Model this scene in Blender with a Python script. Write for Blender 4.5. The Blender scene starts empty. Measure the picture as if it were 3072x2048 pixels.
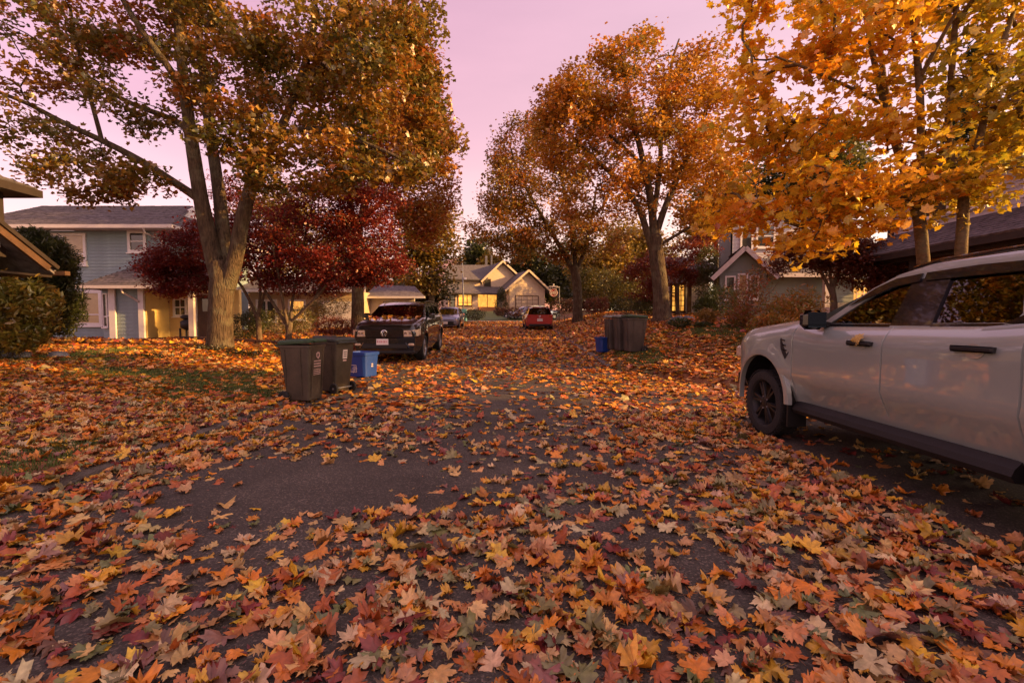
import bpy, bmesh, math, random
import numpy as np
from mathutils import Vector, Matrix, geometry as mgeo
R = math.radians
PI = math.pi
random.seed(7)
scene = bpy.context.scene
COL = scene.collection

# ------------------------------------------------------------------ camera, sky, sun, exposure
cam_data = bpy.data.cameras.new('camera')
cam = bpy.data.objects.new('camera', cam_data)
COL.objects.link(cam)
cam.location = (0, 0, 1.41)
cam.rotation_euler = (R(90 - 2.5), 0, 0)
cam_data.sensor_width = 36.0
cam_data.lens = 16.0
cam_data.clip_start = 0.05
cam_data.clip_end = 6000
scene.camera = cam

SUN_EL, SUN_AZ = R(16.0), R(100.0)          # azimuth from +Y (street direction) towards +X
sun_vec = Vector((math.sin(SUN_AZ) * math.cos(SUN_EL), math.cos(SUN_AZ) * math.cos(SUN_EL), math.sin(SUN_EL)))
sl = bpy.data.lights.new('sun', 'SUN')
sl.energy = 4.2
sl.angle = R(1.0)
sl.color = (1.0, 0.55, 0.17)
so = bpy.data.objects.new('sun', sl)
COL.objects.link(so)
so.rotation_euler = sun_vec.to_track_quat('Z', 'Y').to_euler()
so.location = (40, -5, 30)

world = bpy.data.worlds.new('World')
scene.world = world
world.use_nodes = True
nt = world.node_tree
nt.nodes.clear()
wo = nt.nodes.new('ShaderNodeOutputWorld')
bg = nt.nodes.new('ShaderNodeBackground')
sky = nt.nodes.new('ShaderNodeTexSky')
sky.sky_type = 'NISHITA'
sky.sun_disc = False
sky.sun_elevation = SUN_EL
sky.sun_rotation = SUN_AZ
sky.dust_density = 3.0
tc = nt.nodes.new('ShaderNodeTexCoord')
sep = nt.nodes.new('ShaderNodeSeparateXYZ')
nt.links.new(tc.outputs['Generated'], sep.inputs[0])
ramp = nt.nodes.new('ShaderNodeValToRGB')
cr = ramp.color_ramp
stops = [(0.0, (0.68, 0.47, 0.27)), (0.08, (0.62, 0.41, 0.28)), (0.20, (0.53, 0.295, 0.25)),
         (0.36, (0.41, 0.205, 0.218)), (0.60, (0.32, 0.162, 0.20)), (1.0, (0.38, 0.24, 0.22))]
while len(cr.elements) < len(stops):
    cr.elements.new(0.5)
for e, (p, c) in zip(cr.elements, stops):
    e.position = p
    e.color = (*c, 1)
# thin streaks of evening cloud
mp = nt.nodes.new('ShaderNodeMapping')
mp.inputs['Scale'].default_value = (1.1, 1.1, 4.5)
nt.links.new(tc.outputs['Generated'], mp.inputs[0])
cn = nt.nodes.new('ShaderNodeTexNoise')
cn.inputs['Scale'].default_value = 2.4
cn.inputs['Detail'].default_value = 5
nt.links.new(mp.outputs[0], cn.inputs['Vector'])
cm = nt.nodes.new('ShaderNodeMapRange')
cm.inputs[1].default_value = 0.35
cm.inputs[2].default_value = 0.75
cm.inputs[3].default_value = 0.93
cm.inputs[4].default_value = 1.09
nt.links.new(cn.outputs[0], cm.inputs[0])
nt.links.new(sep.outputs['Z'], ramp.inputs[0])
mul = nt.nodes.new('ShaderNodeVectorMath')
mul.operation = 'SCALE'
# the sky away from the sun keeps the deeper pink of dusk, towards the sun it pales
azr = nt.nodes.new('ShaderNodeMapRange')
azr.interpolation_type = 'SMOOTHSTEP'
azr.inputs[1].default_value = -0.75
azr.inputs[2].default_value = 0.55
nt.links.new(sep.outputs['X'], azr.inputs[0])
azm = nt.nodes.new('ShaderNodeMix')
azm.data_type = 'RGBA'
azm.inputs[6].default_value = (0.92, 0.72, 0.80, 1)
azm.inputs[7].default_value = (1.05, 1.08, 1.04, 1)
nt.links.new(azr.outputs[0], azm.inputs[0])
azx = nt.nodes.new('ShaderNodeVectorMath')
azx.operation = 'MULTIPLY'
nt.links.new(ramp.outputs[0], azx.inputs[0])
nt.links.new(azm.outputs[2], azx.inputs[1])
nt.links.new(azx.outputs[0], mul.inputs[0])
nt.links.new(cm.outputs[0], mul.inputs['Scale'])
skm = nt.nodes.new('ShaderNodeVectorMath')
skm.operation = 'SCALE'
skm.inputs['Scale'].default_value = 0.05
nt.links.new(sky.outputs[0], skm.inputs[0])
add = nt.nodes.new('ShaderNodeVectorMath')
add.operation = 'ADD'
nt.links.new(mul.outputs[0], add.inputs[0])
nt.links.new(skm.outputs[0], add.inputs[1])
nt.links.new(add.outputs[0], bg.inputs['Color'])
bg.inputs['Strength'].default_value = 0.9
nt.links.new(bg.outputs[0], wo.inputs[0])

scene.view_settings.view_transform = 'Standard'
scene.view_settings.look = 'None'
scene.view_settings.exposure = 1.3
scene.view_settings.gamma = 1.0
scene.view_settings.use_curve_mapping = False
scene.render.engine = 'CYCLES'
cy = scene.cycles
cy.use_denoising = True
cy.max_bounces = 6
cy.diffuse_bounces = 3
cy.glossy_bounces = 3
cy.transmission_bounces = 4
cy.transparent_max_bounces = 8
cy.sample_clamp_indirect = 4.0

# ------------------------------------------------------------------ materials
def new_mat(name):
    m = bpy.data.materials.new(name)
    m.use_nodes = True
    n = m.node_tree
    return m, n, n.nodes.get('Principled BSDF')

def M(name, base, rough=0.6, var=0.18, vscale=6.0, bump=0.0, bscale=30.0, metal=0.0, coat=0.0, spec=0.5, stretch=None, base2=None):
    """principled surface whose colour wanders a little between two tones, with optional fine relief"""
    m, n, b = new_mat(name)
    L = n.links
    t = n.nodes.new('ShaderNodeTexCoord')
    vec = t.outputs['Object']
    if stretch:
        mm = n.nodes.new('ShaderNodeMapping')
        mm.inputs['Scale'].default_value = stretch
        L.new(vec, mm.inputs[0])
        vec = mm.outputs[0]
    no = n.nodes.new('ShaderNodeTexNoise')
    no.inputs['Scale'].default_value = vscale
    no.inputs['Detail'].default_value = 6
    no.inputs['Roughness'].default_value = 0.65
    L.new(vec, no.inputs['Vector'])
    rp = n.nodes.new('ShaderNodeValToRGB')
    lo = base2 if base2 else tuple(c * (1 - var) for c in base)
    hi = base if base2 else tuple(min(1, c * (1 + var)) for c in base)
    rp.color_ramp.elements[0].position = 0.32
    rp.color_ramp.elements[1].position = 0.68
    rp.color_ramp.elements[0].color = (*lo, 1)
    rp.color_ramp.elements[1].color = (*hi, 1)
    L.new(no.outputs[0], rp.inputs[0])
    L.new(rp.outputs[0], b.inputs['Base Color'])
    b.inputs['Roughness'].default_value = rough
    b.inputs['Metallic'].default_value = metal
    b.inputs['Specular IOR Level'].default_value = spec
    b.inputs['Coat Weight'].default_value = coat
    b.inputs['Coat Roughness'].default_value = 0.03
    if bump > 0:
        n2 = n.nodes.new('ShaderNodeTexNoise')
        n2.inputs['Scale'].default_value = bscale
        n2.inputs['Detail'].default_value = 8
        L.new(vec, n2.inputs['Vector'])
        bp = n.nodes.new('ShaderNodeBump')
        bp.inputs['Strength'].default_value = bump
        bp.inputs['Distance'].default_value = 0.03
        L.new(n2.outputs[0], bp.inputs['Height'])
        L.new(bp.outputs[0], b.inputs['Normal'])
    return m

def leaf_material(name, source, trans=0.4, rough=0.45, gloss=0.08):
    m, n, b = new_mat(name)
    L = n.links
    n.nodes.remove(b)
    if source == 'attr':
        a = n.nodes.new('ShaderNodeAttribute')
        a.attribute_name = 'Col'
        col = a.outputs['Color']
    else:
        a = n.nodes.new('ShaderNodeObjectInfo')
        va = n.nodes.new('ShaderNodeAttribute')
        va.attribute_name = 'Shade'
        mx = n.nodes.new('ShaderNodeVectorMath')
        mx.operation = 'MULTIPLY'
        L.new(a.outputs['Color'], mx.inputs[0])
        L.new(va.outputs['Color'], mx.inputs[1])
        col = mx.outputs[0]
    # blotches of age on every leaf
    t = n.nodes.new('ShaderNodeNewGeometry')
    no = n.nodes.new('ShaderNodeTexNoise')
    no.inputs['Scale'].default_value = 38
    no.inputs['Detail'].default_value = 4
    L.new(t.outputs['Position'], no.inputs['Vector'])
    mr = n.nodes.new('ShaderNodeMapRange')
    mr.inputs[1].default_value = 0.3
    mr.inputs[2].default_value = 0.7
    mr.inputs[3].default_value = 0.72
    mr.inputs[4].default_value = 1.2
    L.new(no.outputs[0], mr.inputs[0])
    sc = n.nodes.new('ShaderNodeVectorMath')
    sc.operation = 'SCALE'
    L.new(col, sc.inputs[0])
    L.new(mr.outputs[0], sc.inputs['Scale'])
    d = n.nodes.new('ShaderNodeBsdfDiffuse')
    tr = n.nodes.new('ShaderNodeBsdfTranslucent')
    gl = n.nodes.new('ShaderNodeBsdfGlossy')
    gl.inputs['Roughness'].default_value = rough
    gl.inputs['Color'].default_value = (1, 1, 1, 1)
    L.new(sc.outputs[0], d.inputs['Color'])
    L.new(sc.outputs[0], tr.inputs['Color'])
    m1 = n.nodes.new('ShaderNodeMixShader')
    m1.inputs[0].default_value = trans
    L.new(d.outputs[0], m1.inputs[1])
    L.new(tr.outputs[0], m1.inputs[2])
    m2 = n.nodes.new('ShaderNodeMixShader')
    m2.inputs[0].default_value = gloss
    L.new(m1.outputs[0], m2.inputs[1])
    L.new(gl.outputs[0], m2.inputs[2])
    L.new(m2.outputs[0], n.nodes['Material Output'].inputs[0])
    return m

def glass_material(name, tint=(0.25, 0.28, 0.28), fres=1.5, base_refl=0.08):
    m, n, b = new_mat(name)
    L = n.links
    n.nodes.remove(b)
    tr = n.nodes.new('ShaderNodeBsdfTransparent')
    tr.inputs['Color'].default_value = (*tint, 1)
    gl = n.nodes.new('ShaderNodeBsdfGlossy')
    gl.inputs['Roughness'].default_value = 0.015
    f = n.nodes.new('ShaderNodeFresnel')
    f.inputs['IOR'].default_value = fres
    ad = n.nodes.new('ShaderNodeMath')
    ad.operation = 'ADD'
    ad.use_clamp = True
    ad.inputs[1].default_value = base_refl
    L.new(f.outputs[0], ad.inputs[0])
    mx = n.nodes.new('ShaderNodeMixShader')
    L.new(ad.outputs[0], mx.inputs[0])
    L.new(tr.outputs[0], mx.inputs[1])
    L.new(gl.outputs[0], mx.inputs[2])
    L.new(mx.outputs[0], n.nodes['Material Output'].inputs[0])
    return m

def emit_material(name, color, strength):
    m, n, b = new_mat(name)
    b.inputs['Base Color'].default_value = (*color, 1)
    b.inputs['Emission Color'].default_value = (*color, 1)
    b.inputs['Emission Strength'].default_value = strength
    # curtain folds and furniture break the glow up
    t = n.nodes.new('ShaderNodeTexCoord')
    mm = n.nodes.new('ShaderNodeMapping')
    mm.inputs['Scale'].default_value = (5.0, 1.0, 0.9)
    no = n.nodes.new('ShaderNodeTexNoise')
    no.inputs['Scale'].default_value = 1.6
    no.inputs['Detail'].default_value = 3
    rp = n.nodes.new('ShaderNodeValToRGB')
    rp.color_ramp.elements[0].position = 0.38
    rp.color_ramp.elements[1].position = 0.62
    rp.color_ramp.elements[0].color = (color[0] * .55, color[1] * .42, color[2] * .4, 1)
    rp.color_ramp.elements[1].color = (*color, 1)
    n.links.new(t.outputs['Object'], mm.inputs[0])
    n.links.new(mm.outputs[0], no.inputs['Vector'])
    n.links.new(no.outputs[0], rp.inputs[0])
    n.links.new(rp.outputs[0], b.inputs['Emission Color'])
    return m

def bark_material(name, lo, hi, scale=(9, 9, 1.6), bump=0.9):
    m, n, b = new_mat(name)
    L = n.links
    t = n.nodes.new('ShaderNodeTexCoord')
    mm = n.nodes.new('ShaderNodeMapping')
    mm.inputs['Scale'].default_value = scale
    L.new(t.outputs['Object'], mm.inputs[0])
    no = n.nodes.new('ShaderNodeTexNoise')
    no.inputs['Scale'].default_value = 1.7
    no.inputs['Detail'].default_value = 9
    no.inputs['Roughness'].default_value = 0.7
    L.new(mm.outputs[0], no.inputs['Vector'])
    vo = n.nodes.new('ShaderNodeTexVoronoi')
    vo.feature = 'DISTANCE_TO_EDGE'
    vo.inputs['Scale'].default_value = 2.2
    L.new(mm.outputs[0], vo.inputs['Vector'])
    lich = n.nodes.new('ShaderNodeTexNoise')
    lich.inputs['Scale'].default_value = 3.0
    lich.inputs['Detail'].default_value = 5
    L.new(t.outputs['Object'], lich.inputs['Vector'])
    rp = n.nodes.new('ShaderNodeValToRGB')
    rp.color_ramp.elements[0].color = (*lo, 1)
    rp.color_ramp.elements[1].color = (*hi, 1)
    rp.color_ramp.elements[0].position = 0.3
    rp.color_ramp.elements[1].position = 0.7
    L.new(no.outputs[0], rp.inputs[0])
    mixl = n.nodes.new('ShaderNodeMix')
    mixl.data_type = 'RGBA'
    lr = n.nodes.new('ShaderNodeMapRange')
    lr.inputs[1].default_value = 0.5
    lr.inputs[2].default_value = 0.62
    lr.inputs[3].default_value = 0
    lr.inputs[4].default_value = 0.35
    L.new(lich.outputs[0], lr.inputs[0])
    L.new(lr.outputs[0], mixl.inputs[0])
    L.new(rp.outputs[0], mixl.inputs[6])
    mixl.inputs[7].default_value = (0.19, 0.175, 0.11, 1)
    L.new(mixl.outputs[2], b.inputs['Base Color'])
    b.inputs['Roughness'].default_value = 0.9
    b.inputs['Specular IOR Level'].default_value = 0.2
    ml = n.nodes.new('ShaderNodeMath')
    ml.operation = 'MULTIPLY_ADD'
    L.new(vo.outputs['Distance'], ml.inputs[0])
    ml.inputs[1].default_value = 1.2
    L.new(no.outputs[0], ml.inputs[2])
    bp = n.nodes.new('ShaderNodeBump')
    bp.inputs['Strength'].default_value = bump
    bp.inputs['Distance'].default_value = 0.05
    L.new(ml.outputs[0], bp.inputs['Height'])
    L.new(bp.outputs[0], b.inputs['Normal'])
    return m

def ground_material():
    """thin lawn under old leaf litter: green, brown and rust flecks"""
    m, n, b = new_mat('lawn_litter')
    L = n.links
    t = n.nodes.new('ShaderNodeNewGeometry')
    big = n.nodes.new('ShaderNodeTexNoise')
    big.inputs['Scale'].default_value = 0.55
    big.inputs['Detail'].default_value = 5
    L.new(t.outputs['Position'], big.inputs['Vector'])
    vo = n.nodes.new('ShaderNodeTexVoronoi')
    vo.inputs['Scale'].default_value = 9.0
    L.new(t.outputs['Position'], vo.inputs['Vector'])
    fl = n.nodes.new('ShaderNodeValToRGB')
    e = fl.color_ramp
    cols = [(0.0, (0.10, 0.05, 0.02)), (0.25, (0.20, 0.075, 0.025)), (0.5, (0.26, 0.11, 0.03)), (0.75, (0.15, 0.045, 0.025)), (1.0, (0.30, 0.16, 0.05))]
    while len(e.elements) < len(cols):
        e.elements.new(0.5)
    for el, (p, c) in zip(e.elements, cols):
        el.position = p
        el.color = (*c, 1)
    sp = n.nodes.new('ShaderNodeSeparateXYZ')
    L.new(vo.outputs['Color'], sp.inputs[0])
    L.new(sp.outputs[0], fl.inputs[0])
    gr = n.nodes.new('ShaderNodeValToRGB')
    gr.color_ramp.elements[0].color = (0.035, 0.045, 0.012, 1)
    gr.color_ramp.elements[1].color = (0.085, 0.085, 0.02, 1)
    fine = n.nodes.new('ShaderNodeTexNoise')
    fine.inputs['Scale'].default_value = 45
    L.new(t.outputs['Position'], fine.inputs['Vector'])
    L.new(fine.outputs[0], gr.inputs[0])
    mk = n.nodes.new('ShaderNodeMapRange')
    mk.inputs[1].default_value = 0.36
    mk.inputs[2].default_value = 0.50
    L.new(big.outputs[0], mk.inputs[0])
    mx = n.nodes.new('ShaderNodeMix')
    mx.data_type = 'RGBA'
    L.new(mk.outputs[0], mx.inputs[0])
    L.new(gr.outputs[0], mx.inputs[6])
    L.new(fl.outputs[0], mx.inputs[7])
    L.new(mx.outputs[2], b.inputs['Base Color'])
    b.inputs['Roughness'].default_value = 0.85
    bp = n.nodes.new('ShaderNodeBump')
    bp.inputs['Strength'].default_value = 0.8
    bp.inputs['Distance'].default_value = 0.04
    L.new(vo.outputs['Distance'], bp.inputs['Height'])
    L.new(bp.outputs[0], b.inputs['Normal'])
    return m

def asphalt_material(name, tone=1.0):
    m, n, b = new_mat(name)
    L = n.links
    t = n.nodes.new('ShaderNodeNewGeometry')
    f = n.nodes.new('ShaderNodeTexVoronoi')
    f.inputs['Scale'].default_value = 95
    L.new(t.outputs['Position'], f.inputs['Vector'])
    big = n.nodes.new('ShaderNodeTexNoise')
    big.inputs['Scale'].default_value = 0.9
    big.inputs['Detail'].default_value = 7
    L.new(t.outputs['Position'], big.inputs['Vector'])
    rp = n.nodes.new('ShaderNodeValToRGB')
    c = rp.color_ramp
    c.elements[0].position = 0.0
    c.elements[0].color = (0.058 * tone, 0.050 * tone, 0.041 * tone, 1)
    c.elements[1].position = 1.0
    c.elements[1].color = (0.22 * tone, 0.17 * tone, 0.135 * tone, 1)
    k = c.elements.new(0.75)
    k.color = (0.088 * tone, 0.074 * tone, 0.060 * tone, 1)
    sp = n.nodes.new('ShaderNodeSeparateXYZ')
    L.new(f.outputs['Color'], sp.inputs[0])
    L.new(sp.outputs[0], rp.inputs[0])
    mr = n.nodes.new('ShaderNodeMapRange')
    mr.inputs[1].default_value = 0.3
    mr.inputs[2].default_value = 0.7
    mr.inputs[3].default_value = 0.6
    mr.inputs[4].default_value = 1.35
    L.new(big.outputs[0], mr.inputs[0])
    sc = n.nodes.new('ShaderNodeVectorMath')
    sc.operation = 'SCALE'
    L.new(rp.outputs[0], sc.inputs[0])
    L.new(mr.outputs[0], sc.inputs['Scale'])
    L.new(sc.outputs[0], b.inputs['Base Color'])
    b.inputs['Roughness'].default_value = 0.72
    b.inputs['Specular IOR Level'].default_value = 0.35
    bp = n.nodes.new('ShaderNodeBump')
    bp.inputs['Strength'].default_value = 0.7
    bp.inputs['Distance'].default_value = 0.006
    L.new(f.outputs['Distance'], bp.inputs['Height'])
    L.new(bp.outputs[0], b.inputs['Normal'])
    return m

MT = {}
MT['leaf'] = leaf_material('leaf_foliage', 'attr', 0.45, 0.4, 0.05)
MT['ground_leaf'] = leaf_material('leaf_litter', 'attr', 0.15, 0.45, 0.06)
MT['leaf_one'] = leaf_material('leaf_single', 'obj', 0.15, 0.45, 0.06)
MT['leaf_tree_one'] = leaf_material('leaf_single_tree', 'obj', 0.45, 0.4, 0.05)
MT['lawn'] = ground_material()
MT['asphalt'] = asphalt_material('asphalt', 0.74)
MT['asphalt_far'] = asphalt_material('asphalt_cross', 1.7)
MT['concrete'] = M('kerb_concrete', (0.13, 0.105, 0.095), 0.85, 0.3, 3.0, 0.5, 60)
MT['hill'] = M('hill_haze_tint', (0.42, 0.24, 0.22), 0.9, 0.12, 0.01)  # pink tone takes the place of haze over the hill
MT['bark'] = bark_material('maple_bark', (0.026, 0.018, 0.012), (0.155, 0.105, 0.066))
MT['bark_smooth'] = bark_material('young_bark', (0.06, 0.04, 0.022), (0.20, 0.135, 0.07), (5, 5, 9), 0.35)
MT['bark_red'] = bark_material('small_tree_bark', (0.07, 0.045, 0.03), (0.2, 0.14, 0.10), (6, 6, 3), 0.4)
MT['blue_siding'] = M('blue_grey_siding', (0.235, 0.315, 0.35), 0.6, 0.14, 2.0, 0.25, 18)
MT['green_siding'] = M('grey_green_siding', (0.19, 0.22, 0.20), 0.6, 0.12, 2.0, 0.2, 18)
MT['cream_siding'] = M('cream_siding', (0.56, 0.42, 0.27), 0.65, 0.1, 2.0, 0.2, 18)
MT['lilac_siding'] = M('pale_siding', (0.50, 0.46, 0.48), 0.6, 0.08, 2.0, 0.2, 18)
MT['porch_wall'] = M('porch_wall', (0.75, 0.53, 0.20), 0.6, 0.08, 2.0)  # yellow albedo carries the sun glow of the porch
MT['cedar'] = M('cedar_wall', (0.42, 0.17, 0.05), 0.6, 0.2, 3.0, 0.3, 30, stretch=(1, 1, 6))
MT['brown_wood'] = M('brown_wood', (0.085, 0.040, 0.022), 0.6, 0.25, 4.0, 0.3, 30)
MT['dark_wood'] = M('dark_wood', (0.026, 0.015, 0.012), 0.6, 0.25, 4.0)
MT['white_trim'] = M('white_trim', (0.74, 0.70, 0.70), 0.45, 0.06, 5.0)
MT['pink_trim'] = M('greyed_trim', (0.60, 0.53, 0.52), 0.5, 0.08, 5.0)
MT['shingle'] = M('asphalt_shingle', (0.13, 0.11, 0.12), 0.9, 0.5, 5.5, 0.6, 90)
MT['shingle_light'] = M('weathered_shingle', (0.27, 0.23, 0.25), 0.9, 0.3, 5.5, 0.5, 90)
MT['shingle_far'] = M('far_shingle', (0.10, 0.085, 0.085), 0.9, 0.3, 3.0, 0.4, 60)
MT['window_glass'] = M('window_glass', (0.045, 0.042, 0.035), 0.03, 0.2, 1.5, spec=0.9)
MT['blind_reflection'] = M('blind_and_reflection', (0.42, 0.30, 0.15), 0.25, 0.12, 3.0, coat=0.8)  # blind tone, also used as a painted orange reflection
MT['lit_window'] = emit_material('lit_window', (1.0, 0.50, 0.08), 0.5)
MT['lit_soft'] = emit_material('lit_window_soft', (1.0, 0.50, 0.10), 0.4)
MT['stone'] = M('rough_stone', (0.17, 0.16, 0.17), 0.9, 0.4, 6.0, 0.8, 20)
MT['truck_paint'] = M('grey_car_paint', (0.335, 0.39, 0.365), 0.28, 0.02, 1.0, metal=0.25, coat=1.0)
MT['truck_paint'].node_tree.nodes['Principled BSDF'].inputs['Coat IOR'].default_value = 1.85
MT['black_paint'] = M('black_car_paint', (0.006, 0.0052, 0.005), 0.25, 0.1, 1.0, coat=1.0)
MT['red_paint'] = M('red_car_paint', (0.42, 0.012, 0.018), 0.3, 0.05, 1.0, coat=1.0)
MT['blue_paint'] = M('pale_blue_car_paint', (0.20, 0.22, 0.34), 0.3, 0.05, 1.0, metal=0.5, coat=1.0)
MT['silver_paint'] = M('silver_car_paint', (0.35, 0.40, 0.48), 0.3, 0.05, 1.0, metal=0.5, coat=1.0)
MT['black_plastic'] = M('black_plastic', (0.009, 0.0085, 0.009), 0.55, 0.2, 8.0, 0.1, 120)
MT['gloss_black'] = M('gloss_black', (0.008, 0.008, 0.009), 0.12, 0.1, 1.0, coat=0.6)
MT['tyre'] = M('tyre_rubber', (0.016, 0.015, 0.015), 0.8, 0.3, 12.0, 0.3, 60)
MT['rim_black'] = M('black_alloy', (0.007, 0.007, 0.008), 0.5, 0.1, 1.0)
MT['rim_silver'] = M('silver_alloy', (0.35, 0.34, 0.34), 0.3, 0.1, 1.0, metal=0.9)
MT['chrome'] = M('chrome', (0.75, 0.73, 0.72), 0.12, 0.05, 1.0, metal=1.0)
MT['headlight'] = M('headlight_lens', (0.55, 0.42, 0.30), 0.08, 0.3, 14.0, coat=1.0)
MT['taillight'] = M('taillight_lens', (0.45, 0.03, 0.015), 0.1, 0.2, 10.0, coat=1.0)
MT['plate'] = M('number_plate', (0.72, 0.66, 0.66), 0.4, 0.04, 5.0)
MT['plate_ink'] = M('number_plate_ink', (0.50, 0.05, 0.10), 0.5, 0.04, 5.0)
MT['auto_glass'] = glass_material('car_glass', (0.30, 0.36, 0.37), 1.5, 0.16)
MT['auto_glass_dark'] = glass_material('tinted_car_glass', (0.03, 0.03, 0.035), 1.5, 0.10)
MT['blue_screen'] = glass_material('blue_car_glass', (0.14, 0.30, 0.34), 1.5, 0.2)
MT['interior'] = M('dark_seat_fabric', (0.03, 0.028, 0.028), 0.8, 0.2, 8.0)
MT['bin_body'] = M('bin_plastic', (0.062, 0.046, 0.030), 0.5, 0.45, 2.6, 0.25, 60)
MT['bin_grey'] = M('bin_plastic_grey', (0.055, 0.045, 0.038), 0.5, 0.45, 2.6, 0.25, 60)
MT['bin_lid_green'] = M('green_lid_plastic', (0.022, 0.055, 0.022), 0.45, 0.3, 5.0, 0.2, 50)
MT['bin_lid_dark'] = M('dark_lid_plastic', (0.035, 0.04, 0.035), 0.45, 0.25, 5.0, 0.2, 50)
MT['bin_lid_grey'] = M('grey_lid_plastic', (0.20, 0.21, 0.19), 0.5, 0.3, 5.0, 0.2, 50)
MT['blue_box'] = M('blue_box_plastic', (0.010, 0.045, 0.24), 0.4, 0.12, 4.0, 0.1, 40)
MT['print_white'] = M('white_print', (0.72, 0.62, 0.56), 0.6, 0.1, 20.0)
MT['print_pink'] = M('faded_print', (0.62, 0.40, 0.36), 0.6, 0.1, 20.0)
MT['sign_red'] = M('sign_red', (0.45, 0.035, 0.02), 0.5, 0.08, 8.0)
MT['sign_white'] = M('sign_white', (0.75, 0.70, 0.70), 0.5, 0.05, 8.0)
MT['steel'] = M('galvanised_pole', (0.22, 0.22, 0.23), 0.5, 0.15, 3.0, metal=0.4)
MT['teal'] = M('teal_box_paint', (0.10, 0.30, 0.34), 0.5, 0.1, 3.0)
MT['black_cloth'] = M('black_cover', (0.012, 0.010, 0.010), 0.6, 0.2, 6.0, 0.2, 12)
MT['soil'] = M('garden_soil', (0.045, 0.025, 0.015), 0.95, 0.4, 4.0, 0.8, 20)
MT['grass_blade'] = M('grass_blade', (0.10, 0.13, 0.02), 0.7, 0.3, 2.0, base2=(0.05, 0.075, 0.012))

# ------------------------------------------------------------------ object helpers
def tag(o, label=None, cat=None, group=None, kind=None):
    if label: o['label'] = label
    if cat: o['category'] = cat
    if group: o['group'] = group
    if kind: o['kind'] = kind
    return o

def empty(name, loc=(0, 0, 0), rz=0.0, label=None, cat=None, group=None, parent=None):
    o = bpy.data.objects.new(name, None)
    o.empty_display_size = 0.2
    COL.objects.link(o)
    o.location = loc
    o.rotation_euler = (0, 0, rz)
    if parent: o.parent = parent
    return tag(o, label, cat, group)

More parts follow.
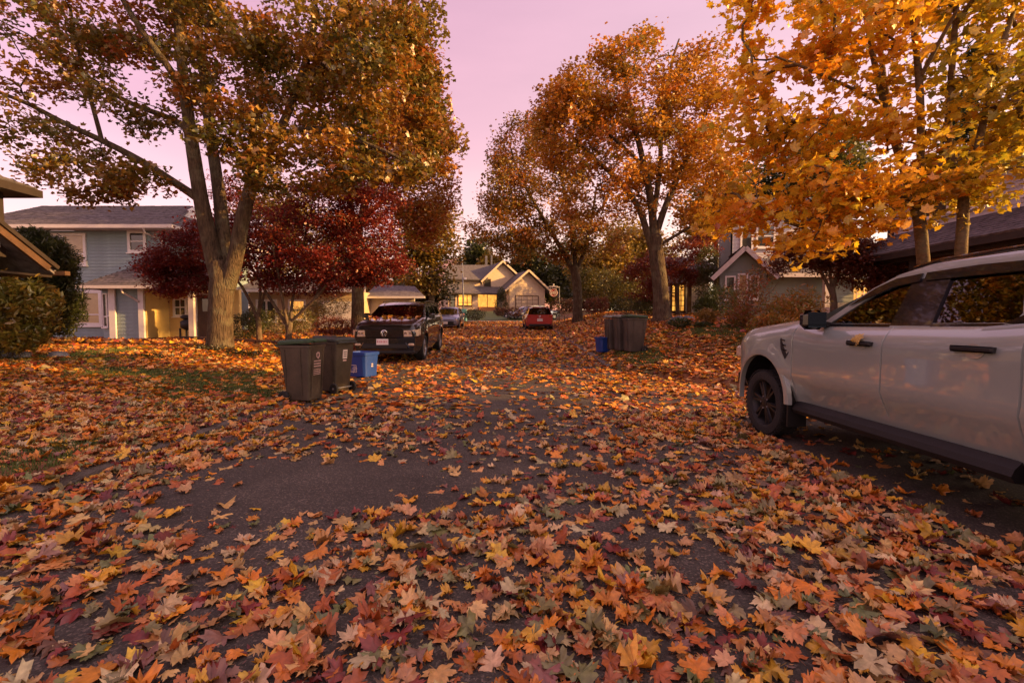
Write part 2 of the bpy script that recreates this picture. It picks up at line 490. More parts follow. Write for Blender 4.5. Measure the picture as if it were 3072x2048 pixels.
class MB:
    """collects shapes and links them as one mesh object"""
    def __init__(s):
        s.v, s.f, s.m = [], [], []
        s.cur = 0
    def add(s, verts, faces):
        o = len(s.v)
        s.v.extend([tuple(p) for p in verts])
        for f in faces:
            s.f.append(tuple(i + o for i in f))
            s.m.append(s.cur)
        return s
    def box(s, a, b):
        x0, y0, z0 = a; x1, y1, z1 = b
        return s.add([(x0, y0, z0), (x1, y0, z0), (x1, y1, z0), (x0, y1, z0), (x0, y0, z1), (x1, y0, z1), (x1, y1, z1), (x0, y1, z1)],
                     [(0, 3, 2, 1), (4, 5, 6, 7), (0, 1, 5, 4), (1, 2, 6, 5), (2, 3, 7, 6), (3, 0, 4, 7)])
    def cbox(s, c, d, bev=0.0):
        x, y, z = c; a, b, h = d[0] / 2, d[1] / 2, d[2] / 2
        if bev <= 0:
            return s.box((x - a, y - b, z - h), (x + a, y + b, z + h))
        e = bev
        rings = []
        for (zz, k) in ((-h, e), (-h + e, 0), (h - e, 0), (h, e)):
            aa, bb = a - k, b - k
            rings.append([(x - aa + e, y - bb, z + zz), (x + aa - e, y - bb, z + zz), (x + aa, y - bb + e, z + zz), (x + aa, y + bb - e, z + zz),
                          (x + aa - e, y + bb, z + zz), (x - aa + e, y + bb, z + zz), (x - aa, y + bb - e, z + zz), (x - aa, y - bb + e, z + zz)])
        return s.rings(rings, True, True)
    def rings(s, rings, cap0=True, cap1=True, closed=True):
        n = len(rings[0])
        vs = [p for r in rings for p in r]
        fs = []
        for i in range(len(rings) - 1):
            for j in range(n if closed else n - 1):
                k = (j + 1) % n
                fs.append((i * n + j, i * n + k, (i + 1) * n + k, (i + 1) * n + j))
        if cap0: fs.append(tuple(range(n - 1, -1, -1)))
        if cap1: fs.append(tuple((len(rings) - 1) * n + j for j in range(n)))
        return s.add(vs, fs)
    def tube(s, pts, rad, sides=8, cap=True, wob=0.0, seed=0):
        pts = [Vector(p) for p in pts]
        rng = random.Random(seed)
        if not hasattr(rad, '__len__'): rad = [rad] * len(pts)
        rad = list(rad) + [rad[-1]] * (len(pts) - len(rad))
        rings = []
        up = None
        for i, p in enumerate(pts):
            d = (pts[min(i + 1, len(pts) - 1)] - pts[max(i - 1, 0)])
            if d.length < 1e-9: d = Vector((0, 0, 1))
            d.normalize()
            if up is None:
                up = d.orthogonal().normalized()
            up = (up - d * up.dot(d))
            if up.length < 1e-6: up = d.orthogonal()
            up.normalize()
            w = d.cross(up)
            ring = []
            for k in range(sides):
                a = 2 * PI * k / sides
                r = rad[i] * (1 + (wob * (math.sin(3 * a + seed) * 0.5 + rng.uniform(-0.6, 0.6)) if wob else 0))
                ring.append(p + up * (math.cos(a) * r) + w * (math.sin(a) * r))
            rings.append(ring)
        return s.rings(rings, cap, cap)
    def bar(s, a, b, w, h):
        """a square bar from a to b"""
        a, b = Vector(a), Vector(b)
        d = (b - a).normalized()
        side = d.cross(Vector((0, 0, 1)))
        if side.length < 1e-4: side = Vector((1, 0, 0))
        side.normalize()
        up = side.cross(d)
        r = []
        for p in (a, b):
            r.append([p - side * w / 2 - up * h / 2, p + side * w / 2 - up * h / 2, p + side * w / 2 + up * h / 2, p - side * w / 2 + up * h / 2])
        return s.rings(r)
    def lathe(s, prof, axis='x', c=(0, 0, 0), sides=24, cap=False):
        """prof: (offset along axis, radius)"""
        rings = []
        for (o, r) in prof:
            ring = []
            for k in range(sides):
                a = 2 * PI * k / sides
                u, w = r * math.cos(a), r * math.sin(a)
                p = {'x': (o, u, w), 'y': (w, o, u), 'z': (u, w, o)}[axis]
                ring.append((p[0] + c[0], p[1] + c[1], p[2] + c[2]))
            rings.append(ring)
        return s.rings(rings, cap, cap)
    def prism(s, poly, vec):
        """poly: 3d points of a planar polygon, pushed along vec"""
        n = len(poly)
        v = [Vector(p) for p in poly]
        w = [p + Vector(vec) for p in v]
        return s.add(v + w, [tuple(range(n - 1, -1, -1)), tuple(range(n, 2 * n))] + [(i, (i + 1) % n, n + (i + 1) % n, n + i) for i in range(n)])
    def build(s, name, mats, parent=None, smooth=False, loc=None, fix=True, angle=None):
        me = bpy.data.meshes.new(name)
        me.from_pydata(s.v, [], s.f)
        if not isinstance(mats, (list, tuple)): mats = [mats]
        for m in mats: me.materials.append(m)
        if len(mats) > 1:
            me.polygons.foreach_set('material_index', s.m)
        if fix:
            bm = bmesh.new(); bm.from_mesh(me)
            bmesh.ops.recalc_face_normals(bm, faces=bm.faces)
            bm.to_mesh(me); bm.free()
        if smooth:
            me.polygons.foreach_set('use_smooth', [True] * len(me.polygons))
            if angle:
                me.set_sharp_from_angle(angle=R(angle))
        me.update()
        o = bpy.data.objects.new(name, me)
        COL.objects.link(o)
        if parent: o.parent = parent
        if loc: o.location = loc
        return o

def copy_tree(o, parent=None):
    c = o.copy()
    COL.objects.link(c)
    if parent is not None: c.parent = parent
    for ch in list(o.children):
        copy_tree(ch, c)
    return c

def np_mesh(name, V, F, col=None, mat=None, parent=None, kind=None, smooth=False):
    """V (n,3), F (m,k) arrays -> one mesh object, colour attribute Col per vertex"""
    me = bpy.data.meshes.new(name)
    V = np.ascontiguousarray(V, dtype=np.float32)
    F = np.ascontiguousarray(F, dtype=np.int32)
    k = F.shape[1]
    me.vertices.add(len(V))
    me.vertices.foreach_set('co', V.ravel())
    me.loops.add(F.size)
    me.loops.foreach_set('vertex_index', F.ravel())
    me.polygons.add(len(F))
    me.polygons.foreach_set('loop_start', np.arange(0, F.size, k, dtype=np.int32))
    if smooth:
        me.polygons.foreach_set('use_smooth', np.ones(len(F), dtype=bool))
    if col is not None:
        a = me.color_attributes.new('Col', 'FLOAT_COLOR', 'POINT')
        c4 = np.ones((len(V), 4), dtype=np.float32)
        c4[:, :3] = col
        a.data.foreach_set('color', c4.ravel())
    if mat: me.materials.append(mat)
    me.update(calc_edges=True)
    o = bpy.data.objects.new(name, me)
    COL.objects.link(o)
    if parent: o.parent = parent
    if kind: o['kind'] = kind
    return o

# ------------------------------------------------------------------ leaves
def maple_template(detail, seed, curl=0.25):
    """a palmate leaf one unit long: (verts, tris, shade per vertex); the stem end lies at the origin"""
    rng = np.random.default_rng(seed)
    if detail == 2:
        half = [(0, 1.0), (7, .80), (12, .85), (19, .66), (24, .58), (32, .78), (36, .74), (44, .94), (53, .76), (59, .80), (69, .54), (80, .64),
                (91, .78), (103, .58), (112, .60), (126, .40), (146, .42), (166, .18)]
    elif detail == 1:
        half = [(0, 1.0), (15, .72), (24, .56), (45, .92), (68, .54), (92, .76), (120, .46), (150, .40)]
    else:
        half = [(0, 1.0), (25, .60), (48, .92), (98, .62)]
    pts, rad = [], []
    for (a, r) in half:
        pts.append((a, r))
    for (a, r) in reversed(half[1:]):
        pts.append((-a, r))
    ang = np.radians([p[0] for p in pts]) + rng.normal(0, 0.03, len(pts))
    rr = np.array([p[1] for p in pts]) * (1 + rng.normal(0, 0.05, len(pts)))
    xy = np.stack([np.sin(ang) * rr, np.cos(ang) * rr], 1)
    ctr = np.array([[0.0, 0.12]])
    P = np.concatenate([ctr, xy], 0)
    n = len(xy)
    tris = [(0, 1 + (i + 1) % n, 1 + i) for i in range(n)]
    c1, c2, c3 = rng.normal(0, curl, 3)
    f = abs(rng.normal(0, curl * 0.8))
    x, y = P[:, 0], P[:, 1] - 0.3
    z = c1 * x * x + c2 * y * y + c3 * x * y + f * np.abs(x) * 0.6
    z += np.concatenate([[0], rng.normal(0, 0.05 * (curl / 0.25), n)])
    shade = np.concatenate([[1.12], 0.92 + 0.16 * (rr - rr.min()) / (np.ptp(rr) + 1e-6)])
    V = np.stack([P[:, 0], P[:, 1] - 0.25, z], 1)
    if detail == 2:
        # stem
        b = len(V)
        sx, sz = rng.normal(0, 0.2), rng.normal(0.02, 0.05)
        st = np.array([[-.014, -.2, 0], [.014, -.2, 0], [sx + .010, -.85, sz], [sx - .010, -.85, sz]])
        st[:, 2] += 0.01
        V = np.concatenate([V, st], 0)
        tris += [(b, b + 1, b + 2), (b, b + 2, b + 3)]
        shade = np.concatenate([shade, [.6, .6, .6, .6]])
    return V, np.array(tris), shade

TEMPL = {2: [maple_template(2, 100 + i, 0.16 + 0.055 * i) for i in range(12)],
         1: [maple_template(1, 200 + i, 0.14 + 0.06 * i) for i in range(6)],
         0: [maple_template(0, 300 + i, 0.20 + 0.05 * i) for i in range(5)]}
qv = np.array([[-.32, -.5, 0], [.32, -.5, 0], [.4, .2, .06], [0, .55, -.05], [-.4, .2, .06]])
TEMPL['q'] = [(qv, np.array([(0, 1, 2), (0, 2, 4), (4, 2, 3)]), np.ones(5))]
nv = np.array([[-.09, -.5, 0], [.09, -.5, 0], [.06, .5, -.06], [-.06, .5, -.06]])
TEMPL['n'] = [(nv, np.array([(0, 1, 2), (0, 2, 3)]), np.ones(4))]
lv = np.array([[0, -.5, 0], [.17, -.1, .03], [.13, .25, .02], [0, .55, -.08], [-.13, .25, .02], [-.17, -.1, .03]])
TEMPL['l'] = [(lv, np.array([(0, 1, 2), (0, 2, 3), (0, 3, 4), (0, 4, 5)]), np.ones(6))]

def rot_from(yaw, tilt, az):
    """(n,3,3): spin about z by yaw, then lean by tilt towards azimuth az"""
    cy_, sy_ = np.cos(yaw), np.sin(yaw)
    z, o = np.zeros_like(yaw), np.ones_like(yaw)
    Rz = np.stack([cy_, -sy_, z, sy_, cy_, z, z, z, o], -1).reshape(-1, 3, 3)
    ax, ay = np.cos(az), np.sin(az)
    c, s = np.cos(tilt), np.sin(tilt)
    t = 1 - c
    Rt = np.stack([t * ax * ax + c, t * ax * ay, s * ay, t * ax * ay, t * ay * ay + c, -s * ax, -s * ay, s * ax, c], -1).reshape(-1, 3, 3)
    return Rt @ Rz

def leaf_arrays(tl, pos, rot, size, col, rng):
    ti = rng.integers(0, len(tl), len(pos))
    VV, FF, CC = [], [], []
    off = 0
    for k, (tv, tf, sh) in enumerate(tl):
        idx = np.where(ti == k)[0]
        if not len(idx): continue
        v = np.einsum('nij,vj->nvi', rot[idx], tv) * size[idx, None, None] + pos[idx, None, :]
        VV.append(v.reshape(-1, 3))
        FF.append((tf[None] + (np.arange(len(idx)) * len(tv))[:, None, None] + off).reshape(-1, 3))
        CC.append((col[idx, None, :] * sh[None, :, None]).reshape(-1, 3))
        off += len(idx) * len(tv)
    return np.concatenate(VV), np.concatenate(FF), np.concatenate(CC)

def pick_colors(pal, n, rng, jitter=0.18, w=None):
    pal = np.array(pal)
    i = rng.choice(len(pal), n, p=w)
    c = pal[i] * (1 + rng.normal(0, jitter, (n, 1))) * (1 + rng.normal(0, jitter * 0.35, (n, 3)))
    return np.clip(c, 0.004, 0.95)

def obj_leaf_meshes(detail, mat, n=12):
    out = []
    for (tv, tf, sh) in TEMPL[detail][:n]:
        o = np_mesh('leaf_shape', tv, tf, None, mat)
        me = o.data
        a = me.color_attributes.new('Shade', 'FLOAT_COLOR', 'POINT')
        c4 = np.ones((len(tv), 4), dtype=np.float32)
        c4[:, :3] = sh[:, None]
        a.data.foreach_set('color', c4.ravel())
        bpy.data.objects.remove(o)
        out.append(me)
    return out
LEAF_MESH = obj_leaf_meshes(2, MT['leaf_one'])
TREE_LEAF_MESH = obj_leaf_meshes(1, MT['leaf_tree_one'])

# ------------------------------------------------------------------ the lie of the land
def ss(t):
    t = np.clip(t, 0, 1)
    return t * t * (3 - 2 * t)
def rprof(y):
    return np.interp(y, [-60, 6.5, 9.5, 13, 30, 45, 52, 70, 130, 900], [0, 0, 0.06, 0.2, 0.88, 1.40, 1.52, 3.2, 4.4, 12])
def xl(y):
    return np.interp(y, [-60, 9, 12.5, 60], [-3.75, -3.8, -5.1, -5.1])
def xr(y):
    return np.interp(y, [-60, 7.5, 12, 60], [5.7, 5.2, 2.55, 2.65])
def g(x, y):
    x = np.asarray(x, float); y = np.asarray(y, float)
    r = rprof(y)
    far = 1 - ss((y - 36) / 7)
    dl = np.clip(xl(y) - x, 0, None)
    left = 0.07 * ss(dl / 0.4) + 0.055 * np.clip(dl, 0, 6.5)
    left = left + 0.16 * np.exp(-(((x + 8.7) ** 2 + (y - 13.5) ** 2) / 5.0))
    left = left * (1 - 0.9 * ss((y - 15) / 6) * ss((-x - 8) / 6))
    dr = np.clip(x - xr(y), 0, None)
    right = 0.12 * ss(dr / 0.4) + 0.21 * np.clip(dr, 0, 4.4) * ss((y - 7.0) / 6)
    return r + (np.where(dl > 0, left, 0) + np.where(dr > 0, right, 0)) * far
def gz(x, y):
    return float(g(x, y))

def build_ground():
    offs = [0, .1, .2, .3, .42, .6, .9, 1.3, 1.8, 2.4, 3, 3.7, 4.5, 5.3, 6.2, 7.2, 8.4, 10, 12, 14, 17, 20, 25, 32, 45, 70, 120, 250, 600]
    ys = list(np.arange(-30, 0, 2.0)) + list(np.arange(0, 24, 0.4)) + list(np.arange(24, 56, 1.0)) + list(np.arange(56, 100, 4)) + [100, 130, 200, 350, 600, 900]
    rows, cols = [], None
    for y in ys:
        a, b = float(xl(y)), float(xr(y))
        xs = [a - o for o in reversed(offs)] + [a + (b - a) * t for t in (.2, .4, .6, .8)] + [b + o for o in offs]
        rows.append([(x, y, gz(x, y)) for x in xs])
    n = len(rows[0])
    V = np.array([p for r in rows for p in r])
    F = [(i * n + j, i * n + j + 1, (i + 1) * n + j + 1, (i + 1) * n + j) for i in range(len(rows) - 1) for j in range(n - 1)]
    o = np_mesh('ground', V, np.array(F), None, MT['lawn'], kind='structure', smooth=True)
    # street
    rows = []
    yy = list(np.arange(-28, 46, 0.7)) + [46]
    for y in yy:
        a, b = float(xl(y)) - 0.02, float(xr(y)) + 0.02
        rows.append([(a + (b - a) * t, y, float(rprof(y)) + 0.012) for t in np.linspace(0, 1, 9)])
    V = np.array([p for r in rows for p in r])
    F = [(i * 9 + j, i * 9 + j + 1, (i + 1) * 9 + j + 1, (i + 1) * 9 + j) for i in range(len(rows) - 1) for j in range(8)]
    np_mesh('road', V, np.array(F), None, MT['asphalt'], kind='structure', smooth=True)
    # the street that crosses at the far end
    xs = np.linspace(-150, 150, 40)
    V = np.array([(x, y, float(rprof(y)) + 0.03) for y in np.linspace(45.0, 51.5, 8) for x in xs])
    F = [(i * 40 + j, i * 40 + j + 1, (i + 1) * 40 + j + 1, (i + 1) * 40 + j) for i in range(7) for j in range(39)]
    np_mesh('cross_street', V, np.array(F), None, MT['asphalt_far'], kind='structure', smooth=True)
    # kerbs
    for nm, fx, s, y0, y1 in (('kerb', xl, -1, -20, 38), ('kerb', xr, 1, 12.2, 38)):
        k = MB(); rings = []
        for y in np.arange(y0, y1, 0.5):
            e = float(fx(y)); z = float(rprof(y))
            rings.append([(e, y, z - .1), (e, y, z + .05), (e + s * .05, y, z + .075), (e + s * .20, y, z + .085), (e + s * .22, y, z + .03), (e + s * .22, y, z - .1)])
        k.rings(rings)
        tag(k.build(nm, MT['concrete']), kind='structure')
    # a wooded hill far behind, its haze put into a pink colour
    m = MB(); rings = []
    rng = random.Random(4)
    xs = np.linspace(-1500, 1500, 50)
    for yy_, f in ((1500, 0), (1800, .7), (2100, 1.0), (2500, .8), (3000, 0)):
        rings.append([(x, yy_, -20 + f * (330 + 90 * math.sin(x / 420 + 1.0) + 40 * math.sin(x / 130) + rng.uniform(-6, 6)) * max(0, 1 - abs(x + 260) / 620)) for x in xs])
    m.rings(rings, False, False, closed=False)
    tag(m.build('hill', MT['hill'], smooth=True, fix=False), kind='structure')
build_ground()

# ------------------------------------------------------------------ houses
class House:
    def __init__(s, name, label, x, y, z=None, cat='house', group=None):
        s.z0 = gz(x, y) if z is None else z
        s.base = Vector((x, y, s.z0))
        s.root = empty(name, s.base, 0, label, cat, group)
        s.boards = {}
    def wall(s, p0, p1, z0, z1, mat, pitch=0.0, thick=.18, name='wall', label=None, lap=.02):
        """a wall from p0 to p1 (left to right seen from outside), clad with one lapped board per course"""
        a, b = Vector((p0[0], p0[1], 0)), Vector((p1[0], p1[1], 0))
        L = (b - a).length
        m = MB(); m.box((0, 0, z0 - s.z0), (L, thick, z1 - s.z0))
        o = m.build(name, mat, s.root)
        o.location = a - Vector((s.base.x, s.base.y, 0))
        o.rotation_euler = (0, 0, math.atan2(b.y - a.y, b.x - a.x))
        if label: o['label'] = label
        if pitch > 0:
            n = max(1, int((z1 - z0) / pitch))
            h = (z1 - z0) / n
            q = MB(); q.prism([(0.004, -.004, 0), (0.004, -lap - .006, .0), (0.004, -.008, h - .003), (0.004, -.002, h - .003)], (L - .008, 0, 0))
            src = q.build('siding_board', mat, o)
            src.location = (0, 0, z0 - s.z0)
            for i in range(1, n):
                c = src.copy(); COL.objects.link(c); c.parent = o
                c.location = (0, 0, z0 - s.z0 + i * h)
        return o
    def gable(s, p0, p1, zb, zt, mat, apex=.5, thick=.18, name='gable_wall'):
        a, b = Vector((p0[0], p0[1], 0)), Vector((p1[0], p1[1], 0))
        L = (b - a).length
        m = MB(); m.prism([(0, 0, zb - s.z0), (L, 0, zb - s.z0), (L * apex, 0, zt - s.z0)], (0, thick, 0))
        o = m.build(name, mat, s.root)
        o.location = a - Vector((s.base.x, s.base.y, 0))
        o.rotation_euler = (0, 0, math.atan2(b.y - a.y, b.x - a.x))
        return o
    def window(s, wall, x0, x1, z0, z1, cols=1, rail=None, casing=.13, mat=None, trim=None, bars=(0, 0), name='window'):
        """casing, panes and sash rails set proud of the wall they belong to"""
        z0, z1 = z0 - s.z0, z1 - s.z0
        trim = trim or MT['white_trim']
        y = -.06
        m = MB()
        m.box((x0 - casing, y - .025, z0 - casing), (x0, .0, z1 + casing)); m.box((x1, y - .025, z0 - casing), (x1 + casing, .0, z1 + casing))
        m.box((x0, y - .025, z1), (x1, .0, z1 + casing)); m.box((x0, y - .025, z0 - casing), (x1, .0, z0))
        w = m.build(name, trim, s.root)
        w.location, w.rotation_euler = wall.location.copy(), wall.rotation_euler.copy()
        k = MB(); k.box((x0 - casing - .04, y - .075, z0 - casing - .05), (x1 + casing + .04, -.005, z0 - casing))
        k.build('sill', trim, w)
        cw = (x1 - x0) / cols
        for i in range(cols):
            a, b = x0 + i * cw, x0 + (i + 1) * cw
            if cols > 1 and i > 0:
                q = MB(); q.box((a - .05, y - .02, z0), (a + .05, -.002, z1)); q.build('mullion', trim, w)
            pa, pb = a + (.05 if i else 0), b - (.05 if i < cols - 1 else 0)
            rr = rail if rail else None
            zs = [z0, z1] if rr is None else [z0, z0 + (z1 - z0) * rr, z1]
            for j in range(len(zs) - 1):
                q = MB(); q.box((pa, y + .02, zs[j]), (pb, -.008, zs[j + 1] - .001))
                q.build('pane', mat or MT['window_glass'], w)
            if rr is not None:
                q = MB(); q.box((pa, y - .005, zs[1] - .03), (pb, y + .018, zs[1] + .03)); q.build('sash_rail', trim, w)
            nb, mb_ = bars
            if nb or mb_:
                q = MB()
                for t in range(1, nb): q.box((pa + (pb - pa) * t / nb - .018, y - .004, z0), (pa + (pb - pa) * t / nb + .018, y + .018, z1))
                for t in range(1, mb_): q.box((pa, y - .006, z0 + (z1 - z0) * t / mb_ - .018), (pb, y + .016, z0 + (z1 - z0) * t / mb_ + .018))
                o = q.build('glazing_bars', trim, w); o['kind'] = 'stuff'
        return w
    def roof(s, polys, mat=None, thick=.10, course=.16, tab=.34, name='roof', seed=3, shingles=True, singles=False):
        """polys: convex roof planes, each starting with its two eave corners; shingle courses lie on every plane"""
        mat = mat or MT['shingle']
        m = MB()
        for P in polys:
            n = (Vector(P[1]) - Vector(P[0])).cross(Vector(P[-1]) - Vector(P[0])).normalized()
            if n.z < 0: n = -n
            m.prism([Vector(p) - s.base for p in P], -n * thick)
        ro = m.build(name, mat, s.root)
        if not shingles: return ro
        rng = random.Random(seed)
        q = MB()
        for P in polys:
            P = [Vector(p) - s.base for p in P]
            u = (P[1] - P[0]).normalized()
            n = u.cross(P[-1] - P[0]).normalized()
            if n.z < 0: n = -n
            v = n.cross(u)
            if v.z < 0: v = -v
            pl = [((p - P[0]).dot(u), (p - P[0]).dot(v)) for p in P]
            vmax = max(b for a, b in pl)
            k = 0
            while k * course < vmax - .02:
                v0 = k * course; vm = min(v0 + course * .5, vmax - .01)
                xs = []
                for (a, b), (c, d) in zip(pl, pl[1:] + pl[:1]):
                    if (b - vm) * (d - vm) < 0:
                        xs.append(a + (c - a) * (vm - b) / (d - b))
                k += 1
                if len(xs) < 2: continue
                lo, hi = min(xs), max(xs)
                x = lo - rng.uniform(0, tab)
                while x < hi:
                    w = tab * rng.uniform(.6, 1.2)
                    a, b = max(lo, x + .006), min(hi, x + w)
                    if b - a > .03:
                        t = .012 + rng.uniform(0, .014)
                        l = course * rng.uniform(1.0, 1.12)
                        A = P[0] + u * a + v * (v0 - .01); B = P[0] + u * b + v * (v0 - .01)
                        C = P[0] + u * b + v * (v0 + l); Dp = P[0] + u * a + v * (v0 + l)
                        sh_ = MB() if singles else q
                        sh_.add([A + n * .002, B + n * .002, B + n * t, A + n * t, C + n * .004, Dp + n * .004], [(0, 1, 2, 3), (3, 2, 4, 5)])
                        if singles:
                            sh_.build('shingle', mat, ro, fix=False)
                    x += w
        if not singles:
            o = q.build('shingles', mat, ro, fix=False); o['kind'] = 'stuff'
        return ro
    def part(s, name, mat, boxes=(), bars=(), mb=None, parent=None, label=None, kind=None):
        m = mb or MB()
        for a, b in boxes: m.box(Vector(a) - s.base, Vector(b) - s.base)
        for a, b, w, h in bars: m.bar(Vector(a) - s.base, Vector(b) - s.base, w, h)
        o = m.build(name, mat, parent or s.root)
        return tag(o, label, kind=kind)
    def pipe(s, name, mat, pts, r=.045):
        m = MB(); m.tube([Vector(p) - s.base for p in pts], r, 8)
        return m.build(name, mat, s.root, True, angle=50)

# --- the two storey blue house on the left
Z = 0.42
H = House('blue_house', 'two storey blue-grey house with white window trim behind the left lawn', -20.0, 22.0, Z)
up = H.wall((-25.0, 22.0), (-16.75, 22.0), 3.25, 5.75, MT['blue_siding'], .155)
lo = H.wall((-25.0, 22.12), (-18.6, 22.12), Z - .1, 3.22, MT['blue_siding'], .155)
H.wall((-16.75, 22.0), (-16.75, 29.0), Z - .1, 5.75, MT['blue_siding'], 0)
H.part('band_board', MT['dark_wood'], [((-25.0, 21.97, 3.10), (-18.6, 22.115, 3.245))])
H.window(up, 25 - 23.35, 25 - 22.55, 4.22, 5.50, 1, None, .12)
H.window(up, 25 - 22.30, 25 - 21.62, 4.22, 5.50, 1, .33, .12)
H.window(up, 25 - 21.38, 25 - 20.50, 4.22, 5.50, 1, .33, .13, MT['blind_reflection'])
H.window(up, 25 - 18.25, 25 - 17.62, 4.83, 5.62, 1, .52, .13, MT['window_glass'])
H.window(lo, 25 - 21.0, 25 - 19.98, 1.35, 2.78, 1, .28, .16, MT['blind_reflection'])
# entry bay that stands forward, with its corner post and side windows
bay = H.wall((-18.10, 20.7), (-16.80, 20.7), Z - .1, 2.95, MT['blue_siding'], .155, label='blue-grey wall of the entry bay')
side = H.wall((-19.05, 21.25), (-18.12, 20.95), Z - .1, 2.95, MT['blue_siding'], .155)
H.wall((-19.05, 22.1), (-19.05, 21.25), Z - .1, 2.95, MT['blue_siding'], 0)
H.window(side, .14, .36, 1.2, 2.66, 1, .3, .06)
H.window(side, .56, .80, 1.75, 2.70, 1, None, .06)
H.part('corner_post', MT['white_trim'], [((-18.2, 20.58, Z - .1), (-17.92, 20.66, 2.95))])
H.part('corner_post', MT['white_trim'], [((-16.86, 20.56, Z - .1), (-16.62, 20.67, 2.95))])
H.roof([[(-19.1, 20.15, 3.02), (-15.6, 20.15, 3.02), (-16.5, 22.0, 4.25), (-17.5, 22.0, 4.25)], [(-19.1, 22.0, 3.02), (-19.1, 20.15, 3.02), (-17.5, 22.0, 4.25)],
        [(-15.6, 20.15, 3.02), (-13.2, 20.9, 3.02), (-13.2, 22.6, 3.7), (-16.5, 22.0, 4.25)]], seed=5)
H.part('gutter', MT['pink_trim'], [((-19.2, 20.0, 2.86), (-13.2, 20.14, 3.0)), ((-19.24, 20.14, 2.86), (-19.12, 22.0, 3.0))])
H.part('soffit', MT['pink_trim'], [((-19.1, 20.16, 2.955), (-13.2, 22.0, 2.985))])
H.pipe('downspout', MT['pink_trim'], [(-17.15, 20.08, 2.9), (-17.15, 20.1, 2.7), (-16.98, 20.5, 2.45), (-16.80, 20.52, 2.3)])
# porch: walls tinted yellow in place of sunlight, small window, door, posts and a low timber deck
pw = H.wall((-16.6, 22.1), (-14.75, 22.1), Z + .25, 2.95, MT['porch_wall'], .155, label='porch wall with the evening sun glow put into its yellow colour')
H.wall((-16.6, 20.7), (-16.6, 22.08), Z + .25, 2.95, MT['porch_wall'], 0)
H.window(pw, .32, .80, 1.75, 2.45, 1, .5, .1, MT['window_glass'], bars=(2, 2))
H.part('door_frame', MT['white_trim'], [((-15.28, 21.98, .68), (-15.18, 22.09, 2.8)), ((-14.36, 21.98, .68), (-14.26, 22.09, 2.8)), ((-15.18, 21.98, 2.7), (-14.36, 22.09, 2.8))])
dr = H.part('door', MT['brown_wood'], [((-15.18, 22.0, .68), (-14.36, 22.08, 2.7))])
H.part('door_light', MT['window_glass'], [((-14.92, 21.985, 1.9), (-14.62, 21.998, 2.5))], parent=dr)
H.part('handle', MT['chrome'], [((-14.48, 21.94, 1.6), (-14.44, 21.998, 1.75))], parent=dr)
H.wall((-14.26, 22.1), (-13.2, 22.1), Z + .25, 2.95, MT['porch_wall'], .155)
H.part('porch_post', MT['pink_trim'], [((-14.45, 20.35, .66), (-14.22, 20.58, 2.86))])
H.part('porch_post', MT['pink_trim'], [((-13.4, 20.35, .66), (-13.18, 20.58, 2.86))])
H.part('porch_deck', MT['brown_wood'], [((-16.58, 20.3, .2), (-13.1, 22.05, .66))])
H.part('house_plinth', MT['concrete'], [((-25.0, 21.92, Z - .3), (-18.78, 22.1, Z + .08))])
# main roof with its small gable at the right end
H.roof([[(-26, 21.2, 5.86), (-15.75, 21.2, 5.86), (-17.6, 25.4, 7.75), (-26, 25.4, 7.75)], [(-15.75, 21.2, 5.86), (-15.75, 29.6, 5.86), (-17.2, 27.0, 6.9), (-17.2, 24.2, 6.9)],
        [(-26, 29.6, 5.86), (-15.75, 29.6, 5.86), (-17.6, 25.4, 7.75), (-26, 25.4, 7.75)]], seed=6)
H.gable((-17.25, 24.0), (-17.25, 26.9), 6.85, 7.68, MT['white_trim'])
H.part('barge_board', MT['white_trim'], bars=[((-17.2, 23.6, 6.75), (-17.2, 25.4, 7.8), .06, .16), ((-17.2, 25.4, 7.8), (-17.2, 27.2, 6.75), .06, .16)])
H.part('gutter', MT['pink_trim'], [((-26, 21.06, 5.70), (-15.6, 21.19, 5.86)), ((-15.73, 21.2, 5.70), (-15.6, 29.6, 5.86))])
H.part('soffit', MT['pink_trim'], [((-26, 21.2, 5.755), (-15.75, 22.0, 5.78)), ((-16.74, 22.0, 5.755), (-15.75, 29.6, 5.78))])
H.pipe('downspout', MT['pink_trim'], [(-16.95, 21.12, 5.75), (-16.95, 21.2, 5.5), (-16.7, 21.9, 5.3), (-16.7, 21.95, 3.2)])
# things at the porch and by the wall
b = MB()
b.cbox((0, 0, .62), (.62, .5, .5), .12); b.cbox((0, 0, .95), (.58, .46, .2), .08)
for sx in (-1, 1):
    for sy in (-1, 1): b.box((sx * .26 - .03, sy * .2 - .03, 0), (sx * .26 + .03, sy * .2 + .03, .45))
o = b.build('barbecue_grill', MT['black_cloth'], None, True, loc=(-14.72, 20.75, .66), angle=50)
tag(o, 'covered black barbecue standing on the porch beside the front door', 'barbecue')
b = MB()
for sx in (-.14, .14): b.tube([(sx, 0, 0), (sx, .02, .5), (sx * .8, .03, .92)], .022, 6)
b.tube([(-.11, .03, .92), (0, .04, 1.02), (.11, .03, .92)], .02, 6)
for z in (.25, .5, .75): b.box((-.13, -.02, z), (.13, .04, z + .03))
b.box((-.15, -.16, 0), (.15, .02, .06))
b.lathe([(-.03, .0), (-.03, .12), (.03, .12), (.03, .0)], 'y', (0, -.03, .62), 12)
o = b.build('hose_rack', MT['black_plastic'], None, False, loc=(-18.35, 20.9, Z)); o.rotation_euler = (0, 0, -.8)
tag(o, 'narrow black metal rack leaning by the corner of the blue house', 'rack')

